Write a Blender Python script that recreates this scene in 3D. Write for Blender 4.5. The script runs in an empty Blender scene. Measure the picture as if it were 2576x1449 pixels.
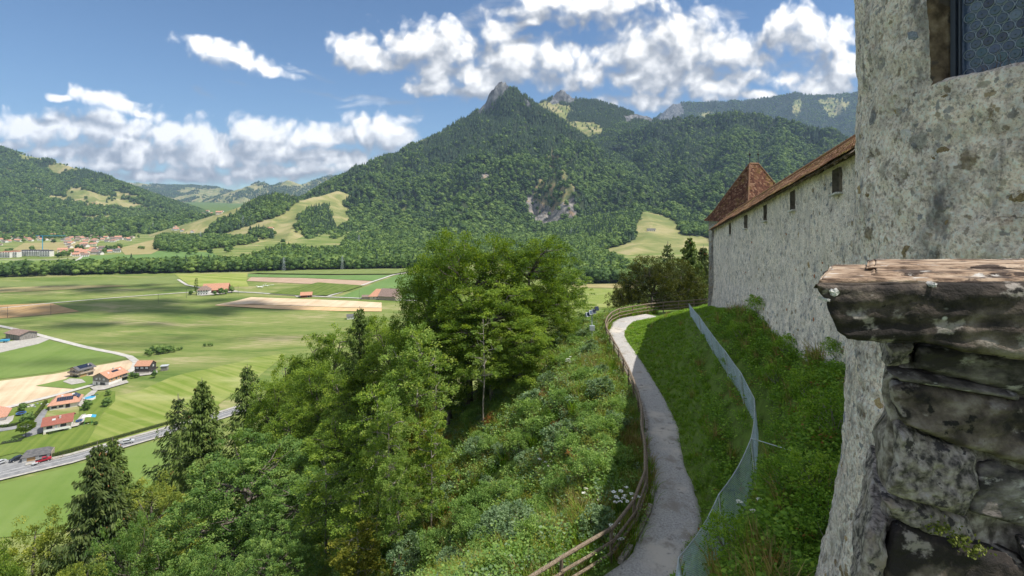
import bpy, bmesh, math, random
import numpy as np
from mathutils import Vector, Matrix

SC = bpy.context.scene
COL = SC.collection
R = math.radians
RNG = np.random.default_rng(7)
random.seed(7)

# ------------------------------------------------------------------ camera
# The lens stands at the origin, 90 m above the valley floor, looking level along +Y (shifted lens).
F_PX, CX, HY, W_PX, H_PX = 1280.0, 1288.0, 516.0, 2576.0, 1449.0
cam_data = bpy.data.cameras.new('camera')
cam = bpy.data.objects.new('camera', cam_data)
COL.objects.link(cam)
cam.location = (0, 0, 0)
cam.rotation_euler = (R(90), 0, 0)
cam_data.sensor_width = 36.0
cam_data.lens = 36.0 * F_PX / W_PX
cam_data.shift_y = -(H_PX / 2 - HY) / W_PX
cam_data.clip_start = 0.1
cam_data.clip_end = 60000
SC.camera = cam

# ------------------------------------------------------------------ light and exposure
SUN_DIR = Vector((0.93, -0.24, 0.0)).normalized() * math.cos(R(59)) + Vector((0, 0, math.sin(R(59))))
SUN_STRENGTH, SKY_STRENGTH, EXPOSURE = 2.8, 0.15, 1.08
HAZE_DENSITY = 0.000056
sun_data = bpy.data.lights.new('sun', 'SUN')
sun_data.energy = SUN_STRENGTH
sun_data.angle = R(0.53)
sun_data.color = (1.0, 0.95, 0.86)
sun = bpy.data.objects.new('sun', sun_data)
sun.rotation_euler = (-SUN_DIR).to_track_quat('-Z', 'Y').to_euler()
sun.location = (40, -20, 60)
COL.objects.link(sun)
SC.view_settings.view_transform = 'Standard'
SC.view_settings.look = 'None'
SC.view_settings.exposure = EXPOSURE
SC.view_settings.gamma = 1.0
SC.view_settings.use_curve_mapping = False
SC.render.engine = 'CYCLES'
SC.cycles.max_bounces = 6
SC.cycles.diffuse_bounces = 4
SC.cycles.glossy_bounces = 2
SC.cycles.transmission_bounces = 4
SC.cycles.volume_bounces = 0
SC.cycles.transparent_max_bounces = 8
SC.cycles.use_denoising = True
SC.cycles.sample_clamp_indirect = 4.0


def nd(nt, kind, ins=None, **props):
    n = nt.nodes.new(kind)
    for k, v in props.items():
        setattr(n, k, v)
    for k, v in (ins or {}).items():
        s = n.inputs[k]
        if isinstance(v, bpy.types.NodeSocket):
            nt.links.new(v, s)
        else:
            s.default_value = v
    return n


def mth(nt, op, a, b=None, c=None, clamp=False):
    ins = {0: a}
    if b is not None:
        ins[1] = b
    if c is not None:
        ins[2] = c
    return nd(nt, 'ShaderNodeMath', ins, operation=op, use_clamp=clamp).outputs[0]


def vmth(nt, op, a, b=None):
    ins = {0: a}
    if b is not None:
        ins[1] = b
    n = nd(nt, 'ShaderNodeVectorMath', ins, operation=op)
    return n.outputs['Value'] if op in ('LENGTH', 'DOT_PRODUCT', 'DISTANCE') else n.outputs[0]


def ramp(nt, fac, stops, interp='LINEAR'):
    n = nd(nt, 'ShaderNodeValToRGB', {0: fac})
    cr = n.color_ramp
    cr.interpolation = interp
    while len(cr.elements) < len(stops):
        cr.elements.new(0.5)
    for e, (p, c) in zip(cr.elements, stops):
        e.position = p
        e.color = (c[0], c[1], c[2], 1.0) if len(c) == 3 else c
    return n.outputs[0]


def smooth(nt, x, lo, hi):
    return nd(nt, 'ShaderNodeMapRange', {0: x, 1: lo, 2: hi, 3: 0.0, 4: 1.0}, interpolation_type='SMOOTHSTEP').outputs[0]


# ------------------------------------------------------------------ sky: Nishita with cumulus clouds on the dome
world = bpy.data.worlds.new('World')
SC.world = world
world.use_nodes = True
world.cycles.sampling_method = 'MANUAL'
world.cycles.sample_map_resolution = 256
wt = world.node_tree
wt.nodes.clear()
sky = nd(wt, 'ShaderNodeTexSky', sky_type='NISHITA', sun_disc=False, sun_elevation=R(59),
         sun_rotation=math.atan2(SUN_DIR.x, SUN_DIR.y), altitude=800.0, air_density=1.0, dust_density=0.15, ozone_density=3.0)

# heaps of cumulus, as directions (tangents of bearing and elevation): place and size taken off the horizon
CLOUDS = [
    (1465, 12, 150, 46, 0), (1400, 0, 90, 30, 0), (1262, 76, 46, 28, -10), (1330, 60, 20, 14, 0),
    (1720, 95, 120, 62, 0), (1690, 140, 150, 60, 0), (1610, 125, 80, 36, 0), (1830, 130, 90, 42, 0),
    (1700, 200, 150, 44, 0), (1800, 222, 110, 32, 0), (1610, 195, 80, 24, 0), (1640, 262, 96, 26, 0), (1870, 195, 60, 22, 0),
    (1070, 105, 90, 46, 0), (1140, 130, 95, 46, 0), (1010, 105, 50, 28, 0), (905, 132, 66, 30, 8), (945, 160, 60, 20, 0),
    (1110, 180, 60, 34, 0), (1200, 190, 110, 40, 0), (1290, 160, 80, 60, 0), (1385, 150, 62, 46, 0), (1440, 180, 90, 46, 0),
    (1500, 190, 44, 32, 0), (1080, 222, 60, 18, 0), (1180, 226, 70, 18, 0),
    (560, 130, 78, 30, 12), (622, 158, 66, 22, 14), (680, 180, 40, 12, 14),
    (240, 243, 60, 22, 10), (290, 266, 64, 18, 12), (345, 284, 40, 7, 12), (150, 243, 26, 9, 10),
    (2010, 78, 84, 44, -10), (2105, 90, 56, 46, 0), (1975, 55, 50, 30, 0), (2120, 185, 84, 56, 0), (2080, 222, 90, 34, 0),
    (1925, 238, 60, 14, 0), (2010, 190, 30, 20, 0),
    (70, 330, 84, 34, 0), (170, 318, 110, 34, 0), (300, 325, 130, 38, 0), (450, 335, 120, 32, 0), (640, 335, 110, 36, 0),
    (790, 352, 110, 30, 0), (950, 345, 84, 46, 0), (1000, 340, 40, 24, 0), (330, 385, 190, 40, 0), (560, 385, 200, 40, 0),
    (770, 388, 190, 36, 0), (150, 380, 120, 22, 0), (640, 436, 250, 24, 0), (420, 442, 190, 18, 0), (860, 402, 130, 34, 0),
    (20, 365, 60, 16, 0), (280, 415, 150, 16, 0),
]
WISPS = [(880, 248, 150, 9, 5), (1000, 262, 120, 8, -3), (1190, 40, 120, 15, -28), (1120, 75, 130, 12, -20), (760, 185, 50, 9, 15),
         (600, 212, 46, 5, 0), (490, 232, 40, 10, 30), (1800, 30, 60, 12, 20), (2030, 140, 80, 14, -20), (1560, 90, 50, 12, 0)]


def uv_dir(px, py):
    return ((px - CX) / F_PX, (HY - py) / F_PX)


grp = bpy.data.node_groups.new('cloud_field', 'ShaderNodeTree')
grp.interface.new_socket('Vector', in_out='INPUT', socket_type='NodeSocketVector')
grp.interface.new_socket('Density', in_out='OUTPUT', socket_type='NodeSocketFloat')
grp.interface.new_socket('Wisp', in_out='OUTPUT', socket_type='NodeSocketFloat')
gi = nd(grp, 'NodeGroupInput')
go = nd(grp, 'NodeGroupOutput')
sepd = nd(grp, 'ShaderNodeSeparateXYZ', {0: gi.outputs[0]})
ysafe = mth(grp, 'MAXIMUM', sepd.outputs[1], 0.12)
uvv = nd(grp, 'ShaderNodeCombineXYZ', {0: mth(grp, 'DIVIDE', sepd.outputs[0], ysafe), 1: mth(grp, 'DIVIDE', sepd.outputs[2], ysafe), 2: 0.0}).outputs[0]
warp = nd(grp, 'ShaderNodeTexNoise', {'Vector': uvv, 'Scale': 7.0, 'Detail': 4.0, 'Roughness': 0.55}, noise_dimensions='2D')
uvw = vmth(grp, 'ADD', uvv, vmth(grp, 'MULTIPLY', vmth(grp, 'SUBTRACT', warp.outputs['Color'], (0.5, 0.5, 0.5)), (0.075, 0.05, 0.0)))


def blob_min(lst, src):
    acc = None
    for i, (px, py, rx, ry, rot) in enumerate(lst):
        u, v = uv_dir(px, py)
        if i % 8 == 0 and acc is not None:      # keeps the shader's working memory small: the next few heaps wait for these
            src = vmth(grp, 'ADD', src, nd(grp, 'ShaderNodeCombineXYZ', {0: mth(grp, 'MULTIPLY', acc, 1e-7), 1: 0.0, 2: 0.0}).outputs[0])
        mp = nd(grp, 'ShaderNodeMapping', {'Vector': src, 'Location': (u, v, 0), 'Rotation': (0, 0, R(-rot)),
                                           'Scale': (1.34 * rx / F_PX, 1.30 * ry / F_PX, 1)}, vector_type='TEXTURE')
        ln = vmth(grp, 'LENGTH', mp.outputs[0])
        acc = ln if acc is None else mth(grp, 'SMOOTH_MIN', acc, ln, 0.25)
    return acc


front = smooth(grp, sepd.outputs[1], 0.35, 0.55)
f_heap = mth(grp, 'SUBTRACT', 1.0, blob_min(CLOUDS, uvw))
f_wisp = mth(grp, 'SUBTRACT', 1.0, blob_min(WISPS, uvw))
# unseen rest of the dome: fair-weather heaps by noise, thickened for fill light
el_w = nd(grp, 'ShaderNodeCombineXYZ', {0: sepd.outputs[0], 1: sepd.outputs[1], 2: mth(grp, 'MULTIPLY', sepd.outputs[2], 1.6)}).outputs[0]
big = nd(grp, 'ShaderNodeTexNoise', {'Vector': el_w, 'Scale': 3.1, 'Detail': 3.0, 'Roughness': 0.5})
f_else = mth(grp, 'MULTIPLY', mth(grp, 'SUBTRACT', big.outputs[0], 0.445), 6.0)
f_else = mth(grp, 'SUBTRACT', f_else, mth(grp, 'MULTIPLY', smooth(grp, vmth(grp, 'LENGTH', vmth(grp, 'MULTIPLY', uvv, (0.75, 1.5, 0)))
                                                                 , 1.05, 0.8), mth(grp, 'MULTIPLY', front, 4.0)))
f_front = mth(grp, 'SUBTRACT', mth(grp, 'MULTIPLY', mth(grp, 'ADD', f_heap, 3.0), front), 3.0)
f_all = mth(grp, 'MAXIMUM', f_front, f_else)
det = nd(grp, 'ShaderNodeTexNoise', {'Vector': uvv, 'Scale': 15.0, 'Detail': 9.0, 'Roughness': 0.53, 'Distortion': 0.2}, noise_dimensions='2D')
bil = nd(grp, 'ShaderNodeTexVoronoi', {'Vector': uvw, 'Scale': 26.0, 'Smoothness': 0.6, 'Detail': 1.5, 'Roughness': 0.6}, feature='SMOOTH_F1', voronoi_dimensions='2D')
dens = mth(grp, 'ADD', f_all, mth(grp, 'ADD', mth(grp, 'MULTIPLY', mth(grp, 'SUBTRACT', det.outputs[0], 0.5), 1.15), 0.40))
dens = mth(grp, 'ADD', dens, mth(grp, 'MULTIPLY', mth(grp, 'SUBTRACT', 0.40, bil.outputs['Distance']), 0.7))
grp.links.new(dens, go.inputs['Density'])
streak = nd(grp, 'ShaderNodeTexNoise', {'Vector': vmth(grp, 'MULTIPLY', uvv, (9.0, 40.0, 1.0)), 'Scale': 1.0, 'Detail': 6.0, 'Roughness': 0.6, 'Distortion': 0.8},
            noise_dimensions='2D')
wsp = mth(grp, 'MULTIPLY', smooth(grp, mth(grp, 'ADD', f_wisp, mth(grp, 'MULTIPLY', mth(grp, 'SUBTRACT', streak.outputs[0], 0.5), 2.2)), 0.0, 1.1), front)
grp.links.new(wsp, go.inputs['Wisp'])

wco = nd(wt, 'ShaderNodeTexCoord').outputs['Generated']
c1 = nd(wt, 'ShaderNodeGroup', {0: wco}, node_tree=grp)
wait = nd(wt, 'ShaderNodeCombineXYZ', {0: mth(wt, 'MULTIPLY', c1.outputs['Density'], 1e-7), 1: 0.0, 2: 0.0}).outputs[0]
c2 = nd(wt, 'ShaderNodeGroup', {0: vmth(wt, 'ADD', vmth(wt, 'ADD', wco, wait), (0.018, 0.0, 0.034))}, node_tree=grp)
alpha = smooth(wt, c1.outputs['Density'], 0.0, 0.78)
thin = mth(wt, 'MULTIPLY', c1.outputs['Wisp'], 0.38)
alpha = mth(wt, 'MAXIMUM', alpha, thin)
lit = mth(wt, 'ADD', mth(wt, 'MULTIPLY', mth(wt, 'SUBTRACT', c1.outputs['Density'], c2.outputs['Density']), 0.72), 0.40, clamp=True)
ccol = ramp(wt, lit, [(0.0, (1.15, 1.22, 1.36)), (0.3, (1.75, 1.82, 1.95)), (0.55, (2.75, 2.78, 2.82)), (0.8, (3.9, 3.86, 3.78)), (1.0, (4.8, 4.7, 4.55))])
skyc = nd(wt, 'ShaderNodeMix', {0: 1.0, 6: sky.outputs[0], 7: (0.27, 0.34, 0.385, 1)}, data_type='RGBA', blend_type='MULTIPLY').outputs[2]
mixw = nd(wt, 'ShaderNodeMix', {0: alpha, 6: skyc, 7: ccol}, data_type='RGBA').outputs[2]
bg = nd(wt, 'ShaderNodeBackground', {0: mixw, 1: SKY_STRENGTH})
wo = nd(wt, 'ShaderNodeOutputWorld', {0: bg.outputs[0]})


# ------------------------------------------------------------------ object helpers
def tag(o, label=None, cat=None, group=None, kind=None):
    if label:
        o['label'] = label
    if cat:
        o['category'] = cat
    if group:
        o['group'] = group
    if kind:
        o['kind'] = kind
    return o


def empty(name, loc=(0, 0, 0), rz=0.0):
    o = bpy.data.objects.new(name, None)
    o.location = loc
    o.rotation_euler = (0, 0, rz)
    o.empty_display_size = 0.5
    COL.objects.link(o)
    return o


def mesh_from(name, verts, faces, mats=(), fmat=None, smooth_shade=False, attrs=None, fattrs=None):
    """verts (n,3) array, faces a list of index tuples or an (m,k) array."""
    me = bpy.data.meshes.new(name)
    verts = np.asarray(verts, dtype=np.float32)
    if isinstance(faces, np.ndarray):
        m, k = faces.shape
        me.vertices.add(len(verts))
        me.vertices.foreach_set('co', verts.ravel())
        me.loops.add(m * k)
        me.loops.foreach_set('vertex_index', faces.astype(np.int32).ravel())
        me.polygons.add(m)
        me.polygons.foreach_set('loop_start', np.arange(0, m * k, k, dtype=np.int32))
        me.polygons.foreach_set('loop_total', np.full(m, k, dtype=np.int32))
        me.update(calc_edges=True)
    else:
        me.from_pydata(verts.tolist(), [], faces)
        me.update()
    for m_ in mats:
        me.materials.append(m_)
    if fmat is not None:
        me.polygons.foreach_set('material_index', np.asarray(fmat, dtype=np.int32))
    if smooth_shade:
        me.polygons.foreach_set('use_smooth', np.ones(len(me.polygons), dtype=bool))
    for k_, v_ in (attrs or {}).items():
        a = me.attributes.new(k_, 'FLOAT', 'POINT')
        a.data.foreach_set('value', np.asarray(v_, dtype=np.float32))
    for k_, v_ in (fattrs or {}).items():
        a = me.attributes.new(k_, 'FLOAT', 'FACE')
        a.data.foreach_set('value', np.asarray(v_, dtype=np.float32))
    return me


def obj(name, me, parent=None, loc=None, link=True):
    o = bpy.data.objects.new(name, me)
    if link:
        COL.objects.link(o)
    if parent is not None:
        o.parent = parent
    if loc is not None:
        o.location = loc
    return o


def copy_tree(src, parent=None):
    c = src.copy()
    COL.objects.link(c)
    c.parent = parent
    for ch in src.children:
        copy_tree(ch, c)
    return c


class MB:
    """Collects boxes, tubes and polygons into one mesh."""

    def __init__(self):
        self.v, self.f, self.m, self.n = [], [], [], 0

    def add(self, verts, faces, mi=0):
        b = self.n
        self.v.extend([tuple(p) for p in verts])
        self.f.extend([tuple(i + b for i in f) for f in faces])
        self.m.extend([mi] * len(faces))
        self.n += len(verts)
        return self

    def box(self, c, s, mi=0, rz=0.0, mat=None):
        x, y, z = s[0] / 2, s[1] / 2, s[2] / 2
        vs = [Vector(p) for p in ((-x, -y, -z), (x, -y, -z), (x, y, -z), (-x, y, -z), (-x, -y, z), (x, -y, z), (x, y, z), (-x, y, z))]
        m = mat if mat is not None else Matrix.Rotation(rz, 3, 'Z')
        vs = [m @ p + Vector(c) for p in vs]
        return self.add(vs, [(0, 3, 2, 1), (4, 5, 6, 7), (0, 1, 5, 4), (1, 2, 6, 5), (2, 3, 7, 6), (3, 0, 4, 7)], mi)

    def bar(self, a, b, w, h, mi=0, up=(0, 0, 1)):
        a, b = Vector(a), Vector(b)
        d = (b - a).normalized()
        u = Vector(up)
        s = d.cross(u)
        if s.length < 1e-5:
            s = d.cross(Vector((1, 0, 0)))
        s.normalize()
        u = s.cross(d)
        vs = []
        for p in (a, b):
            for (i, j) in ((-1, -1), (1, -1), (1, 1), (-1, 1)):
                vs.append(p + s * (w / 2 * i) + u * (h / 2 * j))
        return self.add(vs, [(0, 1, 2, 3), (7, 6, 5, 4), (0, 4, 5, 1), (1, 5, 6, 2), (2, 6, 7, 3), (3, 7, 4, 0)], mi)

    def tube(self, pts, rad, sides=6, mi=0, cap=True):
        pts = [Vector(p) for p in pts]
        rr = rad if isinstance(rad, (list, tuple, np.ndarray)) else [rad] * len(pts)
        vs, fs = [], []
        ref = None
        for i, p in enumerate(pts):
            d = (pts[min(i + 1, len(pts) - 1)] - pts[max(i - 1, 0)]).normalized()
            if ref is None:
                ref = Vector((1, 0, 0)) if abs(d.x) < 0.8 else Vector((0, 1, 0))
            s = d.cross(ref).normalized()
            t = d.cross(s).normalized()
            ref = -t.cross(d).normalized() if False else ref
            for k in range(sides):
                a = 2 * math.pi * k / sides
                vs.append(p + (s * math.cos(a) + t * math.sin(a)) * rr[i])
        for i in range(len(pts) - 1):
            for k in range(sides):
                k2 = (k + 1) % sides
                fs.append((i * sides + k, i * sides + k2, (i + 1) * sides + k2, (i + 1) * sides + k))
        if cap:
            fs.append(tuple(range(sides - 1, -1, -1)))
            fs.append(tuple(range((len(pts) - 1) * sides, len(pts) * sides)))
        return self.add(vs, fs, mi)

    def mesh(self, name, mats, smooth_shade=False):
        return mesh_from(name, np.array([tuple(p) for p in self.v], dtype=np.float32), self.f, mats, self.m, smooth_shade)

    def build(self, name, mats, parent=None, loc=None, smooth_shade=False):
        if not isinstance(mats, (list, tuple)):
            mats = [mats]
        return obj(name, self.mesh(name, mats, smooth_shade), parent, loc)


# ------------------------------------------------------------------ numpy noise
def _hash(i, j, k, seed):
    n = (i.astype(np.int64) * 374761393 + j.astype(np.int64) * 668265263 + k.astype(np.int64) * 2147483647 + seed * 1274126177) & 0xFFFFFFFF
    n = ((n ^ (n >> 13)) * 1274126177) & 0xFFFFFFFF
    n = (n ^ (n >> 16)) & 0xFFFFFFFF
    return n.astype(np.float64) / 4294967295.0


def vnoise(x, y, z=None, seed=0):
    x = np.asarray(x, dtype=np.float64)
    y = np.asarray(y, dtype=np.float64)
    z = np.zeros_like(x) if z is None else np.asarray(z, dtype=np.float64)
    xi, yi, zi = np.floor(x), np.floor(y), np.floor(z)
    fx, fy, fz = x - xi, y - yi, z - zi
    fx, fy, fz = [t * t * t * (t * (t * 6 - 15) + 10) for t in (fx, fy, fz)]
    r = 0
    for dx in (0, 1):
        for dy in (0, 1):
            for dz in (0, 1):
                w = (fx if dx else 1 - fx) * (fy if dy else 1 - fy) * (fz if dz else 1 - fz)
                r = r + w * _hash(xi + dx, yi + dy, zi + dz, seed)
    return r * 2 - 1


def fbm(x, y, z=None, octv=4, gain=0.5, seed=0):
    a, s, t = 1.0, 0.0, 0.0
    x, y = np.asarray(x, dtype=np.float64), np.asarray(y, dtype=np.float64)
    for o in range(octv):
        s = s + a * vnoise(x * 2 ** o + 17.3 * o, y * 2 ** o + 9.1 * o, None if z is None else z * 2 ** o, seed + o)
        t += a
        a *= gain
    return s / t


def sstep(a, b, x):
    t = np.clip((x - a) / (b - a), 0, 1)
    return t * t * (3 - 2 * t)


def px3(px, py, Y):
    """The point that stands Y metres ahead in the direction of the photograph's (px, py)."""
    return Vector(((px - CX) / F_PX * Y, Y, (HY - py) / F_PX * Y))
# ------------------------------------------------------------------ materials
def new_mat(name):
    m = bpy.data.materials.new(name)
    m.use_nodes = True
    nt = m.node_tree
    nt.nodes.clear()
    out = nd(nt, 'ShaderNodeOutputMaterial')
    return m, nt, out


def surf(name, stops, scale=4.0, detail=6.0, rough=0.85, bump=0.0, bscale=None, coord='Object', stretch=(1, 1, 1), spec=0.25,
         blot=None, speck=None, metal=0.0, distort=0.0, bdist=0.02):
    """Principled material whose colour runs through a noise ramp; blot = (scale, lo, hi, colour) patches, speck likewise but finer."""
    m, nt, out = new_mat(name)
    if coord == 'Position':
        co = nd(nt, 'ShaderNodeNewGeometry').outputs['Position']
    else:
        co = nd(nt, 'ShaderNodeTexCoord').outputs[coord]
    co = vmth(nt, 'MULTIPLY', co, stretch)
    nz = nd(nt, 'ShaderNodeTexNoise', {'Vector': co, 'Scale': scale, 'Detail': detail, 'Roughness': 0.6, 'Distortion': distort})
    col = ramp(nt, nz.outputs[0], [(0.5 + (p_ - 0.5) * 0.62, c_) for p_, c_ in stops])
    for b in ([blot] if blot and not isinstance(blot, list) else (blot or [])):
        bn = nd(nt, 'ShaderNodeTexNoise', {'Vector': vmth(nt, 'ADD', co, (3.1, 7.7, 1.3)), 'Scale': b[0], 'Detail': 5.0, 'Roughness': 0.62})
        col = nd(nt, 'ShaderNodeMix', {0: smooth(nt, bn.outputs[0], b[1], b[2]), 6: col, 7: (*b[3], 1)}, data_type='RGBA').outputs[2]
    for b in ([speck] if speck and not isinstance(speck, list) else (speck or [])):
        bn = nd(nt, 'ShaderNodeTexVoronoi', {'Vector': co, 'Scale': b[0], 'Randomness': 1.0})
        wv = mth(nt, 'MULTIPLY', smooth(nt, bn.outputs['Distance'], b[2], b[1]), mth(nt, 'GREATER_THAN', nd(nt, 'ShaderNodeSeparateColor', {0: bn.outputs['Color']}).outputs[0], b[4] if len(b) > 4 else 0.5))
        col = nd(nt, 'ShaderNodeMix', {0: wv, 6: col, 7: (*b[3], 1)}, data_type='RGBA').outputs[2]
    p = nd(nt, 'ShaderNodeBsdfPrincipled', {'Base Color': col, 'Roughness': rough, 'Metallic': metal, 'Specular IOR Level': spec})
    if bump:
        bn = nd(nt, 'ShaderNodeTexNoise', {'Vector': co, 'Scale': bscale or scale * 4, 'Detail': 6.0, 'Roughness': 0.65})
        bp = nd(nt, 'ShaderNodeBump', {'Strength': bump, 'Distance': bdist, 'Height': bn.outputs[0]})
        nt.links.new(bp.outputs[0], p.inputs['Normal'])
    nt.links.new(p.outputs[0], out.inputs[0])
    return m


def plain(name, col, rough=0.6, spec=0.3, metal=0.0, var=0.12):
    c = np.array(col)
    return surf(name, [(0.3, tuple(c * (1 - var))), (0.7, tuple(np.minimum(c * (1 + var), 1)))], scale=3.0, rough=rough, spec=spec, metal=metal)


def leaf(name, stops, trans=0.35, inst=0.0, hue=0.0, rough=0.6):
    """Foliage: the colour of each leaf comes from its own 'tint' value, plus a shift per tree."""
    m, nt, out = new_mat(name)
    at = nd(nt, 'ShaderNodeAttribute', attribute_name='tint').outputs['Fac']
    rnd = nd(nt, 'ShaderNodeObjectInfo').outputs['Random']
    f = mth(nt, 'ADD', at, mth(nt, 'MULTIPLY', mth(nt, 'SUBTRACT', rnd, 0.5), inst), clamp=True)
    col = ramp(nt, f, stops)
    tcol = nd(nt, 'ShaderNodeMix', {0: 1.0, 6: col, 7: (1.55, 1.5, 0.55, 1)}, data_type='RGBA', blend_type='MULTIPLY').outputs[2]
    d = nd(nt, 'ShaderNodeBsdfPrincipled', {'Base Color': col, 'Roughness': rough, 'Specular IOR Level': 0.22})
    t = nd(nt, 'ShaderNodeBsdfTranslucent', {'Color': tcol})
    mx = nd(nt, 'ShaderNodeMixShader', {0: trans, 1: d.outputs[0], 2: t.outputs[0]})
    nt.links.new(mx.outputs[0], out.inputs[0])
    return m


M = {}
M['bark'] = surf('bark', [(0.3, (0.06, 0.05, 0.04)), (0.6, (0.16, 0.14, 0.115)), (0.8, (0.27, 0.25, 0.22))], scale=2.0, stretch=(4, 4, 0.7), bump=0.6, rough=0.95)
M['pale_bark'] = surf('pale_bark', [(0.3, (0.17, 0.15, 0.125)), (0.6, (0.32, 0.29, 0.25)), (0.8, (0.42, 0.39, 0.34))], scale=2.0, stretch=(4, 4, 0.7), bump=0.5, rough=0.95)
M['leaf_beech'] = leaf('leaf_beech', [(0.0, (0.062, 0.112, 0.018)), (0.5, (0.152, 0.249, 0.033)), (1.0, (0.357, 0.443, 0.07))], 0.42, 0.18)
M['leaf_oak'] = leaf('leaf_oak', [(0.0, (0.049, 0.095, 0.012)), (0.5, (0.11, 0.192, 0.019)), (1.0, (0.253, 0.329, 0.036))], 0.42, 0.16)
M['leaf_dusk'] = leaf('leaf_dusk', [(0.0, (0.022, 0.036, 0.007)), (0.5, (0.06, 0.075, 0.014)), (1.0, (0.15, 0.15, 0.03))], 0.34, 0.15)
M['leaf_maple'] = leaf('leaf_maple', [(0.0, (0.062, 0.131, 0.032)), (0.5, (0.145, 0.253, 0.061)), (1.0, (0.319, 0.422, 0.11))], 0.38, 0.12)
M['leaf_ash'] = leaf('leaf_ash', [(0.0, (0.108, 0.182, 0.036)), (0.5, (0.207, 0.317, 0.067)), (1.0, (0.389, 0.46, 0.111))], 0.42, 0.12)
M['leaf_yellow'] = leaf('leaf_yellow', [(0.0, (0.090, 0.120, 0.016)), (0.5, (0.190, 0.210, 0.026)), (1.0, (0.330, 0.310, 0.05))], 0.42, 0.1)
M['leaf_lime'] = leaf('leaf_lime', [(0.0, (0.097, 0.142, 0.025)), (0.5, (0.218, 0.276, 0.048)), (1.0, (0.453, 0.466, 0.091))], 0.40, 0.1)
M['leaf_far'] = leaf('leaf_far', [(0.0, (0.055, 0.108, 0.027)), (0.5, (0.114, 0.195, 0.045)), (1.0, (0.222, 0.312, 0.077))], 0.30, 0.95)
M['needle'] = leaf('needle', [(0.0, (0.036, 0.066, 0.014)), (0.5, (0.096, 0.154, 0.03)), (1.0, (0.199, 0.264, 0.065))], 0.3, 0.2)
M['needle_dark'] = leaf('needle_dark', [(0.0, (0.024, 0.048, 0.014)), (0.5, (0.06, 0.1, 0.026)), (1.0, (0.138, 0.179, 0.05))], 0.28, 0.2)
M['needle_far'] = leaf('needle_far', [(0.0, (0.034, 0.071, 0.033)), (0.5, (0.065, 0.115, 0.051)), (1.0, (0.114, 0.175, 0.068))], 0.16, 0.6)
M['cone'] = plain('cone', (0.30, 0.15, 0.06), 0.8)
M['leaf_shrub'] = leaf('leaf_shrub', [(0.0, (0.082, 0.162, 0.037)), (0.5, (0.169, 0.287, 0.066)), (1.0, (0.367, 0.485, 0.136))], 0.36, 0.25)
M['leaf_blue'] = leaf('leaf_blue', [(0.0, (0.076, 0.14, 0.066)), (0.5, (0.158, 0.246, 0.121)), (1.0, (0.316, 0.418, 0.24))], 0.34, 0.2)
M['leaf_ivy'] = leaf('leaf_ivy', [(0.0, (0.061, 0.143, 0.014)), (0.5, (0.158, 0.294, 0.029)), (1.0, (0.348, 0.493, 0.062))], 0.3, 0.3)
M['grass_blade'] = leaf('grass_blade', [(0.0, (0.09, 0.178, 0.015)), (0.5, (0.174, 0.315, 0.031)), (1.0, (0.355, 0.467, 0.069))], 0.38, 0.3)
M['dry_blade'] = leaf('dry_blade', [(0.0, (0.13, 0.12, 0.035)), (0.5, (0.25, 0.21, 0.075)), (1.0, (0.40, 0.32, 0.14))], 0.32, 0.3)
M['rust_leaf'] = leaf('rust_leaf', [(0.0, (0.14, 0.06, 0.02)), (0.5, (0.26, 0.12, 0.035)), (1.0, (0.38, 0.22, 0.07))], 0.32, 0.3)
M['petal'] = plain('petal', (0.78, 0.78, 0.70), 0.7)
M['hedge_leaf'] = leaf('hedge_leaf', [(0.0, (0.06, 0.10, 0.008)), (0.5, (0.14, 0.18, 0.012)), (1.0, (0.24, 0.28, 0.03))], 0.3, 0.1)

M['timber'] = surf('timber', [(0.25, (0.105, 0.075, 0.05)), (0.5, (0.225, 0.175, 0.125)), (0.75, (0.34, 0.275, 0.205))], scale=3.0, stretch=(9, 9, 1.2), bump=0.35, bscale=14, rough=0.9,
                   blot=(1.5, 0.5, 0.7, (0.12, 0.10, 0.075)))
M['edge_timber'] = surf('edge_timber', [(0.25, (0.19, 0.165, 0.145)), (0.5, (0.32, 0.285, 0.25)), (0.75, (0.43, 0.40, 0.36))], scale=3.0, stretch=(3, 3, 3), bump=0.3, rough=0.95)
M['gravel'] = surf('gravel', [(0.20, (0.27, 0.26, 0.25)), (0.5, (0.40, 0.385, 0.37)), (0.80, (0.53, 0.51, 0.49))], scale=14.0, detail=9, bump=0.7, bscale=26, coord='Position', rough=0.95,
                   blot=[(0.35, 0.50, 0.68, (0.56, 0.51, 0.45)), (0.9, 0.53, 0.70, (0.30, 0.27, 0.235)), (2.6, 0.58, 0.7, (0.26, 0.24, 0.22))], speck=[(24, 0.10, 0.25, (0.58, 0.57, 0.56), 0.72)])
M['steel'] = surf('steel', [(0.3, (0.42, 0.46, 0.50)), (0.7, (0.58, 0.62, 0.66))], scale=5, rough=0.5, spec=0.5, metal=0.3)
M['net_wire'] = plain('net_wire', (0.56, 0.68, 0.78), 0.55, 0.5)
M['dark_metal'] = plain('dark_metal', (0.035, 0.037, 0.04), 0.5, 0.5)

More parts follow.
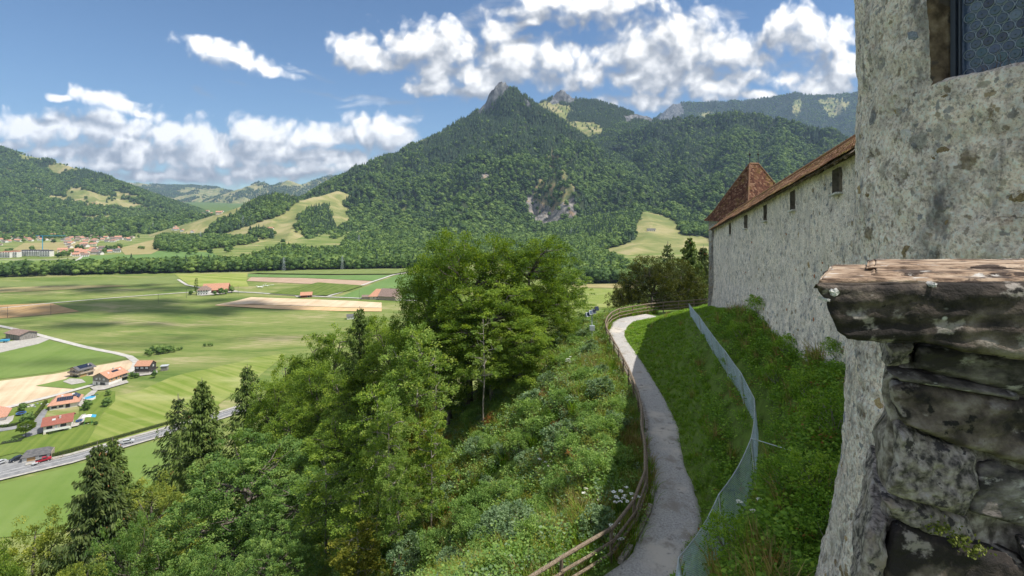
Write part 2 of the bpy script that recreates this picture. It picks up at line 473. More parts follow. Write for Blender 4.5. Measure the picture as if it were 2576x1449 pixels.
# castle
def rubble(name, base, stones, scale, mortar_w, rough=0.95, bump=0.9, stretch=(1, 1, 1), cover=0.55, dirt=0.5, red=0.0, deep=None):
    """Lime render over rubble: cells of stone show where the render has gone."""
    m, nt, out = new_mat(name)
    co0 = nd(nt, 'ShaderNodeTexCoord').outputs['Object']
    co = vmth(nt, 'MULTIPLY', co0, stretch)
    wn = nd(nt, 'ShaderNodeTexNoise', {'Vector': co, 'Scale': scale * 1.5, 'Detail': 7.0, 'Roughness': 0.65})
    cw = vmth(nt, 'ADD', co, vmth(nt, 'MULTIPLY', vmth(nt, 'SUBTRACT', wn.outputs['Color'], (0.5, 0.5, 0.5)), (1.0 / scale, 1.0 / scale, 0.7 / scale)))
    vo = nd(nt, 'ShaderNodeTexVoronoi', {'Vector': cw, 'Scale': scale, 'Randomness': 1.0})
    rnd = nd(nt, 'ShaderNodeSeparateColor', {0: vo.outputs['Color']})
    scol = ramp(nt, rnd.outputs[0], [(i / max(1, len(stones) - 1), c) for i, c in enumerate(stones)], 'CONSTANT' if len(stones) > 6 else 'LINEAR')
    fine = nd(nt, 'ShaderNodeTexNoise', {'Vector': co, 'Scale': scale * 5.5, 'Detail': 8.0, 'Roughness': 0.7})
    mid = nd(nt, 'ShaderNodeTexNoise', {'Vector': co, 'Scale': scale * 0.55, 'Detail': 6.0, 'Roughness': 0.65})
    stn = nd(nt, 'ShaderNodeTexNoise', {'Vector': vmth(nt, 'ADD', co0, (4, 21, 8)), 'Scale': 1.6, 'Detail': 8.0, 'Roughness': 0.7})
    lg = nd(nt, 'ShaderNodeTexNoise', {'Vector': vmth(nt, 'MULTIPLY', co0, (1, 1, 0.55)), 'Scale': 0.42, 'Detail': 6.0, 'Roughness': 0.62})
    basec = ramp(nt, fine.outputs[0], [(0.38, tuple(np.array(base) * 0.55)), (0.49, base), (0.60, tuple(np.minimum(np.array(base) * 1.3, 0.9)))])  # relief contrast of the grit put into the colour
    scol = nd(nt, 'ShaderNodeMix', {0: 0.55, 6: scol, 7: ramp(nt, fine.outputs[0], [(0.38, (0.35, 0.35, 0.35)), (0.62, (1.5, 1.5, 1.5))])}, data_type='RGBA', blend_type='MULTIPLY').outputs[2]
    # where the render has worn off
    worn = mth(nt, 'ADD', mth(nt, 'MULTIPLY', rnd.outputs[1], 0.75), mth(nt, 'MULTIPLY', mid.outputs[0], 0.9))
    if deep:        # the foot of the wall has lost more of its render
        sp = nd(nt, 'ShaderNodeSeparateXYZ', {0: co0})
        dp = mth(nt, 'SUBTRACT', mth(nt, 'SUBTRACT', deep[0], mth(nt, 'MULTIPLY', sp.outputs[0], deep[1])), sp.outputs[2])
        worn = mth(nt, 'ADD', worn, mth(nt, 'MULTIPLY', smooth(nt, dp, 1.5, 6.0), 0.34))
    worn = smooth(nt, worn, cover + 0.30, cover + 0.34)
    dv = mth(nt, 'ADD', vo.outputs['Distance'], mth(nt, 'MULTIPLY', fine.outputs[0], 0.35))
    edge = smooth(nt, dv, mortar_w + 0.17, mortar_w + 0.11)
    ring = mth(nt, 'MULTIPLY', mth(nt, 'SUBTRACT', smooth(nt, dv, mortar_w + 0.26, mortar_w + 0.19), edge), worn)
    vo2 = nd(nt, 'ShaderNodeTexVoronoi', {'Vector': cw, 'Scale': scale * 2.7, 'Randomness': 1.0})
    rn2 = nd(nt, 'ShaderNodeSeparateColor', {0: vo2.outputs['Color']})
    k2 = mth(nt, 'MULTIPLY', smooth(nt, mth(nt, 'ADD', mth(nt, 'MULTIPLY', rn2.outputs[1], 0.6), mth(nt, 'MULTIPLY', mid.outputs[0], 0.9)), cover + 0.24, cover + 0.28), smooth(nt, mth(nt, 'ADD', vo2.outputs['Distance'], mth(nt, 'MULTIPLY', fine.outputs[0], 0.3)), mortar_w + 0.2, mortar_w + 0.1))
    s2 = ramp(nt, rn2.outputs[0], [(i / max(1, len(stones) - 1), c) for i, c in enumerate(stones)])
    k = mth(nt, 'MULTIPLY', mth(nt, 'MULTIPLY', worn, edge), mth(nt, 'ADD', 0.35, mth(nt, 'MULTIPLY', smooth(nt, stn.outputs[0], 0.42, 0.58), 0.6)))
    col = nd(nt, 'ShaderNodeMix', {0: k, 6: nd(nt, 'ShaderNodeMix', {0: mth(nt, 'MULTIPLY', k2, 0.8), 6: basec, 7: s2}, data_type='RGBA').outputs[2], 7: scol}, data_type='RGBA').outputs[2]
    pit_shade = nd(nt, 'ShaderNodeTexNoise', {'Vector': co, 'Scale': scale * 7.5, 'Detail': 3.0, 'Roughness': 0.6})  # shade of small hollows put into the colour as dark specks
    col = nd(nt, 'ShaderNodeMix', {0: mth(nt, 'MAXIMUM', mth(nt, 'MULTIPLY', ring, 0.3), mth(nt, 'MULTIPLY', smooth(nt, pit_shade.outputs[0], 0.58, 0.67), 0.55)), 6: col, 7: (0.13, 0.12, 0.115, 1)}, data_type='RGBA').outputs[2]
    mo_ = nd(nt, 'ShaderNodeTexNoise', {'Vector': vmth(nt, 'ADD', co0, (9, 4, 2)), 'Scale': 2.1, 'Detail': 12.0, 'Roughness': 0.74, 'Distortion': 0.3})
    col = nd(nt, 'ShaderNodeMix', {0: 1.0, 6: col, 7: ramp(nt, mo_.outputs[0], [(0.32, (0.46, 0.45, 0.46)), (0.42, (0.86, 0.85, 0.85)), (0.54, (1.06, 1.04, 1.0)), (0.66, (1.22, 1.18, 1.12))])}, data_type='RGBA', blend_type='MULTIPLY').outputs[2]
    br_ = nd(nt, 'ShaderNodeTexNoise', {'Vector': vmth(nt, 'ADD', co0, (1, 14, 5)), 'Scale': 3.6, 'Detail': 9.0, 'Roughness': 0.66})
    col = nd(nt, 'ShaderNodeMix', {0: mth(nt, 'MULTIPLY', smooth(nt, br_.outputs[0], 0.58, 0.66), 0.6), 6: col, 7: (0.24, 0.195, 0.15, 1)}, data_type='RGBA').outputs[2]
    ck = nd(nt, 'ShaderNodeTexVoronoi', {'Vector': cw, 'Scale': scale * 0.55}, feature='DISTANCE_TO_EDGE')
    crack = mth(nt, 'MULTIPLY', smooth(nt, mth(nt, 'ADD', ck.outputs['Distance'], mth(nt, 'MULTIPLY', fine.outputs[0], 0.03)), 0.034, 0.018), smooth(nt, mid.outputs[0], 0.52, 0.64))
    col = nd(nt, 'ShaderNodeMix', {0: mth(nt, 'MULTIPLY', crack, 0.4), 6: col, 7: (0.06, 0.055, 0.05, 1)}, data_type='RGBA').outputs[2]
    stain = nd(nt, 'ShaderNodeTexNoise', {'Vector': vmth(nt, 'MULTIPLY', co0, (1.6, 1.6, 0.7)), 'Scale': 1.2, 'Detail': 9.0, 'Roughness': 0.72})
    col = nd(nt, 'ShaderNodeMix', {0: mth(nt, 'MULTIPLY', smooth(nt, stain.outputs[0], 0.50, 0.66), dirt), 6: col, 7: (0.13, 0.135, 0.15, 1)}, data_type='RGBA').outputs[2]
    col = nd(nt, 'ShaderNodeMix', {0: mth(nt, 'MULTIPLY', smooth(nt, lg.outputs[0], 0.5, 0.68), 0.5), 6: col, 7: (0.60, 0.54, 0.47, 1)}, data_type='RGBA').outputs[2]
    if red:
        rz = nd(nt, 'ShaderNodeTexNoise', {'Vector': co0, 'Scale': 1.7, 'Detail': 9.0, 'Roughness': 0.75})
        col = nd(nt, 'ShaderNodeMix', {0: mth(nt, 'MULTIPLY', smooth(nt, rz.outputs[0], 0.58, 0.70), red), 6: col, 7: (0.36, 0.17, 0.09, 1)}, data_type='RGBA').outputs[2]
    p = nd(nt, 'ShaderNodeBsdfPrincipled', {'Base Color': col, 'Roughness': rough, 'Specular IOR Level': 0.15})
    h = mth(nt, 'ADD', mth(nt, 'SUBTRACT', mth(nt, 'MULTIPLY', fine.outputs[0], 0.8), mth(nt, 'MULTIPLY', crack, 0.3)), mth(nt, 'ADD', mth(nt, 'MULTIPLY', k, 0.25), mth(nt, 'MULTIPLY', mid.outputs[0], 1.2)))
    bp = nd(nt, 'ShaderNodeBump', {'Strength': bump, 'Distance': 0.22 / scale, 'Height': h})
    nt.links.new(bp.outputs[0], p.inputs['Normal'])
    nt.links.new(p.outputs[0], out.inputs[0])
    return m


STONES = [(0.30, 0.31, 0.33), (0.20, 0.22, 0.26), (0.34, 0.26, 0.15), (0.42, 0.41, 0.38), (0.26, 0.20, 0.13), (0.36, 0.37, 0.40)]
M['tower_render'] = rubble('tower_render', (0.86, 0.75, 0.665), STONES, 3.0, 0.36, cover=0.575, dirt=0.7, red=0.5, bump=1.0)
M['wall_render'] = rubble('wall_render', (0.86, 0.75, 0.665), STONES + [(0.42, 0.20, 0.12)], 3.6, 0.36, cover=0.68, dirt=0.45, red=0.2, deep=(8.33, 0.1256), bump=0.8)
M['grey_ashlar'] = rubble('grey_ashlar', (0.40, 0.39, 0.37), STONES, 1.6, 0.5, cover=0.35, dirt=0.5, bump=0.8)
M['jamb_stone'] = surf('jamb_stone', [(0.25, (0.06, 0.045, 0.03)), (0.5, (0.15, 0.115, 0.075)), (0.75, (0.26, 0.21, 0.15))], scale=5, detail=9, bump=0.9, bscale=20, rough=0.95,
                       blot=[(2.6, 0.52, 0.62, (0.17, 0.12, 0.06)), (4, 0.58, 0.66, (0.08, 0.07, 0.06))])
M['stone_grey'] = surf('stone_grey', [(0.25, (0.14, 0.15, 0.17)), (0.5, (0.29, 0.30, 0.32)), (0.75, (0.44, 0.44, 0.44))], scale=9, detail=8, bump=0.6, rough=0.95)
M['stone_blue'] = surf('stone_blue', [(0.25, (0.13, 0.155, 0.19)), (0.5, (0.23, 0.26, 0.31)), (0.75, (0.36, 0.39, 0.43))], scale=9, detail=8, bump=0.6, rough=0.95)
M['stone_brown'] = surf('stone_brown', [(0.25, (0.10, 0.08, 0.05)), (0.5, (0.24, 0.18, 0.10)), (0.75, (0.38, 0.29, 0.17))], scale=9, detail=8, bump=0.6, rough=0.95)
M['stone_ochre'] = surf('stone_ochre', [(0.25, (0.24, 0.17, 0.08)), (0.5, (0.42, 0.31, 0.16)), (0.75, (0.52, 0.42, 0.26))], scale=9, detail=8, bump=0.6, rough=0.95)
M['stone_red'] = surf('stone_red', [(0.25, (0.26, 0.10, 0.05)), (0.5, (0.44, 0.18, 0.09)), (0.75, (0.52, 0.30, 0.18))], scale=9, detail=8, bump=0.5, rough=0.95)
M['stone_pale'] = surf('stone_pale', [(0.25, (0.42, 0.41, 0.39)), (0.5, (0.56, 0.545, 0.51)), (0.75, (0.68, 0.66, 0.61))], scale=9, detail=8, bump=0.6, rough=0.95)
M['slate'] = surf('slate', [(0.25, (0.022, 0.019, 0.018)), (0.45, (0.075, 0.060, 0.050)), (0.62, (0.15, 0.122, 0.098)), (0.82, (0.29, 0.255, 0.22))], scale=11, detail=11, bump=1.0, bscale=38, rough=0.9,
                  stretch=(0.9, 1, 1.2), blot=[(5.0, 0.47, 0.58, (0.026, 0.022, 0.020)), (9, 0.57, 0.64, (0.30, 0.27, 0.24)), (16, 0.60, 0.66, (0.02, 0.018, 0.017))], speck=[(9, 0.10, 0.16, (0.62, 0.61, 0.60), 0.86), (19, 0.12, 0.2, (0.55, 0.54, 0.53), 0.88)], bdist=0.012)
M['slate_grey'] = surf('slate_grey', [(0.25, (0.035, 0.032, 0.032)), (0.45, (0.11, 0.098, 0.09)), (0.62, (0.20, 0.18, 0.165)), (0.82, (0.37, 0.345, 0.32))], scale=15, detail=10, bump=1.0, bscale=40, rough=0.9,
                       stretch=(0.7, 1, 1.5), blot=[(8.0, 0.52, 0.60, (0.045, 0.04, 0.038)), (12, 0.58, 0.66, (0.42, 0.40, 0.38))], speck=(22, 0.12, 0.2, (0.6, 0.6, 0.6), 0.84), bdist=0.012)
M['granite'] = surf('granite', [(0.3, (0.06, 0.055, 0.05)), (0.45, (0.21, 0.185, 0.165)), (0.6, (0.36, 0.32, 0.285)), (0.8, (0.50, 0.47, 0.43))], scale=34, detail=10, bump=1.0, bscale=60, rough=0.92,
                    blot=[(7, 0.55, 0.66, (0.30, 0.25, 0.20)), (26, 0.56, 0.63, (0.06, 0.055, 0.055))], bdist=0.012)
M['cap_lit_top'] = surf('cap_lit_top', [(0.32, (0.10, 0.065, 0.045)), (0.46, (0.32, 0.225, 0.155)), (0.7, (0.50, 0.39, 0.29))], scale=12, detail=11, bump=1.0, bscale=30, rough=0.9, stretch=(0.8, 1.5, 2.0),
                          blot=[(8, 0.56, 0.61, (0.07, 0.05, 0.04)), (14, 0.60, 0.66, (0.55, 0.52, 0.48))], bdist=0.012)  # sunlit top of the cap slab put into a paler colour
M['mortar'] = surf('mortar', [(0.3, (0.09, 0.078, 0.066)), (0.5, (0.24, 0.21, 0.18)), (0.7, (0.46, 0.42, 0.37))], scale=26, detail=9, bump=0.9, bscale=50, rough=0.95)
M['lichen'] = surf('lichen', [(0.3, (0.50, 0.49, 0.46)), (0.7, (0.72, 0.71, 0.68))], scale=60, bump=0.6, rough=0.95)
M['moss'] = leaf('moss', [(0.0, (0.05, 0.07, 0.008)), (0.5, (0.11, 0.14, 0.02)), (1.0, (0.2, 0.22, 0.05))], 0.2, 0.2)

def tile_mat(name, stops, moss):
    m, nt, out = new_mat(name)
    rnd = nd(nt, 'ShaderNodeAttribute', attribute_name='tint').outputs['Fac']
    oi = nd(nt, 'ShaderNodeObjectInfo').outputs['Random']
    f = mth(nt, 'FRACT', mth(nt, 'ADD', rnd, oi))
    po = nd(nt, 'ShaderNodeNewGeometry').outputs['Position']
    nz = nd(nt, 'ShaderNodeTexNoise', {'Vector': po, 'Scale': 7.0, 'Detail': 7.0, 'Roughness': 0.65})
    mz = nd(nt, 'ShaderNodeTexNoise', {'Vector': po, 'Scale': 1.1, 'Detail': 7.0, 'Roughness': 0.7})
    col = ramp(nt, mth(nt, 'ADD', mth(nt, 'MULTIPLY', f, 0.7), mth(nt, 'MULTIPLY', nz.outputs[0], 0.3)), stops)
    col = nd(nt, 'ShaderNodeMix', {0: mth(nt, 'MULTIPLY', smooth(nt, mz.outputs[0], 0.50, 0.66), moss), 6: col, 7: (0.26, 0.21, 0.045, 1)}, data_type='RGBA').outputs[2]
    p = nd(nt, 'ShaderNodeBsdfPrincipled', {'Base Color': col, 'Roughness': 0.92, 'Specular IOR Level': 0.15})
    bp = nd(nt, 'ShaderNodeBump', {'Strength': 0.5, 'Distance': 0.02, 'Height': nz.outputs[0]})
    nt.links.new(bp.outputs[0], p.inputs['Normal'])
    nt.links.new(p.outputs[0], out.inputs[0])
    return m


M['old_tile'] = tile_mat('old_tile', [(0.1, (0.07, 0.040, 0.028)), (0.4, (0.175, 0.085, 0.050)), (0.65, (0.27, 0.135, 0.075)), (0.9, (0.40, 0.27, 0.17))], 0.75)
M['tower_tile'] = tile_mat('tower_tile', [(0.1, (0.060, 0.028, 0.02)), (0.4, (0.115, 0.050, 0.034)), (0.65, (0.165, 0.078, 0.050)), (0.9, (0.30, 0.19, 0.125))], 0.35)
M['lead'] = plain('lead', (0.33, 0.36, 0.40), 0.5, 0.5)
M['dark_hollow'] = surf('dark_hollow', [(0.3, (0.10, 0.085, 0.065)), (0.7, (0.22, 0.19, 0.15))], scale=4, detail=7, bump=0.6, rough=0.95)
def glass_mat():
    m, nt, out = new_mat('bullseye_glass')
    oi = nd(nt, 'ShaderNodeObjectInfo').outputs['Random']
    co = nd(nt, 'ShaderNodeTexCoord').outputs['Object']
    col = ramp(nt, oi, [(0.0, (0.012, 0.022, 0.045)), (0.35, (0.03, 0.055, 0.10)), (0.6, (0.035, 0.085, 0.105)), (0.8, (0.05, 0.075, 0.14)), (1.0, (0.10, 0.15, 0.20))])
    nz = nd(nt, 'ShaderNodeTexNoise', {'Vector': co, 'Scale': 30.0, 'Detail': 3.0})
    bp = nd(nt, 'ShaderNodeBump', {'Strength': 0.5, 'Distance': 0.01, 'Height': nz.outputs[0]})
    p = nd(nt, 'ShaderNodeBsdfPrincipled', {'Base Color': col, 'Roughness': 0.12, 'Specular IOR Level': 0.8, 'Normal': bp.outputs[0]})
    nt.links.new(p.outputs[0], out.inputs[0])
    return m


M['bullseye_glass'] = glass_mat()
M['came'] = plain('came', (0.30, 0.36, 0.42), 0.35, 0.6, 0.4)
M['window_iron'] = plain('window_iron', (0.022, 0.030, 0.045), 0.4, 0.6)

# ground
def ground_mat():
    m, nt, out = new_mat('ground_grass')
    po = nd(nt, 'ShaderNodeNewGeometry').outputs['Position']
    near = smooth(nt, nd(nt, 'ShaderNodeSeparateXYZ', {0: po}).outputs[2], -62.0, -40.0)
    sw = nd(nt, 'ShaderNodeTexNoise', {'Vector': vmth(nt, 'MULTIPLY', po, (0.010, 0.03, 0.0)), 'Scale': 1.0, 'Detail': 7.0, 'Roughness': 0.62, 'Distortion': 0.6})
    fi = nd(nt, 'ShaderNodeTexNoise', {'Vector': vmth(nt, 'MULTIPLY', po, (0.10, 0.22, 0.0)), 'Scale': 1.0, 'Detail': 8.0, 'Roughness': 0.7})
    rw = nd(nt, 'ShaderNodeTexNoise', {'W': vmth(nt, 'DOT_PRODUCT', po, (0.10, 0.26, 0)), 'Scale': 1.0, 'Detail': 3.0}, noise_dimensions='1D')
    tone = mth(nt, 'ADD', mth(nt, 'MULTIPLY', sw.outputs[0], 0.72), mth(nt, 'MULTIPLY', fi.outputs[0], 0.28))
    tone = mth(nt, 'ADD', tone, mth(nt, 'MULTIPLY', mth(nt, 'SUBTRACT', rw.outputs[0], 0.5), 0.13))
    col = ramp(nt, tone, [(0.36, (0.092, 0.150, 0.032)), (0.46, (0.148, 0.200, 0.050)), (0.54, (0.212, 0.242, 0.078)), (0.64, (0.35, 0.315, 0.165))])
    cn = nd(nt, 'ShaderNodeTexNoise', {'Vector': po, 'Scale': 1.4, 'Detail': 8.0, 'Roughness': 0.7})
    bank = ramp(nt, cn.outputs[0], [(0.3, (0.075, 0.095, 0.025)), (0.5, (0.11, 0.17, 0.032)), (0.7, (0.155, 0.215, 0.045))])
    col = nd(nt, 'ShaderNodeMix', {0: near, 6: col, 7: bank}, data_type='RGBA').outputs[2]
    p = nd(nt, 'ShaderNodeBsdfPrincipled', {'Base Color': col, 'Roughness': 0.95, 'Specular IOR Level': 0.1})
    bp = nd(nt, 'ShaderNodeBump', {'Strength': 0.4, 'Distance': 0.12, 'Height': cn.outputs[0]})
    nt.links.new(bp.outputs[0], p.inputs['Normal'])
    nt.links.new(p.outputs[0], out.inputs[0])
    return m


M['ground'] = ground_mat()

def field(name, c1, c2, rows=None, patch=None, scale=0.05):
    """A field: two tones in soft patches, with drilled or mown rows along one bearing (rows = (bearing, spacing, strength))."""
    m, nt, out = new_mat(name)
    po = nd(nt, 'ShaderNodeNewGeometry').outputs['Position']
    nz = nd(nt, 'ShaderNodeTexNoise', {'Vector': vmth(nt, 'MULTIPLY', po, (1, 1, 0)), 'Scale': scale, 'Detail': 9.0, 'Roughness': 0.65})
    f = nz.outputs[0]
    if rows:
        a = R(rows[0])
        dt = vmth(nt, 'DOT_PRODUCT', po, (math.sin(a) / rows[1], math.cos(a) / rows[1], 0))
        rn = nd(nt, 'ShaderNodeTexNoise', {'W': dt, 'Scale': 1.0, 'Detail': 3.0}, noise_dimensions='1D')
        f = mth(nt, 'ADD', f, mth(nt, 'MULTIPLY', mth(nt, 'SUBTRACT', rn.outputs[0], 0.5), rows[2]))
    col = ramp(nt, f, [(0.32, c1), (0.68, c2)])
    if patch:
        pn = nd(nt, 'ShaderNodeTexNoise', {'Vector': vmth(nt, 'MULTIPLY', po, (0.5, 1.4, 0)), 'Scale': scale * 0.6, 'Detail': 6.0, 'Roughness': 0.6})
        col = nd(nt, 'ShaderNodeMix', {0: smooth(nt, pn.outputs[0], 0.5, 0.68), 6: col, 7: (*patch, 1)}, data_type='RGBA').outputs[2]
    p = nd(nt, 'ShaderNodeBsdfPrincipled', {'Base Color': col, 'Roughness': 0.95, 'Specular IOR Level': 0.1})
    nt.links.new(p.outputs[0], out.inputs[0])
    return m


M['wheat'] = field('wheat', (0.36, 0.23, 0.105), (0.50, 0.34, 0.17), (80, 3.0, 0.5), (0.26, 0.20, 0.13))
M['stubble'] = field('stubble', (0.50, 0.38, 0.25), (0.64, 0.52, 0.36), (58, 2.6, 0.55))
M['stubble_far'] = field('stubble_far', (0.56, 0.42, 0.27), (0.68, 0.54, 0.38), (88, 6, 0.5))
M['straw'] = field('straw', (0.58, 0.38, 0.20), (0.66, 0.46, 0.26), (88, 4, 0.5))
M['plough'] = field('plough', (0.38, 0.27, 0.19), (0.46, 0.34, 0.25), (92, 5, 0.4))
M['corn'] = field('corn', (0.085, 0.135, 0.022), (0.16, 0.205, 0.050), (92, 3.2, 0.7), scale=0.12)
M['corn_far'] = field('corn_far', (0.155, 0.20, 0.06), (0.205, 0.245, 0.085), (95, 8, 0.4))
M['mown'] = field('mown', (0.20, 0.26, 0.05), (0.33, 0.35, 0.11), (20, 6.5, 1.0), scale=0.03)
M['lush'] = field('lush', (0.115, 0.200, 0.055), (0.155, 0.245, 0.080), (85, 9, 0.3), scale=0.02)
M['lawn'] = field('lawn', (0.105, 0.165, 0.028), (0.165, 0.215, 0.045), (66, 2.0, 0.7), scale=0.06)
M['mound'] = field('mound', (0.150, 0.215, 0.035), (0.26, 0.29, 0.085), (28, 3.0, 0.9), patch=(0.33, 0.34, 0.14), scale=0.05)
M['verge'] = field('verge', (0.125, 0.200, 0.040), (0.19, 0.255, 0.075), (70, 4, 0.2), scale=0.03)
M['striped'] = field('striped', (0.17, 0.25, 0.06), (0.27, 0.34, 0.12), (62, 15, 1.0), scale=0.02)
M['tan_grass'] = field('tan_grass', (0.26, 0.235, 0.095), (0.38, 0.32, 0.16), (85, 20, 0.3), scale=0.02)
M['asphalt'] = surf('asphalt', [(0.3, (0.19, 0.19, 0.195)), (0.7, (0.27, 0.27, 0.275))], scale=0.6, coord='Position', detail=8, rough=0.9, blot=(0.12, 0.52, 0.7, (0.30, 0.30, 0.30)))
M['pale_road'] = surf('pale_road', [(0.3, (0.42, 0.40, 0.36)), (0.7, (0.56, 0.54, 0.49))], scale=0.4, coord='Position', detail=8, rough=0.95)
M['pavement'] = surf('pavement', [(0.3, (0.34, 0.32, 0.285)), (0.7, (0.46, 0.44, 0.40))], scale=0.8, coord='Position', detail=8, rough=0.95)
M['paint'] = plain('paint', (0.72, 0.72, 0.70), 0.7)
M['rock_cliff'] = surf('rock_cliff', [(0.30, (0.08, 0.08, 0.075)), (0.5, (0.21, 0.195, 0.18)), (0.72, (0.35, 0.32, 0.28))], scale=0.05, stretch=(1, 1, 0.35), coord='Position', detail=10, rough=0.95, bump=1.0, bscale=0.1,
                       blot=[(0.03, 0.55, 0.66, (0.42, 0.27, 0.15)), (0.06, 0.58, 0.64, (0.07, 0.085, 0.05))], bdist=6.0)
# ------------------------------------------------------------------ the lie of the land
PATH_Z = -11.5


def on_plane(px, py, z=PATH_Z):
    Y = z * F_PX / (HY - py)
    return ((px - CX) / F_PX * Y, Y)


_left = [(1556, 1449), (1602, 1377), (1636, 1306), (1648, 1234), (1640, 1172), (1628, 1114), (1629, 1066), (1621, 1019), (1609, 985), (1595, 947), (1575, 913), (1556, 880), (1539, 851), (1537, 832)]
_right = [(1686, 1449), (1721, 1377), (1757, 1306), (1745, 1234), (1721, 1172), (1711, 1114), (1702, 1066), (1674, 1019), (1652, 985), (1626, 947), (1607, 913), (1585, 880), (1566, 851), (1567, 832)]
PL = [on_plane(*p) for p in _left]
PR = [on_plane(*p) for p in _right]
PC = [((a[0] + b[0]) / 2, (a[1] + b[1]) / 2) for a, b in zip(PL, PR)]
PHW = [max(0.72, min(1.05, math.hypot(a[0] - b[0], a[1] - b[1]) / 2)) for a, b in zip(PL, PR)]
# the path comes from under the terrace and turns right behind the hump
PC = [(-16, -14), (-11, -3), (-5.5, 6.5), (0.6, 13.0)] + PC + [(11.2, 50.5), (14.5, 52.8), (20.0, 55.0), (28.0, 57.0), (42.0, 58.0), (70.0, 55.0), (110.0, 40.0)]
PHW = [0.85] * 4 + PHW + [0.85] * 7
PC = np.array(PC)
PHW = np.array(PHW)
WALLB = np.array([(3.5, -12, -7.0), (3.9, 3, -7.0), (4.4, 7, -7.0), (5.4, 9.6, -6.7), (7.4, 11.6, -5.6), (10.7, 16, -4.9), (12.25, 22.3, -6.2), (13.6, 27.7, -5.8), (15.1, 34, -6.9), (17.6, 45, -9.0), (20.0, 49.5, -9.6), (30, 51, -10.2), (42, 52, -10.8), (110, 30, -10.8)])


def poly_dist(x, y, P):
    """Signed distance to a polyline (+ on its right hand), and the run parameter."""
    best = np.full(x.shape, 1e9)
    par = np.zeros(x.shape)
    sg = np.zeros(x.shape)
    for i in range(len(P) - 1):
        ax, ay = P[i][0], P[i][1]
        dx, dy = P[i + 1][0] - ax, P[i + 1][1] - ay
        L2 = dx * dx + dy * dy
        t = np.clip(((x - ax) * dx + (y - ay) * dy) / L2, 0, 1)
        ex, ey = x - (ax + t * dx), y - (ay + t * dy)
        d = np.hypot(ex, ey)
        c = dx * ey - dy * ex
        m = d < best - 1e-9
        best = np.where(m, d, best)
        par = np.where(m, i + t, par)
        sg = np.where(m, np.where(c < 0, 1.0, -1.0), sg)
    return best * sg, par


def plain_z(x, y):
    z = -90 + 11.0 * sstep(420, 150, y)
    z = z + 3.6 * np.exp(-(((x + 152) / 32) ** 2 + ((y - 238) / 26) ** 2)) * sstep(180, 215, y)
    z = z + 2.2 * fbm(x / 130, y / 130, octv=2, seed=5) * sstep(160, 260, y) * sstep(620, 420, y)
    # the far end of the valley climbs
    z = z + 0.026 * np.maximum(y - 1500, 0) * sstep(1500, 2200, y)
    z = z + 30 * sstep(1080, 1420, y) * sstep(-900, -450, x) * sstep(-80, -300, x) * 0.6
    return z


def near_z(x, y):
    d, par = poly_dist(x, y, PC)
    hw = np.interp(par, np.arange(len(PHW)), PHW)
    dw, pw = poly_dist(x, y, WALLB[:, :2])
    zw = np.interp(pw, np.arange(len(WALLB)), WALLB[:, 2])
    # valley side
    dl = np.maximum(-d - hw, 0)
    lump = 0.5 * fbm(x / 5.0, y / 5.0, octv=3, seed=11) * sstep(0.6, 3, dl)
    shelf = np.where(y > 30, 4.0, 2.4)
    zl = PATH_Z - 0.20 * np.minimum(dl, shelf) - 0.80 * np.maximum(dl - shelf, 0) + lump
    # castle side
    dr = np.maximum(d - hw, 0)
    inside = np.maximum(-dw, 0)
    t = dr / (dr + inside + 1e-6)
    tt = np.clip(t, 0, 1)
    prof = 0.62 * tt + 0.38 * (tt * tt * (3 - 2 * tt))
    zr = PATH_Z + (zw - PATH_Z) * prof + 0.28 * fbm(x / 2.6, y / 2.6, octv=3, seed=12) * sstep(0.3, 1.2, dr) * sstep(0.0, 0.6, inside)
    zr = zr - 0.8 * np.exp(-(((x - 8.6) / 1.3) ** 2 + ((y - 18.8) / 2.0) ** 2))
    z = np.where(d > 0, zr, zl)
    return z, d, hw


def ground_z(x, y):
    x = np.asarray(x, dtype=np.float64)
    y = np.asarray(y, dtype=np.float64)
    zp = plain_z(x, y)
    z, d, hw = near_z(x, y)
    k = 5.0
    h = np.clip(0.5 + 0.5 * (z - zp) / k, 0, 1)
    out = zp * (1 - h) + z * h + k * h * (1 - h) * np.where(y < 400, 1, 0)
    return np.where(y < 400, out, zp)


def gz(x, y):
    return float(ground_z(np.array([x]), np.array([y]))[0])


def hit(px, py, y0=6.0, y1=9000.0, zf=None):
    """Where the line of sight through (px, py) meets the ground."""
    zf = zf or ground_z
    ys = np.geomspace(y0, y1, 3000)
    xs = (px - CX) / F_PX * ys
    f = (HY - py) / F_PX * ys - zf(xs, ys)
    idx = np.nonzero(f < 0)[0]
    if len(idx) == 0:
        return None
    i = idx[0]
    if i == 0:
        a = ys[0]
    else:
        a = ys[i - 1] + (ys[i] - ys[i - 1]) * f[i - 1] / (f[i - 1] - f[i])
    x = (px - CX) / F_PX * a
    return Vector((x, a, float(zf(np.array([x]), np.array([a]))[0])))


def hit_plain(px, py):
    return hit(px, py, 60.0, 9000.0, plain_z)


def axis(parts):
    out = []
    for a, b, s in parts:
        out += list(np.arange(a, b - 1e-6, s))
    out.append(parts[-1][1])
    return np.array(out)


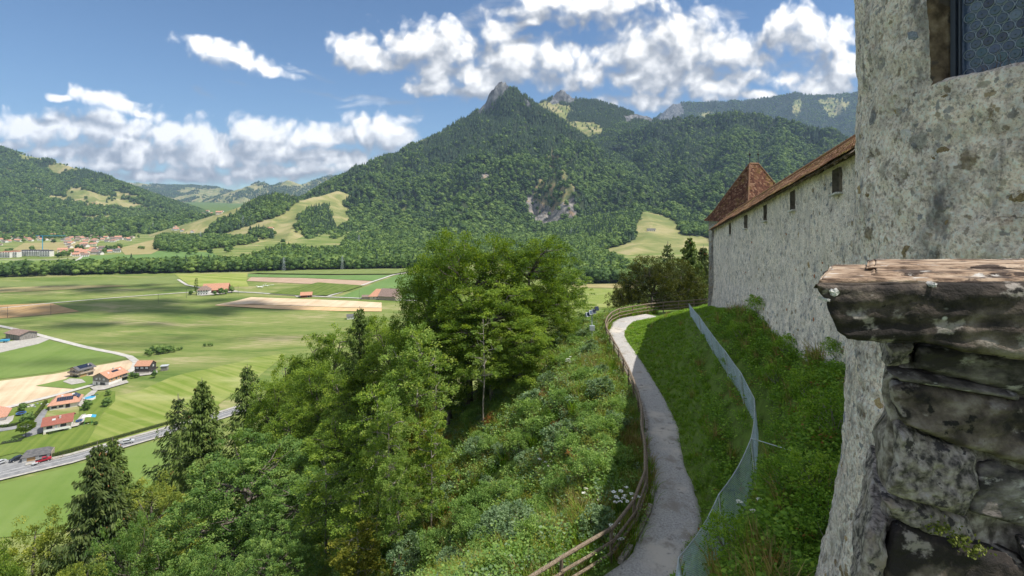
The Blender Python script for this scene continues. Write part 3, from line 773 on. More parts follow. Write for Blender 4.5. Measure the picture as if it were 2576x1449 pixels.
gx = axis([(-9000, -2000, 500), (-2000, -700, 100), (-700, -260, 20), (-260, -60, 5), (-60, -14, 1.2), (-14, 19, 0.33), (19, 60, 1.5), (60, 200, 10), (200, 1000, 60), (1000, 9000, 500)])
gy = axis([(-300, -30, 30), (-30, 6, 3), (6, 12, 1), (12, 50, 0.4), (50, 90, 1.5), (90, 300, 4), (300, 800, 12), (800, 2000, 40), (2000, 9700, 250)])
GX, GY = np.meshgrid(gx, gy)
GZ = ground_z(GX, GY)
nr, nc = GX.shape
ii = (np.arange(nr - 1)[:, None] * nc + np.arange(nc - 1)[None, :]).ravel()
gf = np.stack([ii, ii + 1, ii + nc + 1, ii + nc], axis=1)
ground = obj('ground', mesh_from('ground', np.stack([GX.ravel(), GY.ravel(), GZ.ravel()], 1), gf, [M['ground']], smooth_shade=True))
tag(ground, 'grassy hillside falling to the broad green valley floor', None, None, 'structure')


def drape(name, poly, mat, off, label=None, step=None, kind='structure', zf=None):
    """A sheet cut to the outline poly (XY points) and laid on the land."""
    zf = zf or ground_z
    bm = bmesh.new()
    vs = [bm.verts.new((p[0], p[1], 0)) for p in poly]
    try:
        bm.faces.new(vs)
    except ValueError:
        bm.free()
        return None
    if step:
        xs = [p[0] for p in poly]
        ys = [p[1] for p in poly]
        for lo, hi, ax in ((min(xs), max(xs), 0), (min(ys), max(ys), 1)):
            n = int(min(90, max(1, (hi - lo) / step)))
            for k in range(1, n):
                c = lo + (hi - lo) * k / n
                co = (c, 0, 0) if ax == 0 else (0, c, 0)
                no = (1, 0, 0) if ax == 0 else (0, 1, 0)
                bmesh.ops.bisect_plane(bm, geom=bm.verts[:] + bm.edges[:] + bm.faces[:], plane_co=co, plane_no=no)
    bmesh.ops.triangulate(bm, faces=bm.faces[:])
    co = np.array([v.co[:] for v in bm.verts])
    z = zf(co[:, 0], co[:, 1]) + off
    for v, zz in zip(bm.verts, z):
        v.co.z = zz
    bm.normal_update()
    for f in bm.faces:
        if f.normal.z < 0:
            f.normal_flip()
    me = bpy.data.meshes.new(name)
    bm.to_mesh(me)
    bm.free()
    me.materials.append(mat)
    o = obj(name, me)
    tag(o, label, None, None, kind)
    return o


def ribbon(name, pts, width, mat, off, label=None, step=6.0, zf=None):
    """A strip of road along XY points."""
    zf = zf or ground_z
    P = [np.array(pts[0][:2], dtype=float)]
    for a, b in zip(pts[:-1], pts[1:]):
        a, b = np.array(a[:2], dtype=float), np.array(b[:2], dtype=float)
        n = max(1, int(np.hypot(*(b - a)) / step))
        for k in range(1, n + 1):
            P.append(a + (b - a) * k / n)
    P = np.array(P)
    T = np.gradient(P, axis=0)
    T /= np.linalg.norm(T, axis=1)[:, None] + 1e-9
    N = np.stack([T[:, 1], -T[:, 0]], 1)
    wv = np.asarray(width) if not np.isscalar(width) else np.full(len(P), width)
    if len(wv) != len(P):
        wv = np.interp(np.linspace(0, 1, len(P)), np.linspace(0, 1, len(wv)), wv)
    cols = []
    K = 5
    for k in range(K):
        q = P + N * ((k / (K - 1) - 0.5) * wv)[:, None]
        cols.append(np.stack([q[:, 0], q[:, 1], zf(q[:, 0], q[:, 1]) + off], 1))
    V = np.stack(cols, 1).reshape(-1, 3)
    f = []
    for i in range(len(P) - 1):
        for k in range(K - 1):
            a = i * K + k
            f.append((a, a + 1, a + K + 1, a + K))
    o = obj(name, mesh_from(name, V, f, [mat], smooth_shade=True))
    me = o.data
    tag(o, label, None, None, 'structure')
    return o


# ------------------------------------------------------------------ gravel path
def catmull(P, n=8):
    P = np.asarray(P, dtype=float)
    out = []
    for i in range(len(P) - 1):
        p0, p1, p2, p3 = P[max(i - 1, 0)], P[i], P[i + 1], P[min(i + 2, len(P) - 1)]
        for t in np.linspace(0, 1, n, endpoint=False):
            out.append(0.5 * ((2 * p1) + (-p0 + p2) * t + (2 * p0 - 5 * p1 + 4 * p2 - p3) * t * t + (-p0 + 3 * p1 - 3 * p2 + p3) * t ** 3))
    out.append(P[-1])
    return np.array(out)


_sel = slice(3, 3 + 1 + len(_left) + 2)
pc_s = catmull(np.column_stack([PC[_sel], PHW[_sel]]), 10)
K = 13
rows = []
T = np.gradient(pc_s[:, :2], axis=0)
T /= np.linalg.norm(T, axis=1)[:, None]
N = np.stack([T[:, 1], -T[:, 0]], 1)
for k in range(K):
    s = (k / (K - 1)) * 2 - 1
    jit = 0.13 * fbm(np.arange(len(pc_s)) * 0.37, np.full(len(pc_s), k * 3.3), octv=3, seed=3) if abs(s) == 1 else 0
    q = pc_s[:, :2] + N * (s * (pc_s[:, 2] + 0.10) + jit)[:, None]
    z = PATH_Z + 0.05 + 0.03 * (1 - s * s) + 0.02 * fbm(q[:, 0] * 1.5, q[:, 1] * 1.5, octv=3, seed=8) - (0.16 if abs(s) == 1 else 0)
    rows.append(np.stack([q[:, 0], q[:, 1], z], 1))
V = np.stack(rows, 1)
n_, k_, _ = V.shape
ii = (np.arange(n_ - 1)[:, None] * k_ + np.arange(k_ - 1)[None, :]).ravel()
path = obj('path', mesh_from('path', V.reshape(-1, 3), np.stack([ii, ii + 1, ii + k_ + 1, ii + k_], 1), [M['gravel']], smooth_shade=True))
tag(path, 'pale grey gravel footpath curving along the hillside below the castle', None, None, 'structure')

# ------------------------------------------------------------------ mountains
def P3(l):
    return [np.array(px3(*p)) for p in l]


def dist_ridges(x, y, ridges):
    """Height of the land under a set of ridges: each falls away from its crest by its slope."""
    best = np.full(x.shape, -1e9)
    for (pts, slope, conc) in ridges:
        Q = pts
        for a, b in zip(Q[:-1], Q[1:]):
            dx, dy = b[0] - a[0], b[1] - a[1]
            L2 = dx * dx + dy * dy + 1e-9
            t = np.clip(((x - a[0]) * dx + (y - a[1]) * dy) / L2, 0, 1)
            d = np.hypot(x - (a[0] + t * dx), y - (a[1] + t * dy))
            zc = a[2] + t * (b[2] - a[2])
            dd = d + conc * 180 * (1 - np.exp(-d / 180.0))
            h = zc - slope * dd
            k = 18.0
            hh = np.clip(0.5 + 0.5 * (h - best) / k, 0, 1)
            best = np.where(best < -1e8, h, best * (1 - hh) + h * hh + k * hh * (1 - hh))
    return best


def in_poly(px, py, poly):
    c = np.zeros(px.shape, dtype=bool)
    n = len(poly)
    for i in range(n):
        x1, y1 = poly[i]
        x2, y2 = poly[(i + 1) % n]
        cond = ((y1 > py) != (y2 > py)) & (px < (x2 - x1) * (py - y1) / (y2 - y1 + 1e-12) + x1)
        c ^= cond
    return c


def to_px(x, y, z):
    return CX + F_PX * x / y, HY - F_PX * z / y


MOUNT = {}
SKYLINE = None


def mountain(key, ridges, a0, a1, y0, y1, na, ny, rough, label, meadows=(), cliffs=(), base=-96.0, seed=1, gul=0.0, bare=False, dark=(), scrub=(), woods=(), dist=1.0):
    """One mountain as a fan-shaped sheet of land from y0 to y1 metres ahead between two bearings (given as picture columns)."""
    if dist != 1.0:
        ridges = [([(p[0], p[1], p[2] * dist) for p in r[0]], r[1], r[2]) for r in ridges]
        y0, y1, base = y0 * dist, y1 * dist, base * dist if base > 0 else base
    ua = np.linspace((a0 - CX) / F_PX, (a1 - CX) / F_PX, na)
    ys = np.geomspace(y0, y1, ny)
    Yg = np.repeat(ys[:, None], na, 1)
    Xg = Yg * ua[None, :]
    wq = 42 * min(rough, 34) / 30
    Hx = Xg + wq * fbm(Xg / 210 + 7, Yg / 210, octv=3, seed=seed + 40) + 0.35 * wq * fbm(Xg / 60, Yg / 60 + 5, octv=2, seed=seed + 42)
    Hy = Yg + wq * fbm(Xg / 210, Yg / 210 + 7, octv=3, seed=seed + 41)
    H = dist_ridges(Hx, Hy, [(P3(r[0]), r[1], r[2]) for r in ridges])
    H0 = dist_ridges(Xg, Yg, [(P3(r[0]), r[1], r[2]) for r in ridges])
    near_top = np.clip(1 - (np.max(H0, axis=0)[None, :] - H0) / 70.0, 0, 1)
    H = H * (1 - near_top) + H0 * near_top
    rel = np.clip((H - base) / 120.0, 0, 1)
    gl = fbm(Xg / 260, Yg / 260, octv=5, gain=0.52, seed=seed)
    gully = 1 - np.abs(fbm(Xg / 170 + 4, Yg / 170, octv=4, seed=seed + 30)) * 2
    crest = np.clip(1 - (np.max(H, axis=0)[None, :] - H) / 60.0, 0, 1)
    H = H + rough * gl * rel * (1 - 0.75 * crest) - gul * np.clip(gully, 0, 1) * rel * (1 - 0.8 * crest)
    PX, PY = to_px(Xg, Yg, H)
    cover = np.zeros(H.shape)              # 0 forest, 1 meadow, 2 rock
    wx, wy = fbm(Xg / 60, Yg / 60, octv=3, seed=seed + 60) * 9, fbm(Xg / 60 + 9, Yg / 60, octv=3, seed=seed + 61) * 6
    for poly in meadows:
        cover[in_poly(PX + wx, PY + wy, poly)] = 1
    for poly in cliffs:
        cover[in_poly(PX + wx, PY + wy, poly)] = 2
    for poly in dark:
        cover[in_poly(PX + 0.5 * wx, PY + 0.5 * wy, poly)] = 4
    for poly in scrub:
        cover[in_poly(PX + wx, PY + wy, poly)] = 3
    if bare:
        cover[:] = np.where(cover == 0, 1, cover)
    for poly in woods:
        cover[in_poly(PX + wx, PY + wy, poly)] = 0
    H = np.where(cover == 2, H + 9 * fbm(Xg / 25, H / 60, octv=4, seed=seed + 80), H)
    H = np.where(cover == 4, H + 4 * fbm(Xg / 18, H / 70, octv=3, seed=seed + 81), H)
    V = np.stack([Xg.ravel(), Yg.ravel(), H.ravel()], 1)
    i0 = (np.arange(ny - 1)[:, None] * na + np.arange(na - 1)[None, :]).ravel()
    fc = np.stack([i0, i0 + 1, i0 + na + 1, i0 + na], 1)
    zmax = H.ravel()[fc].max(1)
    keep = zmax > base - 4
    fc = fc[keep]
    cf = cover.ravel()[fc].max(1).astype(int)
    me = mesh_from(key, V, fc, [M['forest_floor'], M['alp'], M['rock_cliff'], M['scrub'], M['rock_dark']], cf, True)
    o = obj('mountain', me)
    tag(o, label, None, None, 'structure')
    MOUNT[key] = dict(X=Xg, Y=Yg, Z=H, cover=cover, base=base, ua=ua, ys=ys)
    return o


M['forest_floor'] = surf('forest_floor', [(0.3, (0.022, 0.034, 0.014)), (0.7, (0.05, 0.068, 0.026))], scale=0.02, coord='Position', detail=8, rough=0.95)
M['scrub'] = surf('scrub', [(0.34, (0.10, 0.12, 0.045)), (0.52, (0.20, 0.185, 0.075)), (0.68, (0.30, 0.23, 0.12))], scale=0.03, coord='Position', detail=9, rough=0.95)
M['rock_dark'] = surf('rock_dark', [(0.30, (0.055, 0.06, 0.065)), (0.5, (0.12, 0.125, 0.13)), (0.72, (0.22, 0.22, 0.215))], scale=0.03, coord='Position', detail=10, rough=0.95, stretch=(1.6, 1, 0.5), bump=0.8, bscale=0.08, bdist=5.0)
M['alp'] = surf('alp', [(0.34, (0.155, 0.185, 0.055)), (0.52, (0.245, 0.245, 0.090)), (0.68, (0.34, 0.30, 0.145))], scale=0.012, coord='Position', detail=9, rough=0.95, distort=0.5)

# the pointed mountain in the middle: skyline ridge, the spur towards us that carries the cliff, its right shoulder
R_MAIN = [
    ([(1218, 262, 2860), (1232, 232, 2850), (1248, 206, 2840), (1262, 197, 2830), (1272, 205, 2820), (1283, 218, 2800), (1300, 228, 2780)], 2.9, 0.0),
    ([(1222, 258, 2850), (1200, 278, 2830), (1165, 300, 2780), (1130, 320, 2720), (1085, 345, 2640), (1040, 362, 2560), (1000, 378, 2480), (960, 398, 2400), (925, 415, 2320), (890, 436, 2240), (845, 462, 2130), (800, 485, 2020), (775, 512, 1900), (756, 556, 1700), (742, 606, 1420)], 0.52, 0.25),
    ([(1290, 224, 2790), (1315, 240, 2720), (1330, 262, 2640), (1350, 285, 2540), (1368, 308, 2440), (1384, 345, 2290), (1400, 400, 2080), (1412, 440, 1930), (1418, 476, 1800), (1412, 500, 1735), (1392, 556, 1610), (1400, 592, 1480)], 0.60, 0.35),
    ([(1345, 284, 2570), (1385, 318, 2500), (1430, 357, 2400), (1470, 386, 2290), (1505, 415, 2160), (1535, 446, 2010), (1556, 480, 1840), (1572, 520, 1640), (1590, 572, 1400), (1560, 622, 1150)], 0.62, 0.25),
    ([(1130, 320, 2720), (1080, 420, 2200), (1040, 500, 1780), (1010, 560, 1480), (985, 622, 1180)], 0.50, 0.2),
    ([(960, 398, 2400), (920, 470, 1960), (890, 540, 1620), (870, 610, 1250)], 0.50, 0.2),
    ([(1230, 260, 2850), (1220, 380, 2250), (1200, 460, 1850), (1175, 540, 1520), (1160, 610, 1230)], 0.5, 0.2),
]
SKY_CLIFF = [(1200, 290), (1215, 245), (1262, 180), (1294, 205), (1290, 224), (1272, 232), (1250, 250), (1228, 272)]
CLIFF = [(1322, 498), (1345, 484), (1356, 490), (1378, 512), (1398, 508), (1420, 484), (1446, 480), (1450, 545), (1434, 578), (1392, 584), (1350, 562), (1324, 540)]
mountain('main', R_MAIN, 700, 1640, 1020, 3000, 470, 230, 56, 'steep forested mountain with a pointed rock summit and a pale cliff',
         meadows=[[(1030, 352), (1130, 308), (1138, 318), (1110, 338), (1040, 366)], [(1005, 545), (1030, 500), (1036, 500), (1012, 552)]],
         cliffs=[CLIFF, [(1215, 440), (1222, 428), (1225, 442), (1215, 452)]], dark=[SKY_CLIFF, [(1318, 246), (1334, 264), (1340, 282), (1326, 272)]], scrub=[[(1375, 400), (1392, 380), (1412, 420), (1440, 460), (1444, 490), (1400, 520), (1340, 500), (1352, 470), (1385, 440)]], seed=3, gul=72)

R_RIGHT = [
    ([(1545, 345, 3000), (1600, 322, 2960), (1660, 304, 2920), (1700, 297, 2880), (1740, 292, 2850), (1780, 287, 2820), (1850, 281, 2760), (1920, 288, 2700), (2000, 303, 2620), (2080, 324, 2520), (2150, 355, 2420), (2260, 398, 2250), (2400, 440, 2050), (2600, 452, 1900), (2950, 440, 1800)], 0.66, 0.2),
    ([(1660, 304, 2920), (1640, 380, 2450), (1620, 440, 2100), (1610, 500, 1750), (1600, 545, 1500)], 0.6, 0.2),
    ([(1740, 292, 2850), (1730, 380, 2350), (1712, 460, 1930), (1690, 530, 1600), (1660, 560, 1430)], 0.6, 0.2),
    ([(1850, 281, 2760), (1830, 390, 2200), (1800, 480, 1800), (1765, 560, 1450), (1735, 600, 1260)], 0.6, 0.2),
    ([(1960, 295, 2660), (1960, 400, 2100), (1930, 500, 1650), (1890, 580, 1300)], 0.6, 0.2),
    ([(2080, 324, 2520), (2090, 440, 1950), (2060, 540, 1500)], 0.6, 0.2),
]
mountain('right', R_RIGHT, 1480, 2900, 1120, 3100, 560, 200, 54, 'long wooded mountain ridge rising behind the castle wall', seed=9, gul=70)

R_SECOND = [
    ([(1290, 285, 3900), (1345, 264, 3900), (1372, 254, 3880), (1384, 248, 3870)], 0.5, 0.0),
    ([(1384, 248, 3870), (1396, 236, 3860), (1410, 223, 3850), (1422, 228, 3840), (1438, 243, 3830)], 2.4, 0.0),
    ([(1438, 244, 3830), (1465, 250, 3800), (1500, 252, 3760), (1530, 262, 3720), (1560, 272, 3680), (1600, 287, 3620), (1625, 292, 3600), (1645, 303, 3560), (1665, 318, 3500)], 0.5, 0.1),
    ([(1400, 250, 3850), (1420, 300, 3500), (1450, 350, 3150)], 0.42, 0.1),
    ([(1560, 275, 3680), (1540, 330, 3300), (1510, 380, 3000)], 0.5, 0.1),
]
mountain('second', R_SECOND, 1270, 1700, 2900, 4050, 260, 110, 22, 'rocky secondary peak above a sunny alpine pasture',
         meadows=[[(1340, 264), (1378, 254), (1440, 270), (1425, 305), (1500, 308), (1520, 330), (1470, 352), (1360, 320)]],
         dark=[[(1385, 255), (1405, 218), (1418, 218), (1450, 248), (1438, 262), (1410, 258), (1392, 262)], [(1570, 292), (1610, 284), (1645, 298), (1640, 308), (1600, 300), (1575, 312)]], seed=15, base=60, gul=10)

R_FARR = [([(1676, 300, 5200), (1682, 274, 5180), (1694, 259, 5160), (1720, 257, 5140), (1780, 256, 5120), (1850, 254, 5080), (1900, 248, 5060), (1960, 240, 5040), (2000, 233, 5020), (2040, 238, 5000), (2090, 238, 4980), (2170, 229, 4950), (2300, 238, 4900), (2600, 262, 4850), (2950, 280, 4800)], 0.85, 0.0),
          ([(2000, 233, 5020), (1990, 300, 4500)], 0.5, 0.0), ([(2120, 234, 4970), (2130, 310, 4400)], 0.5, 0.0), ([(1800, 256, 5100), (1790, 300, 4700)], 0.6, 0.0)]
mountain('far_right', R_FARR, 1640, 2900, 3300, 5400, 520, 90, 40, 'distant blue limestone ridge ending in a sheer cliff',
         meadows=[[(1990, 262), (2010, 250), (2025, 262), (2005, 290)], [(2060, 255), (2100, 245), (2140, 262), (2095, 300), (2080, 280)], [(1750, 285), (1790, 280), (1800, 292), (1760, 296)]],
         dark=[[(1650, 310), (1684, 255), (1712, 258), (1722, 280), (1700, 304)]], seed=21, base=-40, gul=30, dist=1.25)

R_LEFT = [
    ([(-260, 330, 3300), (-120, 345, 3300), (0, 372, 3250), (50, 387, 3200), (110, 397, 3150), (150, 410, 3100), (200, 425, 3020), (270, 446, 2900), (300, 460, 2840), (340, 481, 2760), (400, 508, 2620), (450, 526, 2480), (520, 548, 2250)], 0.42, 0.25),
    ([(-60, 360, 3270), (-20, 450, 2500), (20, 520, 1950), (40, 570, 1600)], 0.40, 0.15),
    ([(50, 387, 3200), (90, 470, 2450), (120, 530, 2000), (140, 575, 1650)], 0.40, 0.15),
    ([(200, 425, 3020), (225, 480, 2500), (250, 540, 2050), (260, 575, 1720)], 0.38, 0.15),
    ([(120, 528, 2000), (200, 545, 1900), (300, 552, 1850), (400, 545, 1900), (470, 540, 2000), (560, 545, 2050)], 0.34, 0.1),
    ([(250, 555, 1800), (350, 566, 1700), (430, 570, 1650), (500, 562, 1720)], 0.34, 0.1),
]
mountain('left', R_LEFT, -320, 640, 1480, 3500, 430, 170, 26, 'wooded mountainside above the valley town with a hamlet on its shelf',
         meadows=[[(42, 385), (110, 392), (116, 402), (55, 406)], [(115, 420), (150, 408), (225, 425), (180, 430), (140, 440)], [(10, 425), (45, 428), (30, 436)],
                  [(160, 485), (180, 470), (240, 485), (300, 498), (380, 525), (340, 528), (240, 522), (190, 512), (175, 500)], [(118, 488), (165, 500), (170, 510), (125, 505)], [(120, 518), (150, 520), (130, 530)],
                  [(270, 478), (330, 490), (370, 505), (300, 495)], [(190, 545), (280, 540), (330, 552), (220, 556)], [(70, 470), (130, 478), (110, 482)]],
         cliffs=[[(150, 570), (200, 568), (200, 574), (152, 575)]], seed=27, gul=22)

R_FARL = [([(180, 440, 7200), (260, 452, 7100), (300, 455, 7000), (350, 460, 6900), (400, 463, 6800), (480, 466, 6700), (540, 469, 6600), (600, 485, 6300), (650, 500, 6000)], 0.30, 0.1),
          ([(350, 460, 6900), (400, 490, 5800), (440, 510, 4900)], 0.25, 0.0), ([(480, 466, 6700), (500, 495, 5500)], 0.25, 0.0)]
mountain('far_left', R_FARL, 140, 720, 3900, 7500, 240, 70, 45, 'far hazy grazing hills at the head of the valley', bare=True, seed=33, base=-60, gul=25, dist=1.2)
R_FARM = [([(711, 463, 5770), (723, 447, 5800), (730, 451, 5800), (742, 462, 5800)], 1.3, 0.0), ([(640, 463, 5690), (650, 456, 5700), (664, 458, 5700), (684, 468, 5700)], 0.9, 0.0), ([(770, 460, 5950), (826, 440, 6100), (860, 446, 6150)], 0.8, 0.0), ([(500, 520, 5000), (530, 506, 5200), (560, 492, 5400), (600, 476, 5600), (645, 460, 5700), (660, 461, 5700), (682, 467, 5700), (705, 462, 5750), (722, 455, 5800), (729, 452, 5800), (738, 460, 5800), (760, 464, 5900), (790, 453, 6000), (830, 444, 6100), (900, 430, 6200), (980, 425, 6200)], 0.42, 0.1),
          ([(600, 476, 5600), (620, 505, 4700), (640, 518, 4100)], 0.4, 0.0), ([(722, 455, 5800), (700, 490, 5000), (690, 515, 4200)], 0.45, 0.0)]
mountain('far_mid', R_FARM, 470, 1020, 3500, 6500, 240, 80, 40, 'bluish far hills with steep pastures closing the valley', bare=True, seed=39, base=-50, gul=30, dist=1.2)

R_KNOLL = [([(470, 590, 1420), (530, 578, 1480), (575, 560, 1540), (625, 536, 1600), (660, 508, 1640), (690, 496, 1660), (720, 500, 1680), (745, 508, 1700), (790, 498, 1800), (850, 480, 1950)], 0.36, 0.0),
           ([(690, 508, 1660), (680, 560, 1420), (650, 600, 1230), (620, 630, 1060)], 0.30, 0.0), ([(770, 515, 1720), (740, 560, 1420), (720, 610, 1180), (700, 640, 1000)], 0.30, 0.0)]
mountain('knoll', R_KNOLL, 300, 960, 940, 2000, 320, 130, 9, 'sunny pasture hill with a dark wood on its crown', bare=True,
         woods=[[(515, 590), (540, 566), (600, 535), (650, 500), (685, 480), (745, 490), (748, 512), (735, 525), (690, 548), (640, 566), (600, 578), (545, 592)], [(750, 575), (755, 545), (790, 525), (830, 520), (860, 640), (790, 625), (765, 600)], [(628, 590), (650, 580), (690, 584), (685, 600), (650, 598)]], seed=45, gul=3)

R_MEADOW = [([(1620, 532, 1560), (1640, 560, 1350), (1630, 590, 1180), (1600, 625, 1010), (1560, 655, 860)], 0.16, 0.0),
            ([(1700, 570, 1450), (1720, 610, 1150), (1720, 650, 930)], 0.16, 0.0), ([(1480, 600, 1350), (1440, 640, 1000)], 0.2, 0.0), ([(1800, 580, 1350), (1830, 640, 1000)], 0.2, 0.0)]
mountain('pasture', R_MEADOW, 1380, 1960, 800, 1600, 260, 100, 4, 'sunlit sloping pasture between the woods right of the main mountain', seed=51, base=-95,
         meadows=[[(1490, 645), (1555, 618), (1592, 602), (1602, 570), (1608, 545), (1628, 522), (1660, 540), (1695, 555), (1725, 590), (1790, 600), (1820, 650), (1700, 652), (1600, 664), (1535, 660)]])
# ------------------------------------------------------------------ trees and shrubs
def unit(v):
    return v / (np.linalg.norm(v, axis=-1, keepdims=True) + 1e-9)


def leaves_mesh(name, pos, along, nrm, size, tint, mat, aspect=0.62, fold=0.0):
    """One small kite-shaped leaf per row."""
    n = len(pos)
    along = unit(along)
    side = unit(np.cross(nrm, along))
    up = np.cross(along, side)
    size = np.asarray(size)[:, None]
    a = pos - along * size * 0.5
    c = pos + along * size * 0.5
    b = pos + side * size * aspect * 0.5 + up * size * fold
    d = pos - side * size * aspect * 0.5 + up * size * fold
    V = np.stack([a, b, c, d], 1).reshape(-1, 3)
    F = np.arange(n * 4, dtype=np.int32).reshape(n, 4)
    return mesh_from(name, V, F, [mat], fattrs={'tint': tint})


def sprays(rng, lobes, n_spray, per, reach, leaf, flat=0.14, droop=0.3, shell=(0.62, 1.03), zmin=-0.45, spread=0.75, upright=0.75):
    """Leaf sprays over the surface of a crown made of lobes (centre, radii): returns leaf rows and the spray centres."""
    lobes = [(np.array(c, float), np.array(r, float)) for c, r in lobes]
    w = np.array([r[0] * r[2] + r[0] * r[1] for _, r in lobes])
    w /= w.sum()
    C, O, TT = [], [], []
    tries = 0
    while len(C) < n_spray and tries < n_spray * 12:
        tries += 1
        k = rng.choice(len(lobes), p=w)
        c, r = lobes[k]
        d = rng.normal(size=3)
        d /= np.linalg.norm(d)
        if d[2] < zmin:
            continue
        f = shell[0] + (shell[1] - shell[0]) * rng.random() ** 0.6
        p = c + d * r * f
        bad = False
        for j, (c2, r2) in enumerate(lobes):
            if j != k and np.linalg.norm((p - c2) / r2) < 0.68:
                bad = True
                break
        if bad and rng.random() < 0.85:
            continue
        C.append(p)
        o = d * np.array([1, 1, 0.35])
        o[2] += 0.10
        O.append(o / np.linalg.norm(o))
        TT.append(rng.random())
    C, O, TT = np.array(C), np.array(O), np.array(TT)
    n = len(C)
    m = n * per
    idx = np.repeat(np.arange(n), per)
    sc = np.repeat(rng.uniform(0.65, 1.25, n), per) * reach
    u = rng.random(m) ** 0.8 * 1.15 - 0.35
    v = rng.normal(size=m) * 0.42 * spread * (1.1 - 0.6 * np.abs(u))
    w_ = rng.normal(size=m) * flat
    o = O[idx]
    s = unit(np.cross(np.array([0, 0, 1.0]), o))
    n_up = np.cross(o, s)
    n_up = unit(n_up + 0.5 * o * rng.normal(size=(n, 1))[idx] * 0.5)
    pos = C[idx] + o * (u * sc)[:, None] + s * (v * sc)[:, None] + n_up * (w_ * sc)[:, None]
    pos[:, 2] -= droop * sc * np.maximum(u, 0) ** 2
    along = unit(o + s * (v * 1.4)[:, None] + rng.normal(size=(m, 3)) * 0.35)
    nr = unit(np.array([0, 0, upright]) + 0.35 * o + rng.normal(size=(m, 3)) * 0.45)
    size = leaf * rng.uniform(0.65, 1.3, m)
    tint = np.clip(0.5 + (TT[idx] - 0.5) * 0.55 + rng.normal(size=m) * 0.17, 0, 1)
    return pos, along, nr, size, tint, C


def limb(mb, a, b, r0, r1, rng, sides=6, sag=0.0, n=5, wob=0.06):
    a, b = np.array(a, float), np.array(b, float)
    L = np.linalg.norm(b - a)
    pts = []
    off = rng.normal(size=3) * L * wob
    for i in range(n + 1):
        t = i / n
        p = a + (b - a) * t + off * math.sin(math.pi * t) + np.array([0, 0, -sag * L * t * t + sag * L * t])
        pts.append(p)
    mb.tube(pts, [r0 + (r1 - r0) * i / n for i in range(n + 1)], sides, 0, False)
    return pts


def make_broadleaf(kind, seed, height, lobes, n_spray, per, reach, leaf, lmat, bark='bark', trunk_r=0.3, trunk_top=0.7, twigs=60, lean=(0, 0), **kw):
    """A broadleaved tree standing at the origin: trunk with limbs, and a crown of leaf sprays. Not linked to the scene."""
    rng = np.random.default_rng(seed)
    pos, al, nr, size, tint, C = sprays(rng, lobes, n_spray, per, reach, leaf, **kw)
    crown = leaves_mesh(kind + '_crown', pos, al, nr, size, tint, M[lmat])
    mb = MB()
    tp = [(0, 0, -1.5), (0, 0, 0), (lean[0] * 0.3, lean[1] * 0.3, height * 0.25), (lean[0] * 0.7 + rng.normal() * 0.1, lean[1] * 0.7, height * 0.5), (lean[0], lean[1], height * trunk_top)]
    mb.tube(tp, [trunk_r * 1.35, trunk_r, trunk_r * 0.82, trunk_r * 0.6, trunk_r * 0.18], 9)
    ends = []
    for (c, r) in lobes:
        zt = max(height * 0.15, min(c[2] - 0.4 * r[2], height * trunk_top * 0.95))
        t = zt / (height * trunk_top)
        st = (lean[0] * t, lean[1] * t, zt)
        pts = limb(mb, st, c, trunk_r * 0.5, trunk_r * 0.16, rng, 6, 0.05)
        ends.append((np.array(c), pts))
    for i in rng.choice(len(C), min(twigs, len(C)), replace=False):
        j = int(np.argmin([np.linalg.norm(C[i] - e[0]) for e in ends]))
        pts = ends[j][1]
        st = pts[int(rng.integers(2, len(pts)))]
        limb(mb, st, C[i], trunk_r * 0.15, trunk_r * 0.035, rng, 4, 0.0, 4, 0.08)
    return dict(crown=crown, trunk=mb.mesh(kind + '_trunk', [M[bark]], True), height=height, name=kind)


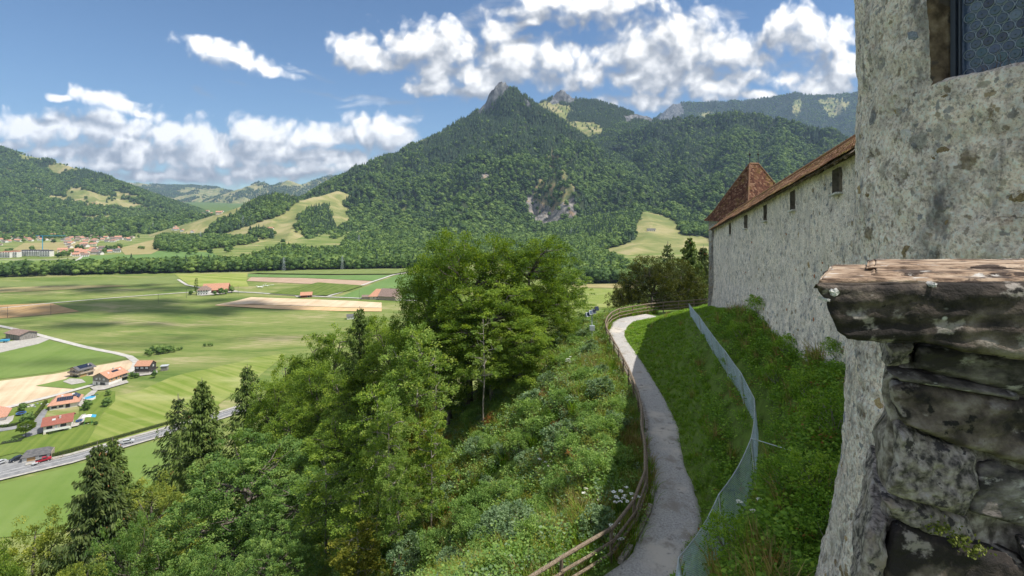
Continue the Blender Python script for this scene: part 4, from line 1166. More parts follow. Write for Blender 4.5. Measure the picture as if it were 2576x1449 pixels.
def make_spruce(kind, seed, height, base_r, whorl_gap, mat, low=0.06, per=46, cones=0, leaf=0.42, power=0.85, sparse=1.0, trunk_r=0.28):
    rng = np.random.default_rng(seed)
    P, A, Nn, S, T = [], [], [], [], []
    mb = MB()
    mb.tube([(0, 0, -1.5), (0, 0, 0), (0.05, 0.05, height * 0.5), (0, 0, height)], [trunk_r * 1.2, trunk_r, trunk_r * 0.55, 0.02], 8)
    cm = MB()
    z = height * low
    while z < height * 0.985:
        f = 1 - z / height
        r = base_r * f ** power
        nb = max(4, int(round((5.5 + 3 * f) * sparse)))
        a0 = rng.random() * 6.28
        for b in range(nb):
            ang = a0 + 6.283 * b / nb + rng.normal() * 0.22
            L = r * rng.uniform(0.62, 1.18) + 0.15
            d = np.array([math.cos(ang), math.sin(ang), 0])
            rise = 0.30 - 0.75 * f + rng.normal() * 0.08
            n = max(6, int(per * (0.25 + L / base_r)))
            u = rng.random(n) ** 0.7
            side = np.array([-d[1], d[0], 0])
            v = rng.normal(size=n) * 0.16 * L * (0.35 + 0.9 * (1 - u))
            zc = rise * L * u - 0.16 * L * u * (1 - u) * 2 + 0.22 * L * np.maximum(u - 0.6, 0)
            hang = -np.abs(rng.normal(size=n)) * (0.10 + 0.085 * L)
            p = np.outer(u * L, d) + np.outer(v, side) + np.outer(z + zc + hang, [0, 0, 1])
            al = np.outer(np.ones(n), d * 0.55) + np.outer(np.sign(v) * 0.55, side) + np.outer(-0.35 - rng.random(n) * 0.5, [0, 0, 1])
            P.append(p)
            A.append(al)
            Nn.append(np.tile([0, 0, 1.0], (n, 1)) + rng.normal(size=(n, 3)) * 0.55)
            S.append(leaf * rng.uniform(0.7, 1.35, n) * (0.55 + 0.5 * min(1, L / 1.5)))
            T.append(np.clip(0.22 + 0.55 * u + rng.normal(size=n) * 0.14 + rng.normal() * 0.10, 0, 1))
            tip = d * L + np.array([0, 0, z + rise * L + 0.05 * L])
            mb.tube([(0, 0, z), tuple(d * L * 0.5 + np.array([0, 0, z + rise * L * 0.5 - 0.06 * L])), tuple(tip)], [0.018 + 0.02 * f, 0.014, 0.006], 3, 0, False)
            if cones and z > height * 0.55 and rng.random() < cones:
                for _ in range(int(rng.integers(1, 4))):
                    q = d * L * rng.uniform(0.6, 0.95) + side * rng.normal() * 0.25
                    qz = z + rise * L * 0.75 - 0.12
                    cm.tube([(q[0], q[1], qz), (q[0], q[1], qz - 0.10), (q[0], q[1], qz - 0.22)], [0.03, 0.05, 0.02], 5)
        z += whorl_gap * (0.55 + 0.65 * f) * rng.uniform(0.8, 1.2)
    P, A, Nn, S, T = np.vstack(P), np.vstack(A), np.vstack(Nn), np.concatenate(S), np.concatenate(T)
    crown = leaves_mesh(kind + '_crown', P, A, Nn, S, T, M[mat], aspect=0.3)
    out = dict(crown=crown, trunk=mb.mesh(kind + '_trunk', [M['bark']], True), height=height, name=kind)
    if cones and cm.n:
        out['cones'] = cm.mesh(kind + '_cones', [M['cone']], True)
    return out


TREE_LOG = []


def plant(tpl, x, y, top=None, h=None, wscale=1.0, rz=None, label=None, cat='tree', group=None, name=None, z=None, sink=0.0):
    """Stand a tree on the ground at (x, y); its height is h, or up to the level top."""
    z0 = gz(x, y) if z is None else z
    if h is None:
        h = top - z0
    s = h / tpl['height']
    o = empty(name or tpl['name'], (x, y, z0 - sink), random.uniform(0, 6.28) if rz is None else rz)
    o.scale = (s * wscale, s * wscale, s)
    obj('trunk', tpl['trunk'], o)
    obj('crown', tpl['crown'], o)
    if 'cones' in tpl:
        c = obj('cones', tpl['cones'], o)
        c['kind'] = 'stuff'
    tag(o, label, cat, group)
    TREE_LOG.append((name or tpl['name'], round(x, 1), round(y, 1), round(z0, 1), round(h, 1)))
    return o


def at_px(px, top_py, Y, tpl, label, wpx=None, group=None, name=None, wnat=None, **kw):
    x = (px - CX) / F_PX * Y
    top = (HY - top_py) / F_PX * Y
    h = top - gz(x, Y)
    ws = 1.0
    if wpx and wnat:
        ws = (wpx / F_PX * Y) / (wnat * h / tpl['height'])
    return plant(tpl, x, Y, top=top, wscale=ws, label=label, group=group, name=name, **kw)


# the kinds (built once each; widths in 'wnat')
def dome(h, w, n, seed, zlo=0.35, zhi=0.88, core=0.62):
    rng = np.random.default_rng(seed)
    L = [((0, 0, h * 0.60), (w * 0.30 * core / 0.62, w * 0.30 * core / 0.62, h * 0.28))]
    for i in range(n):
        a = 2.4 * i + rng.normal() * 0.25
        t = (i + 0.5) / n
        z = h * (zlo + (zhi - zlo) * t)
        prof = math.sqrt(max(0.05, 1 - ((t - 0.25) / 0.85) ** 2)) if t > 0.25 else 0.86
        rr = w * 0.5 * prof * 0.62
        s = w * rng.uniform(0.17, 0.25) * (1 - 0.25 * t)
        L.append(((rr * math.cos(a), rr * math.sin(a), z), (s, s, s * rng.uniform(0.62, 0.85))))
    return L


T_OAK = make_broadleaf('oak_tree', 101, 16, dome(16, 12, 17, 1, 0.30, 0.90), 780, 84, 1.0, 0.168, 'leaf_oak', trunk_r=0.38, twigs=90, zmin=-0.5, flat=0.2)
T_BEECH = make_broadleaf('beech_tree', 102, 16, dome(16, 9.5, 15, 2, 0.22, 0.90), 640, 86, 0.95, 0.155, 'leaf_beech', trunk_r=0.32, flat=0.14, droop=0.35, twigs=80)
T_BEECH2 = make_broadleaf('beech_tree', 103, 14, dome(14, 8, 13, 3, 0.20, 0.90), 520, 86, 0.9, 0.155, 'leaf_beech', trunk_r=0.28, flat=0.14, droop=0.4, twigs=70)
T_MAPLE = make_broadleaf('maple_tree', 104, 13, dome(13, 12.5, 19, 4, 0.25, 0.86), 600, 84, 0.80, 0.185, 'leaf_maple', trunk_r=0.34, flat=0.13, droop=0.22, twigs=80, upright=1.1)
T_LIME = make_broadleaf('lime_tree', 105, 15, dome(15, 9, 15, 5, 0.25, 0.88), 460, 84, 0.82, 0.15, 'leaf_lime', trunk_r=0.3, flat=0.16, droop=0.4, twigs=60)
T_ASH = make_broadleaf('ash_tree', 106, 10, dome(10, 4.6, 12, 6, 0.36, 0.93, 0.5), 230, 66, 0.62, 0.135, 'leaf_ash', 'pale_bark', trunk_r=0.11, trunk_top=0.82, twigs=70, lean=(0.3, 0.1))
T_SAP = make_broadleaf('young_beech', 107, 10, dome(10, 4.4, 13, 7, 0.30, 0.95, 0.5), 190, 60, 0.70, 0.15, 'leaf_beech', 'pale_bark', trunk_r=0.10, trunk_top=0.9, flat=0.06, droop=0.3, twigs=80)
T_YEL = make_broadleaf('yellowing_tree', 108, 8, dome(8, 3.6, 11, 8, 0.25, 0.92, 0.5), 130, 56, 0.6, 0.14, 'leaf_yellow', 'pale_bark', trunk_r=0.08, trunk_top=0.9, twigs=60)
T_BARE = make_broadleaf('thin_tree', 109, 8, dome(8, 2.6, 8, 9, 0.42, 0.95, 0.4), 44, 46, 0.45, 0.13, 'leaf_ash', 'pale_bark', trunk_r=0.075, trunk_top=0.96, twigs=44)
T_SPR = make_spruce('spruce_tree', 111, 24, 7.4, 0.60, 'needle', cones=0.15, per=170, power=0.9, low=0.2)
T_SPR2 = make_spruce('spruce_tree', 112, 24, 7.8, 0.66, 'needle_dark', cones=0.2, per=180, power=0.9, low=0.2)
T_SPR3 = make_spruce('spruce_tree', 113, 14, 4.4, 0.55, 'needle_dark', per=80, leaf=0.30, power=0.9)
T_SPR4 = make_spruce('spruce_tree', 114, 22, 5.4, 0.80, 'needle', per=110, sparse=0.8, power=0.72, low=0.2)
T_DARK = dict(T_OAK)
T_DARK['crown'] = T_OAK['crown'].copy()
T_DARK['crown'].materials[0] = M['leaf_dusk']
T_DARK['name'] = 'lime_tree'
# ------------------------------------------------------------------ woods (one mass of small trees per hill)
def blob_tree(name, seed, conifer=False):
    """A small far tree: a lumpy, ragged crown (or a ragged cone) of a few hundred faces, one unit tall."""
    rng = np.random.default_rng(seed)
    if conifer:
        mb = MB()
        V, F, T = [], [], []
        n = 0
        for k in range(7):
            z0 = 0.06 + 0.125 * k
            r = 0.20 * (1 - k / 7.6)
            m = 9
            for i in range(m):
                a = 6.283 * (i + rng.random() * 0.6) / m
                rr = r * rng.uniform(0.65, 1.25)
                z = z0 - 0.03 * rng.random()
                p = [(0, 0, z0 + 0.21), (rr * math.cos(a - 0.36), rr * math.sin(a - 0.36), z + 0.03), (rr * 1.12 * math.cos(a), rr * 1.12 * math.sin(a), z - 0.02), (rr * math.cos(a + 0.36), rr * math.sin(a + 0.36), z + 0.03)]
                V += p
                F.append((n, n + 1, n + 2, n + 3))
                T.append(float(np.clip(rng.normal(0.5, 0.2), 0, 1)))
                n += 4
        return mesh_from(name, np.array(V), np.array(F, dtype=np.int32), [M['needle_far']], fattrs={'tint': T})
    lobes = dome(1.0, 0.74 * rng.uniform(0.9, 1.15), 7, seed, 0.24, 0.82, 0.62)
    bm = bmesh.new()
    bmesh.ops.create_icosphere(bm, subdivisions=2, radius=1.0)
    sv = np.array([v.co[:] for v in bm.verts])
    sf = np.array([[v.index for v in f.verts] for f in bm.faces])
    bm.free()
    V, F, T = [], [], []
    for n, (c, r) in enumerate(lobes):
        q = 1 + 0.20 * fbm(sv[:, 0] * 2.1 + n * 7 + seed, sv[:, 1] * 2.1, sv[:, 2] * 2.1, 2, 0.6, seed=seed)
        V.append(sv * q[:, None] * np.array(r) * 1.12 + np.array(c))
        F.append(sf + n * len(sv))
        T.append(np.clip(0.5 + rng.normal() * 0.10 + rng.normal(size=len(sf)) * 0.10, 0, 1))
    V, F, T = np.vstack(V), np.vstack(F), np.concatenate(T)
    pos, al, nr, sz, ti, C = sprays(rng, lobes, 40, 8, 0.10, 0.085, flat=0.22, droop=0.2, zmin=-0.6, upright=0.3, shell=(0.98, 1.16))
    nr = unit(nr * 0.5 + unit(pos - np.array([0, 0, 0.5])))
    al, nr = unit(al), unit(nr)
    sd = unit(np.cross(nr, al))
    k = len(V)
    L = np.stack([pos - al * sz[:, None] * 0.5, pos + sd * sz[:, None] * 0.42, pos + al * sz[:, None] * 0.5, pos - sd * sz[:, None] * 0.42], 1).reshape(-1, 3)
    q = np.arange(len(pos)) * 4 + k
    tri = np.vstack([np.stack([q, q + 1, q + 2], 1), np.stack([q, q + 2, q + 3], 1)])
    return mesh_from(name, np.vstack([V, L]), np.vstack([F, tri]).astype(np.int32), [M['leaf_far']], fattrs={'tint': np.concatenate([T, ti, ti])})


FAR_LIB = bpy.data.collections.new('far_tree_kinds')
for i in range(5):
    FAR_LIB.objects.link(bpy.data.objects.new('far_kind_%d' % i, blob_tree('far_broadleaf', 300 + i)))
for i in range(3):
    FAR_LIB.objects.link(bpy.data.objects.new('far_kind_%d' % (5 + i), blob_tree('far_conifer', 320 + i, True)))


def scatter(name, P, Rz, S, I, lib, label, tilt=None, group=None):
    """One object that stands a copy of the library's things on every point (a mass nobody could count)."""
    n = len(P)
    me = bpy.data.meshes.new(name)
    me.vertices.add(n)
    me.vertices.foreach_set('co', np.asarray(P, dtype=np.float32).ravel())
    a = me.attributes.new('rot', 'FLOAT_VECTOR', 'POINT')
    rv = np.zeros((n, 3), dtype=np.float32)
    rv[:, 2] = Rz
    if tilt is not None:
        rv[:, :2] = tilt
    a.data.foreach_set('vector', rv.ravel())
    a = me.attributes.new('scl', 'FLOAT_VECTOR', 'POINT')
    S = np.asarray(S, dtype=np.float32)
    if S.ndim == 1:
        S = np.repeat(S[:, None], 3, 1)
    a.data.foreach_set('vector', S.ravel())
    a = me.attributes.new('idx', 'INT', 'POINT')
    a.data.foreach_set('value', np.asarray(I, dtype=np.int32))
    o = obj(name, me)
    ng = bpy.data.node_groups.new(name + '_nodes', 'GeometryNodeTree')
    ng.interface.new_socket('Geometry', in_out='INPUT', socket_type='NodeSocketGeometry')
    ng.interface.new_socket('Geometry', in_out='OUTPUT', socket_type='NodeSocketGeometry')
    gi_ = nd(ng, 'NodeGroupInput')
    go_ = nd(ng, 'NodeGroupOutput')
    ci = nd(ng, 'GeometryNodeCollectionInfo')
    ci.inputs['Collection'].default_value = lib
    ci.inputs['Separate Children'].default_value = True
    ci.inputs['Reset Children'].default_value = True
    m2p = nd(ng, 'GeometryNodeMeshToPoints')
    ng.links.new(gi_.outputs[0], m2p.inputs[0])
    def named(t, nm):
        q = nd(ng, 'GeometryNodeInputNamedAttribute', data_type=t)
        q.inputs['Name'].default_value = nm
        return q.outputs['Attribute']
    iop = nd(ng, 'GeometryNodeInstanceOnPoints')
    ng.links.new(m2p.outputs[0], iop.inputs['Points'])
    ng.links.new(ci.outputs[0], iop.inputs['Instance'])
    iop.inputs['Pick Instance'].default_value = True
    ng.links.new(named('INT', 'idx'), iop.inputs['Instance Index'])
    e2r = nd(ng, 'FunctionNodeEulerToRotation')
    ng.links.new(named('FLOAT_VECTOR', 'rot'), e2r.inputs[0])
    ng.links.new(e2r.outputs[0], iop.inputs['Rotation'])
    ng.links.new(named('FLOAT_VECTOR', 'scl'), iop.inputs['Scale'])
    ng.links.new(iop.outputs[0], go_.inputs[0])
    md = o.modifiers.new('scatter', 'NODES')
    md.node_group = ng
    tag(o, label, None, group, 'stuff')
    return o


def wood(key, label, spacing, hmin, hmax, conif=0.3, conif_z=0.0015, seed=0, sparse_meadow=0.0, only=None, cut=None, alt=None):
    """Trees over a mountain's wooded ground, thinned where a nearer slope hides it."""
    m = MOUNT[key]
    X, Y, Z, cv = m['X'], m['Y'], m['Z'], m['cover']
    rng = np.random.default_rng(500 + seed)
    dx = np.gradient(X, axis=1)
    dy = np.gradient(Y, axis=0)
    zx = np.gradient(Z, axis=1) / (dx + 1e-9)
    zy = np.gradient(Z, axis=0) / (dy + 1e-9)
    area = np.abs(dx * dy) * np.sqrt(1 + zx ** 2 + zy ** 2)
    # slope that turns its back on us far from any crest is left out
    el = Z / Y
    run = np.maximum.accumulate(el, axis=0)
    prev = np.vstack([np.full((1, X.shape[1]), -9.0), run[:-1]])
    vis = ((el + 34.0 / Y) > prev) & (Z > m['base'] + 3)
    dens = area / spacing ** 2 * vis
    dens *= np.select([cv == 0, cv == 1, cv == 3], [1.0, sparse_meadow, 0.38], np.where(cv == 4, 0.0, 0.05))
    if only is not None:
        dens *= only(X, Y, Z)
    lam = dens.ravel()
    tot = int(lam.sum())
    cidx = rng.choice(len(lam), tot, p=lam / lam.sum())
    ny, nx = X.shape
    j, i = np.divmod(cidx, nx)
    fj, fi = j + rng.random(tot) - 0.5, i + rng.random(tot) - 0.5
    fj, fi = np.clip(fj, 0, ny - 1.001), np.clip(fi, 0, nx - 1.001)
    j0, i0 = fj.astype(int), fi.astype(int)
    tj, ti = fj - j0, fi - i0
    def bil(A):
        return A[j0, i0] * (1 - tj) * (1 - ti) + A[j0, i0 + 1] * (1 - tj) * ti + A[j0 + 1, i0] * tj * (1 - ti) + A[j0 + 1, i0 + 1] * tj * ti
    x, y, z = bil(X), bil(Y), bil(Z)
    cn = fbm(x / 140, y / 140, octv=3, seed=seed + 70)
    pc = conif + cn * 0.9 + (z - 100) * conif_z
    isc = rng.random(tot) < np.clip(pc, 0.02, 0.95)
    h = rng.uniform(hmin, hmax, tot) * np.where(isc, 1.15, 0.92)
    P = np.stack([x, y, z - 0.6], 1)
    wsc = rng.uniform(0.85, 1.45, tot) * np.where(isc, 0.95, 1.0)
    S = np.stack([h * wsc, h * wsc, h], 1)
    I = np.where(isc, 5 + rng.integers(0, 3, tot), rng.integers(0, 5, tot))
    scatter('woodland', P, rng.uniform(0, 6.28, tot), S, I, FAR_LIB, label)
    return tot


n_far = 0
n_far += wood('main', 'dense mixed forest cloaking the pointed mountain', 10.0, 11, 25, 0.36, 0.0016, 1)
n_far += wood('right', 'dense broadleaf forest on the ridge behind the castle wall', 10.6, 11, 25, 0.22, 0.0012, 2)
n_far += wood('second', 'dark conifers around the rocky secondary peak', 10.0, 14, 22, 0.75, 0.0006, 3, sparse_meadow=0.05)
n_far += wood('far_right', 'conifer forest on the distant blue ridge', 17, 18, 28, 0.7, 0.0, 4, sparse_meadow=0.15)
n_far += wood('left', 'forest on the mountainside above the valley town', 10.5, 13, 22, 0.25, 0.001, 5, sparse_meadow=0.02)
n_far += wood('far_left', 'wood patches on the far grazing hills', 18, 15, 26, 0.5, 0, 6, sparse_meadow=1.0,
              only=lambda X, Y, Z: sstep(0.06, 0.14, fbm(X / 420, Y / 420, octv=4, seed=91)))
n_far += wood('far_mid', 'wood patches on the far steep hills', 17, 15, 26, 0.6, 0, 7, sparse_meadow=1.0,
              only=lambda X, Y, Z: sstep(-0.06, 0.04, fbm(X / 330 + 3, Y / 330, octv=4, seed=95)))
n_far += wood('pasture', 'woods bordering the sunlit pasture', 8.0, 13, 20, 0.1, 0.0, 9)
n_far += wood('knoll', 'dark wood on the crown of the pasture hill', 7.6, 12, 19, 0.38, 0.0, 8)
print('far trees', n_far)


def belt(name, label, spots, h0, h1, conif=0.05, seed=0, jitter=4.0):
    """A wood on the plain from (x, y) spots."""
    rng = np.random.default_rng(seed)
    S = np.array(spots)
    x = S[:, 0] + rng.normal(size=len(S)) * jitter
    y = S[:, 1] + rng.normal(size=len(S)) * jitter
    z = plain_z(x, y)
    isc = rng.random(len(S)) < conif
    h = rng.uniform(h0, h1, len(S)) * np.where(isc, 1.15, 1)
    w = rng.uniform(0.9, 1.25, len(S))
    scatter(name, np.stack([x, y, z - 0.5], 1), rng.uniform(0, 6.28, len(S)), np.stack([h * w, h * w, h], 1), np.where(isc, 5 + rng.integers(0, 3, len(S)), rng.integers(0, 5, len(S))), FAR_LIB, label)


def fill_px(poly, spacing, seed=0, zf=hit_plain):
    """Spots over the part of the plain seen inside a picture outline."""
    pts = [zf(*p) for p in poly]
    pts = [(p.x, p.y) for p in pts if p]
    xs, ys = [p[0] for p in pts], [p[1] for p in pts]
    gx_, gy_ = np.meshgrid(np.arange(min(xs), max(xs), spacing), np.arange(min(ys), max(ys), spacing))
    gx_, gy_ = gx_.ravel(), gy_.ravel()
    k = in_poly(gx_, gy_, pts)
    return list(zip(gx_[k], gy_[k]))


# the river wood across the plain: a front row of single trees, and the mass behind them
FRONT = [(-60, 703), (0, 699), (120, 694), (250, 691), (400, 688), (520, 686), (640, 683), (760, 680), (880, 679), (1000, 677), (1120, 675)]
FRONTP = [hit_plain(*p) for p in FRONT]
front_line = np.array([(p.x, p.y) for p in FRONTP])
seg = np.hypot(*np.diff(front_line, axis=0).T)
cum = np.concatenate([[0], np.cumsum(seg)])
FARM = []
t = 0.0
rngf = np.random.default_rng(77)
RTRUNK = MB().tube([(0, 0, -0.05), (0, 0, 0.5)], [0.028, 0.015], 6).mesh('trunk', [M['bark']])
mid_kinds = [FAR_LIB.objects[k].data for k in range(5)]
ntree = 0
while t < cum[-1]:
    x, y = np.interp(t, cum, front_line[:, 0]), np.interp(t, cum, front_line[:, 1])
    h = rngf.uniform(14, 21)
    o = empty('riverside_tree', (x + rngf.normal() * 1.0, y + 4 + rngf.normal() * 2.5, float(plain_z(np.array([x]), np.array([y]))[0]) - 0.4))
    obj('crown', mid_kinds[int(rngf.integers(0, 5))], o)
    obj('trunk', RTRUNK, o)
    w = rngf.uniform(0.85, 1.15)
    o.scale = (h * w, h * w, h)
    o.rotation_euler = (0, 0, rngf.uniform(0, 6.28))
    tag(o, 'round green tree in the front row of the long riverside wood', 'tree', 'front row of the riverside wood')
    t += h * rngf.uniform(0.42, 0.62)
    ntree += 1
mass = []
for k in range(int(cum[-1] / 5.5)):
    tt = k * 5.5
    x, y = np.interp(tt, cum, front_line[:, 0]), np.interp(tt, cum, front_line[:, 1])
    px_ = CX + F_PX * x / y
    depth = np.interp(px_, [-60, 180, 400, 620, 760, 900, 1120], [34, 36, 44, 70, 170, 240, 260])
    for q in np.arange(13, depth, 9.0):
        mass.append((x * (1 + q / y), y + q))
belt('woodland', 'long dense riverside wood crossing the plain', mass, 14, 21, 0.08, 31, 2.6)
# woods at the foot of the mountain and right of the big tree
belt('woodland', 'wood below the mountain foot beyond the riverside trees', fill_px([(650, 655), (700, 630), (790, 640), (850, 652), (868, 618), (880, 596), (1000, 592), (1520, 592), (1500, 636), (1470, 655), (1120, 664), (900, 670), (760, 670)], 9.5), 13, 20, 0.12, 32, 3.0)
belt('woodland', 'wood in the hollow between the big tree and the castle', fill_px([(1330, 700), (1340, 640), (1420, 600), (1490, 610), (1500, 640), (1560, 665), (1600, 690), (1680, 700), (1720, 712), (1560, 716), (1480, 716), (1400, 716)], 8.5), 13, 19, 0.08, 33, 3.0)
belt('woodland', 'bushy copse on the pasture below the dark wood', fill_px([(388, 628), (400, 598), (440, 592), (500, 594), (545, 600), (630, 602), (642, 612), (600, 618), (560, 624), (470, 634), (430, 634)], 9.0), 11, 17, 0.05, 34, 3.0)
belt('woodland', 'green strip of trees and gardens around the valley town', fill_px([(-40, 600), (60, 590), (200, 588), (330, 590), (340, 600), (200, 600), (60, 604), (-40, 606)], 15.0), 9, 16, 0.2, 35, 6.0)
# ------------------------------------------------------------------ castle
def stone_lump(seed, n=18, flat=0.35):
    """A rough, roundish flat stone with a flat-ish face, as a low mesh about one unit across (face towards +Z)."""
    rng = np.random.default_rng(seed)
    m = 7
    rim = []
    for i in range(m):
        a = 6.283 * (i + rng.uniform(-0.25, 0.25)) / m
        r = rng.uniform(0.38, 0.56)
        rim.append((r * math.cos(a), r * math.sin(a)))
    V = [(x * 1.0, y * 1.0, -0.3) for x, y in rim] + [(x, y, flat * 0.35 + rng.normal() * 0.03) for x, y in rim] + [(x * 0.66, y * 0.66, flat * 0.7 + rng.normal() * 0.05) for x, y in rim] + [(0, 0, flat * 0.75)]
    F = []
    for i in range(m):
        j = (i + 1) % m
        F += [(i, j, m + j, m + i), (m + i, m + j, 2 * m + j, 2 * m + i), (2 * m + i, 2 * m + j, 3 * m)]
    return V, F


LUMPS = {}
for key in ('stone_grey', 'stone_blue', 'stone_brown', 'stone_ochre', 'stone_red', 'stone_pale'):
    LUMPS[key] = []
    for k in range(4):
        V_, F_ = stone_lump(40 * k + len(key))
        LUMPS[key].append(mesh_from(key, np.array(V_), F_, [M[key]]))


def set_stone(parent, p, nrm, size, key, rng, aspect=0.7, proud=0.02, roll=None, name='stone'):
    o = obj(name, LUMPS[key][int(rng.integers(0, 4))], parent)
    nrm = Vector(nrm).normalized()
    q = nrm.to_track_quat('Z', 'Y')
    o.rotation_mode = 'QUATERNION'
    from mathutils import Quaternion
    o.rotation_quaternion = q @ Quaternion((0, 0, 1), roll if roll is not None else rng.normal() * 0.5)
    o.location = Vector(p) + nrm * (proud - 0.26 * 0.09)
    o.scale = (size, size * aspect, 0.09)
    return o


# --- round tower, with a leaded window of bull's-eye panes
TC = Vector((8.74, 6.68))
TR = 3.5
tower = empty('round_tower', (TC.x, TC.y, -6.5))
tag(tower, 'round stone tower of worn pale plaster with a leaded bullseye window', 'tower')


def tower_r(z):
    z = np.asarray(z, dtype=float)
    return TR + 0.045 * np.maximum(-z, 0) + 0.30 * np.clip((-z - 3.2) / 3.4, 0, 3) ** 1.7


# the window opening, in the tower's own (angle, height): the reveal is cut into the shell
def ang_at(px):
    """Bearing of the tower face (angle about its axis) seen at a picture column."""
    th = math.atan2(px - CX, F_PX)
    d = Vector((math.sin(th), math.cos(th)))
    b = d.dot(TC)
    disc = b * b - (TC.length_squared - TR * TR)
    t_ = b - math.sqrt(max(disc, 0))
    p = d * t_ - TC
    return math.atan2(p.y, p.x) % (2 * math.pi)


A_L = ang_at(2338)
A_R = ang_at(2860)
W_Z0, W_Z1 = 1.50, 4.4
na, nz = 420, 330
angs = np.linspace(math.pi * 0.42, math.pi * 1.55, na)
# make two columns and two rows land exactly on the opening
iL, iR = int(np.argmin(abs(angs - max(A_L, A_R)))), int(np.argmin(abs(angs - min(A_L, A_R))))
zs = np.linspace(-9.0, 9.0, nz)
j0 = int(np.argmin(abs(zs - W_Z0)))
j1 = int(np.argmin(abs(zs - W_Z1)))
AA, ZZ = np.meshgrid(angs, zs)
RR = tower_r(ZZ)
bx, by = np.cos(AA) * 3.5, np.sin(AA) * 3.5
d1 = fbm(bx * 0.7, by * 0.7, ZZ * 0.7, 3, seed=201) * 0.055
d2 = fbm(bx * 2.6, by * 2.6, ZZ * 2.6, 4, seed=202) * 0.045
d3 = fbm(bx * 9, by * 9, ZZ * 9, 4, 0.62, seed=203) * 0.026
holes = -0.05 * sstep(0.42, 0.62, fbm(bx * 2.2 + 5, by * 2.2, ZZ * 2.9, 3, seed=204))
RR = RR + d1 + d2 + d3 + holes
lo, hi = min(iL, iR), max(iL, iR)
# the splay: round the opening's edges the face rolls inward
mask_in = np.zeros(AA.shape, dtype=bool)
mask_in[j0:j1 + 1, lo:hi + 1] = True
V = np.stack([np.cos(AA) * RR, np.sin(AA) * RR, ZZ + 6.5], 2)
FV = []
idx = lambda j, i: j * na + i
jj, ii_ = np.meshgrid(np.arange(nz - 1), np.arange(na - 1), indexing='ij')
keep = ~((jj >= j0) & (jj < j1) & (ii_ >= lo) & (ii_ < hi))
a_ = (jj * na + ii_)[keep]
F4 = np.stack([a_, a_ + 1, a_ + na + 1, a_ + na], 1)
shell = obj('wall', mesh_from('tower_wall', V.reshape(-1, 3), F4, [M['tower_render']], smooth_shade=True), tower)
# reveal: jamb, sill and lintel going in 0.42 m; the jamb is of rough brown stone
def tower_pt(a, z, depth, base=None):
    r = (base if base is not None else TR) - depth
    return (math.cos(a) * r, math.sin(a) * r, z + 6.5)


rngc = np.random.default_rng(55)
a_left, a_right = max(A_L, A_R), min(A_L, A_R)
a_left = angs[iL]
a_right = angs[iR]
DEPTH = 0.27
nzj, ndj = 60, 12
Vj, Fj = [], []
for j in range(nzj + 1):
    z = zs[j0] + (zs[j1] - zs[j0]) * j / nzj
    for k in range(ndj + 1):
        dpt = DEPTH * 1.25 * k / ndj
        rr0 = float(RR[min(nz - 1, max(0, int(round((z - zs[0]) / (zs[1] - zs[0]))))), iR])
        n_ = float(fbm(np.array([z * 4.0]), np.array([dpt * 9.0]), octv=4, seed=77)[0]) * 0.05 * (1 if 0 < k else 0)
        a2 = a_right + n_ / 9.0 + 0.012 * k / ndj
        Vj.append(tower_pt(a2, z, dpt, rr0))
for j in range(nzj):
    for k in range(ndj):
        b_ = j * (ndj + 1) + k
        Fj.append((b_, b_ + 1, b_ + ndj + 2, b_ + ndj + 1))
obj('jamb', mesh_from('jamb', np.array(Vj), Fj, [M['jamb_stone']], smooth_shade=True), tower)
# sill: a rough ledge sloping up to the glass
Vs, Fs = [], []
nsa, nsd = 70, 10
for i in range(nsa + 1):
    a = a_left + (a_right - a_left) * i / nsa
    ic = int(round(lo + (hi - lo) * (i / nsa if iL < iR else 1 - i / nsa)))
    rr0 = float(RR[j0, ic])
    for k in range(nsd + 1):
        dpt = DEPTH * 1.3 * k / nsd
        n_ = float(fbm(np.array([a * 14.0]), np.array([dpt * 9.0]), octv=4, seed=78)[0]) * 0.05 * (1 if 0 < k else 0)
        Vs.append(tower_pt(a, zs[j0] + 0.10 * k / nsd + n_, dpt, rr0))
for i in range(nsa):
    for k in range(nsd):
        b_ = i * (nsd + 1) + k
        Fs.append((b_, b_ + 1, b_ + nsd + 2, b_ + nsd + 1))
obj('window_ledge', mesh_from('window_ledge', np.array(Vs), Fs, [M['tower_render']], smooth_shade=True), tower)
mbh = MB()
for i in range(12):
    aa0, aa1 = a_left + (a_right - a_left) * i / 12, a_left + (a_right - a_left) * (i + 1) / 12
    mbh.add([tower_pt(aa0, zs[j1], -0.03), tower_pt(aa1, zs[j1], -0.03), tower_pt(aa1, zs[j1], 0.5), tower_pt(aa0, zs[j1], 0.5)], [(0, 1, 2, 3)])
mbh.build('lintel', M['jamb_stone'], tower)

# the window itself is flat: frame plane between the two jamb edges
pA = Vector(tower_pt(a_left - 0.035, 0, DEPTH))
pB = Vector(tower_pt(a_right + 0.014, 0, DEPTH))
wu = (pB - pA)
WL = wu.length
wu.normalize()
wn = Vector((wu.y, -wu.x, 0))
if wn.dot(Vector((TC.x, TC.y, 0))) > 0:
    wn = -wn
win = empty('window', (0, 0, 0))
win.parent = tower
wo_ = Vector((pA.x, pA.y, W_Z0 + 0.02 + 6.5))
Mw = Matrix((wu, wn, Vector((0, 0, 1)))).transposed()
Wm = Mw.to_4x4()
Wm.translation = wo_
win.matrix_local = Wm
WH = W_Z1 - W_Z0
mf = MB()
mf.box((WL - 0.03, 0, WH / 2), (0.055, 0.06, WH))
mf.box((WL / 2, 0, 0.03), (WL, 0.058, 0.05))
mf.box((WL - 0.83, 0.004, WH / 2), (0.085, 0.07, WH))
mf.box((WL - 0.10, 0.012, WH / 2), (0.018, 0.03, WH))
mf.box((WL - 0.90, 0.014, WH / 2), (0.022, 0.03, WH))
mf.build('frame', M['window_iron'], win)
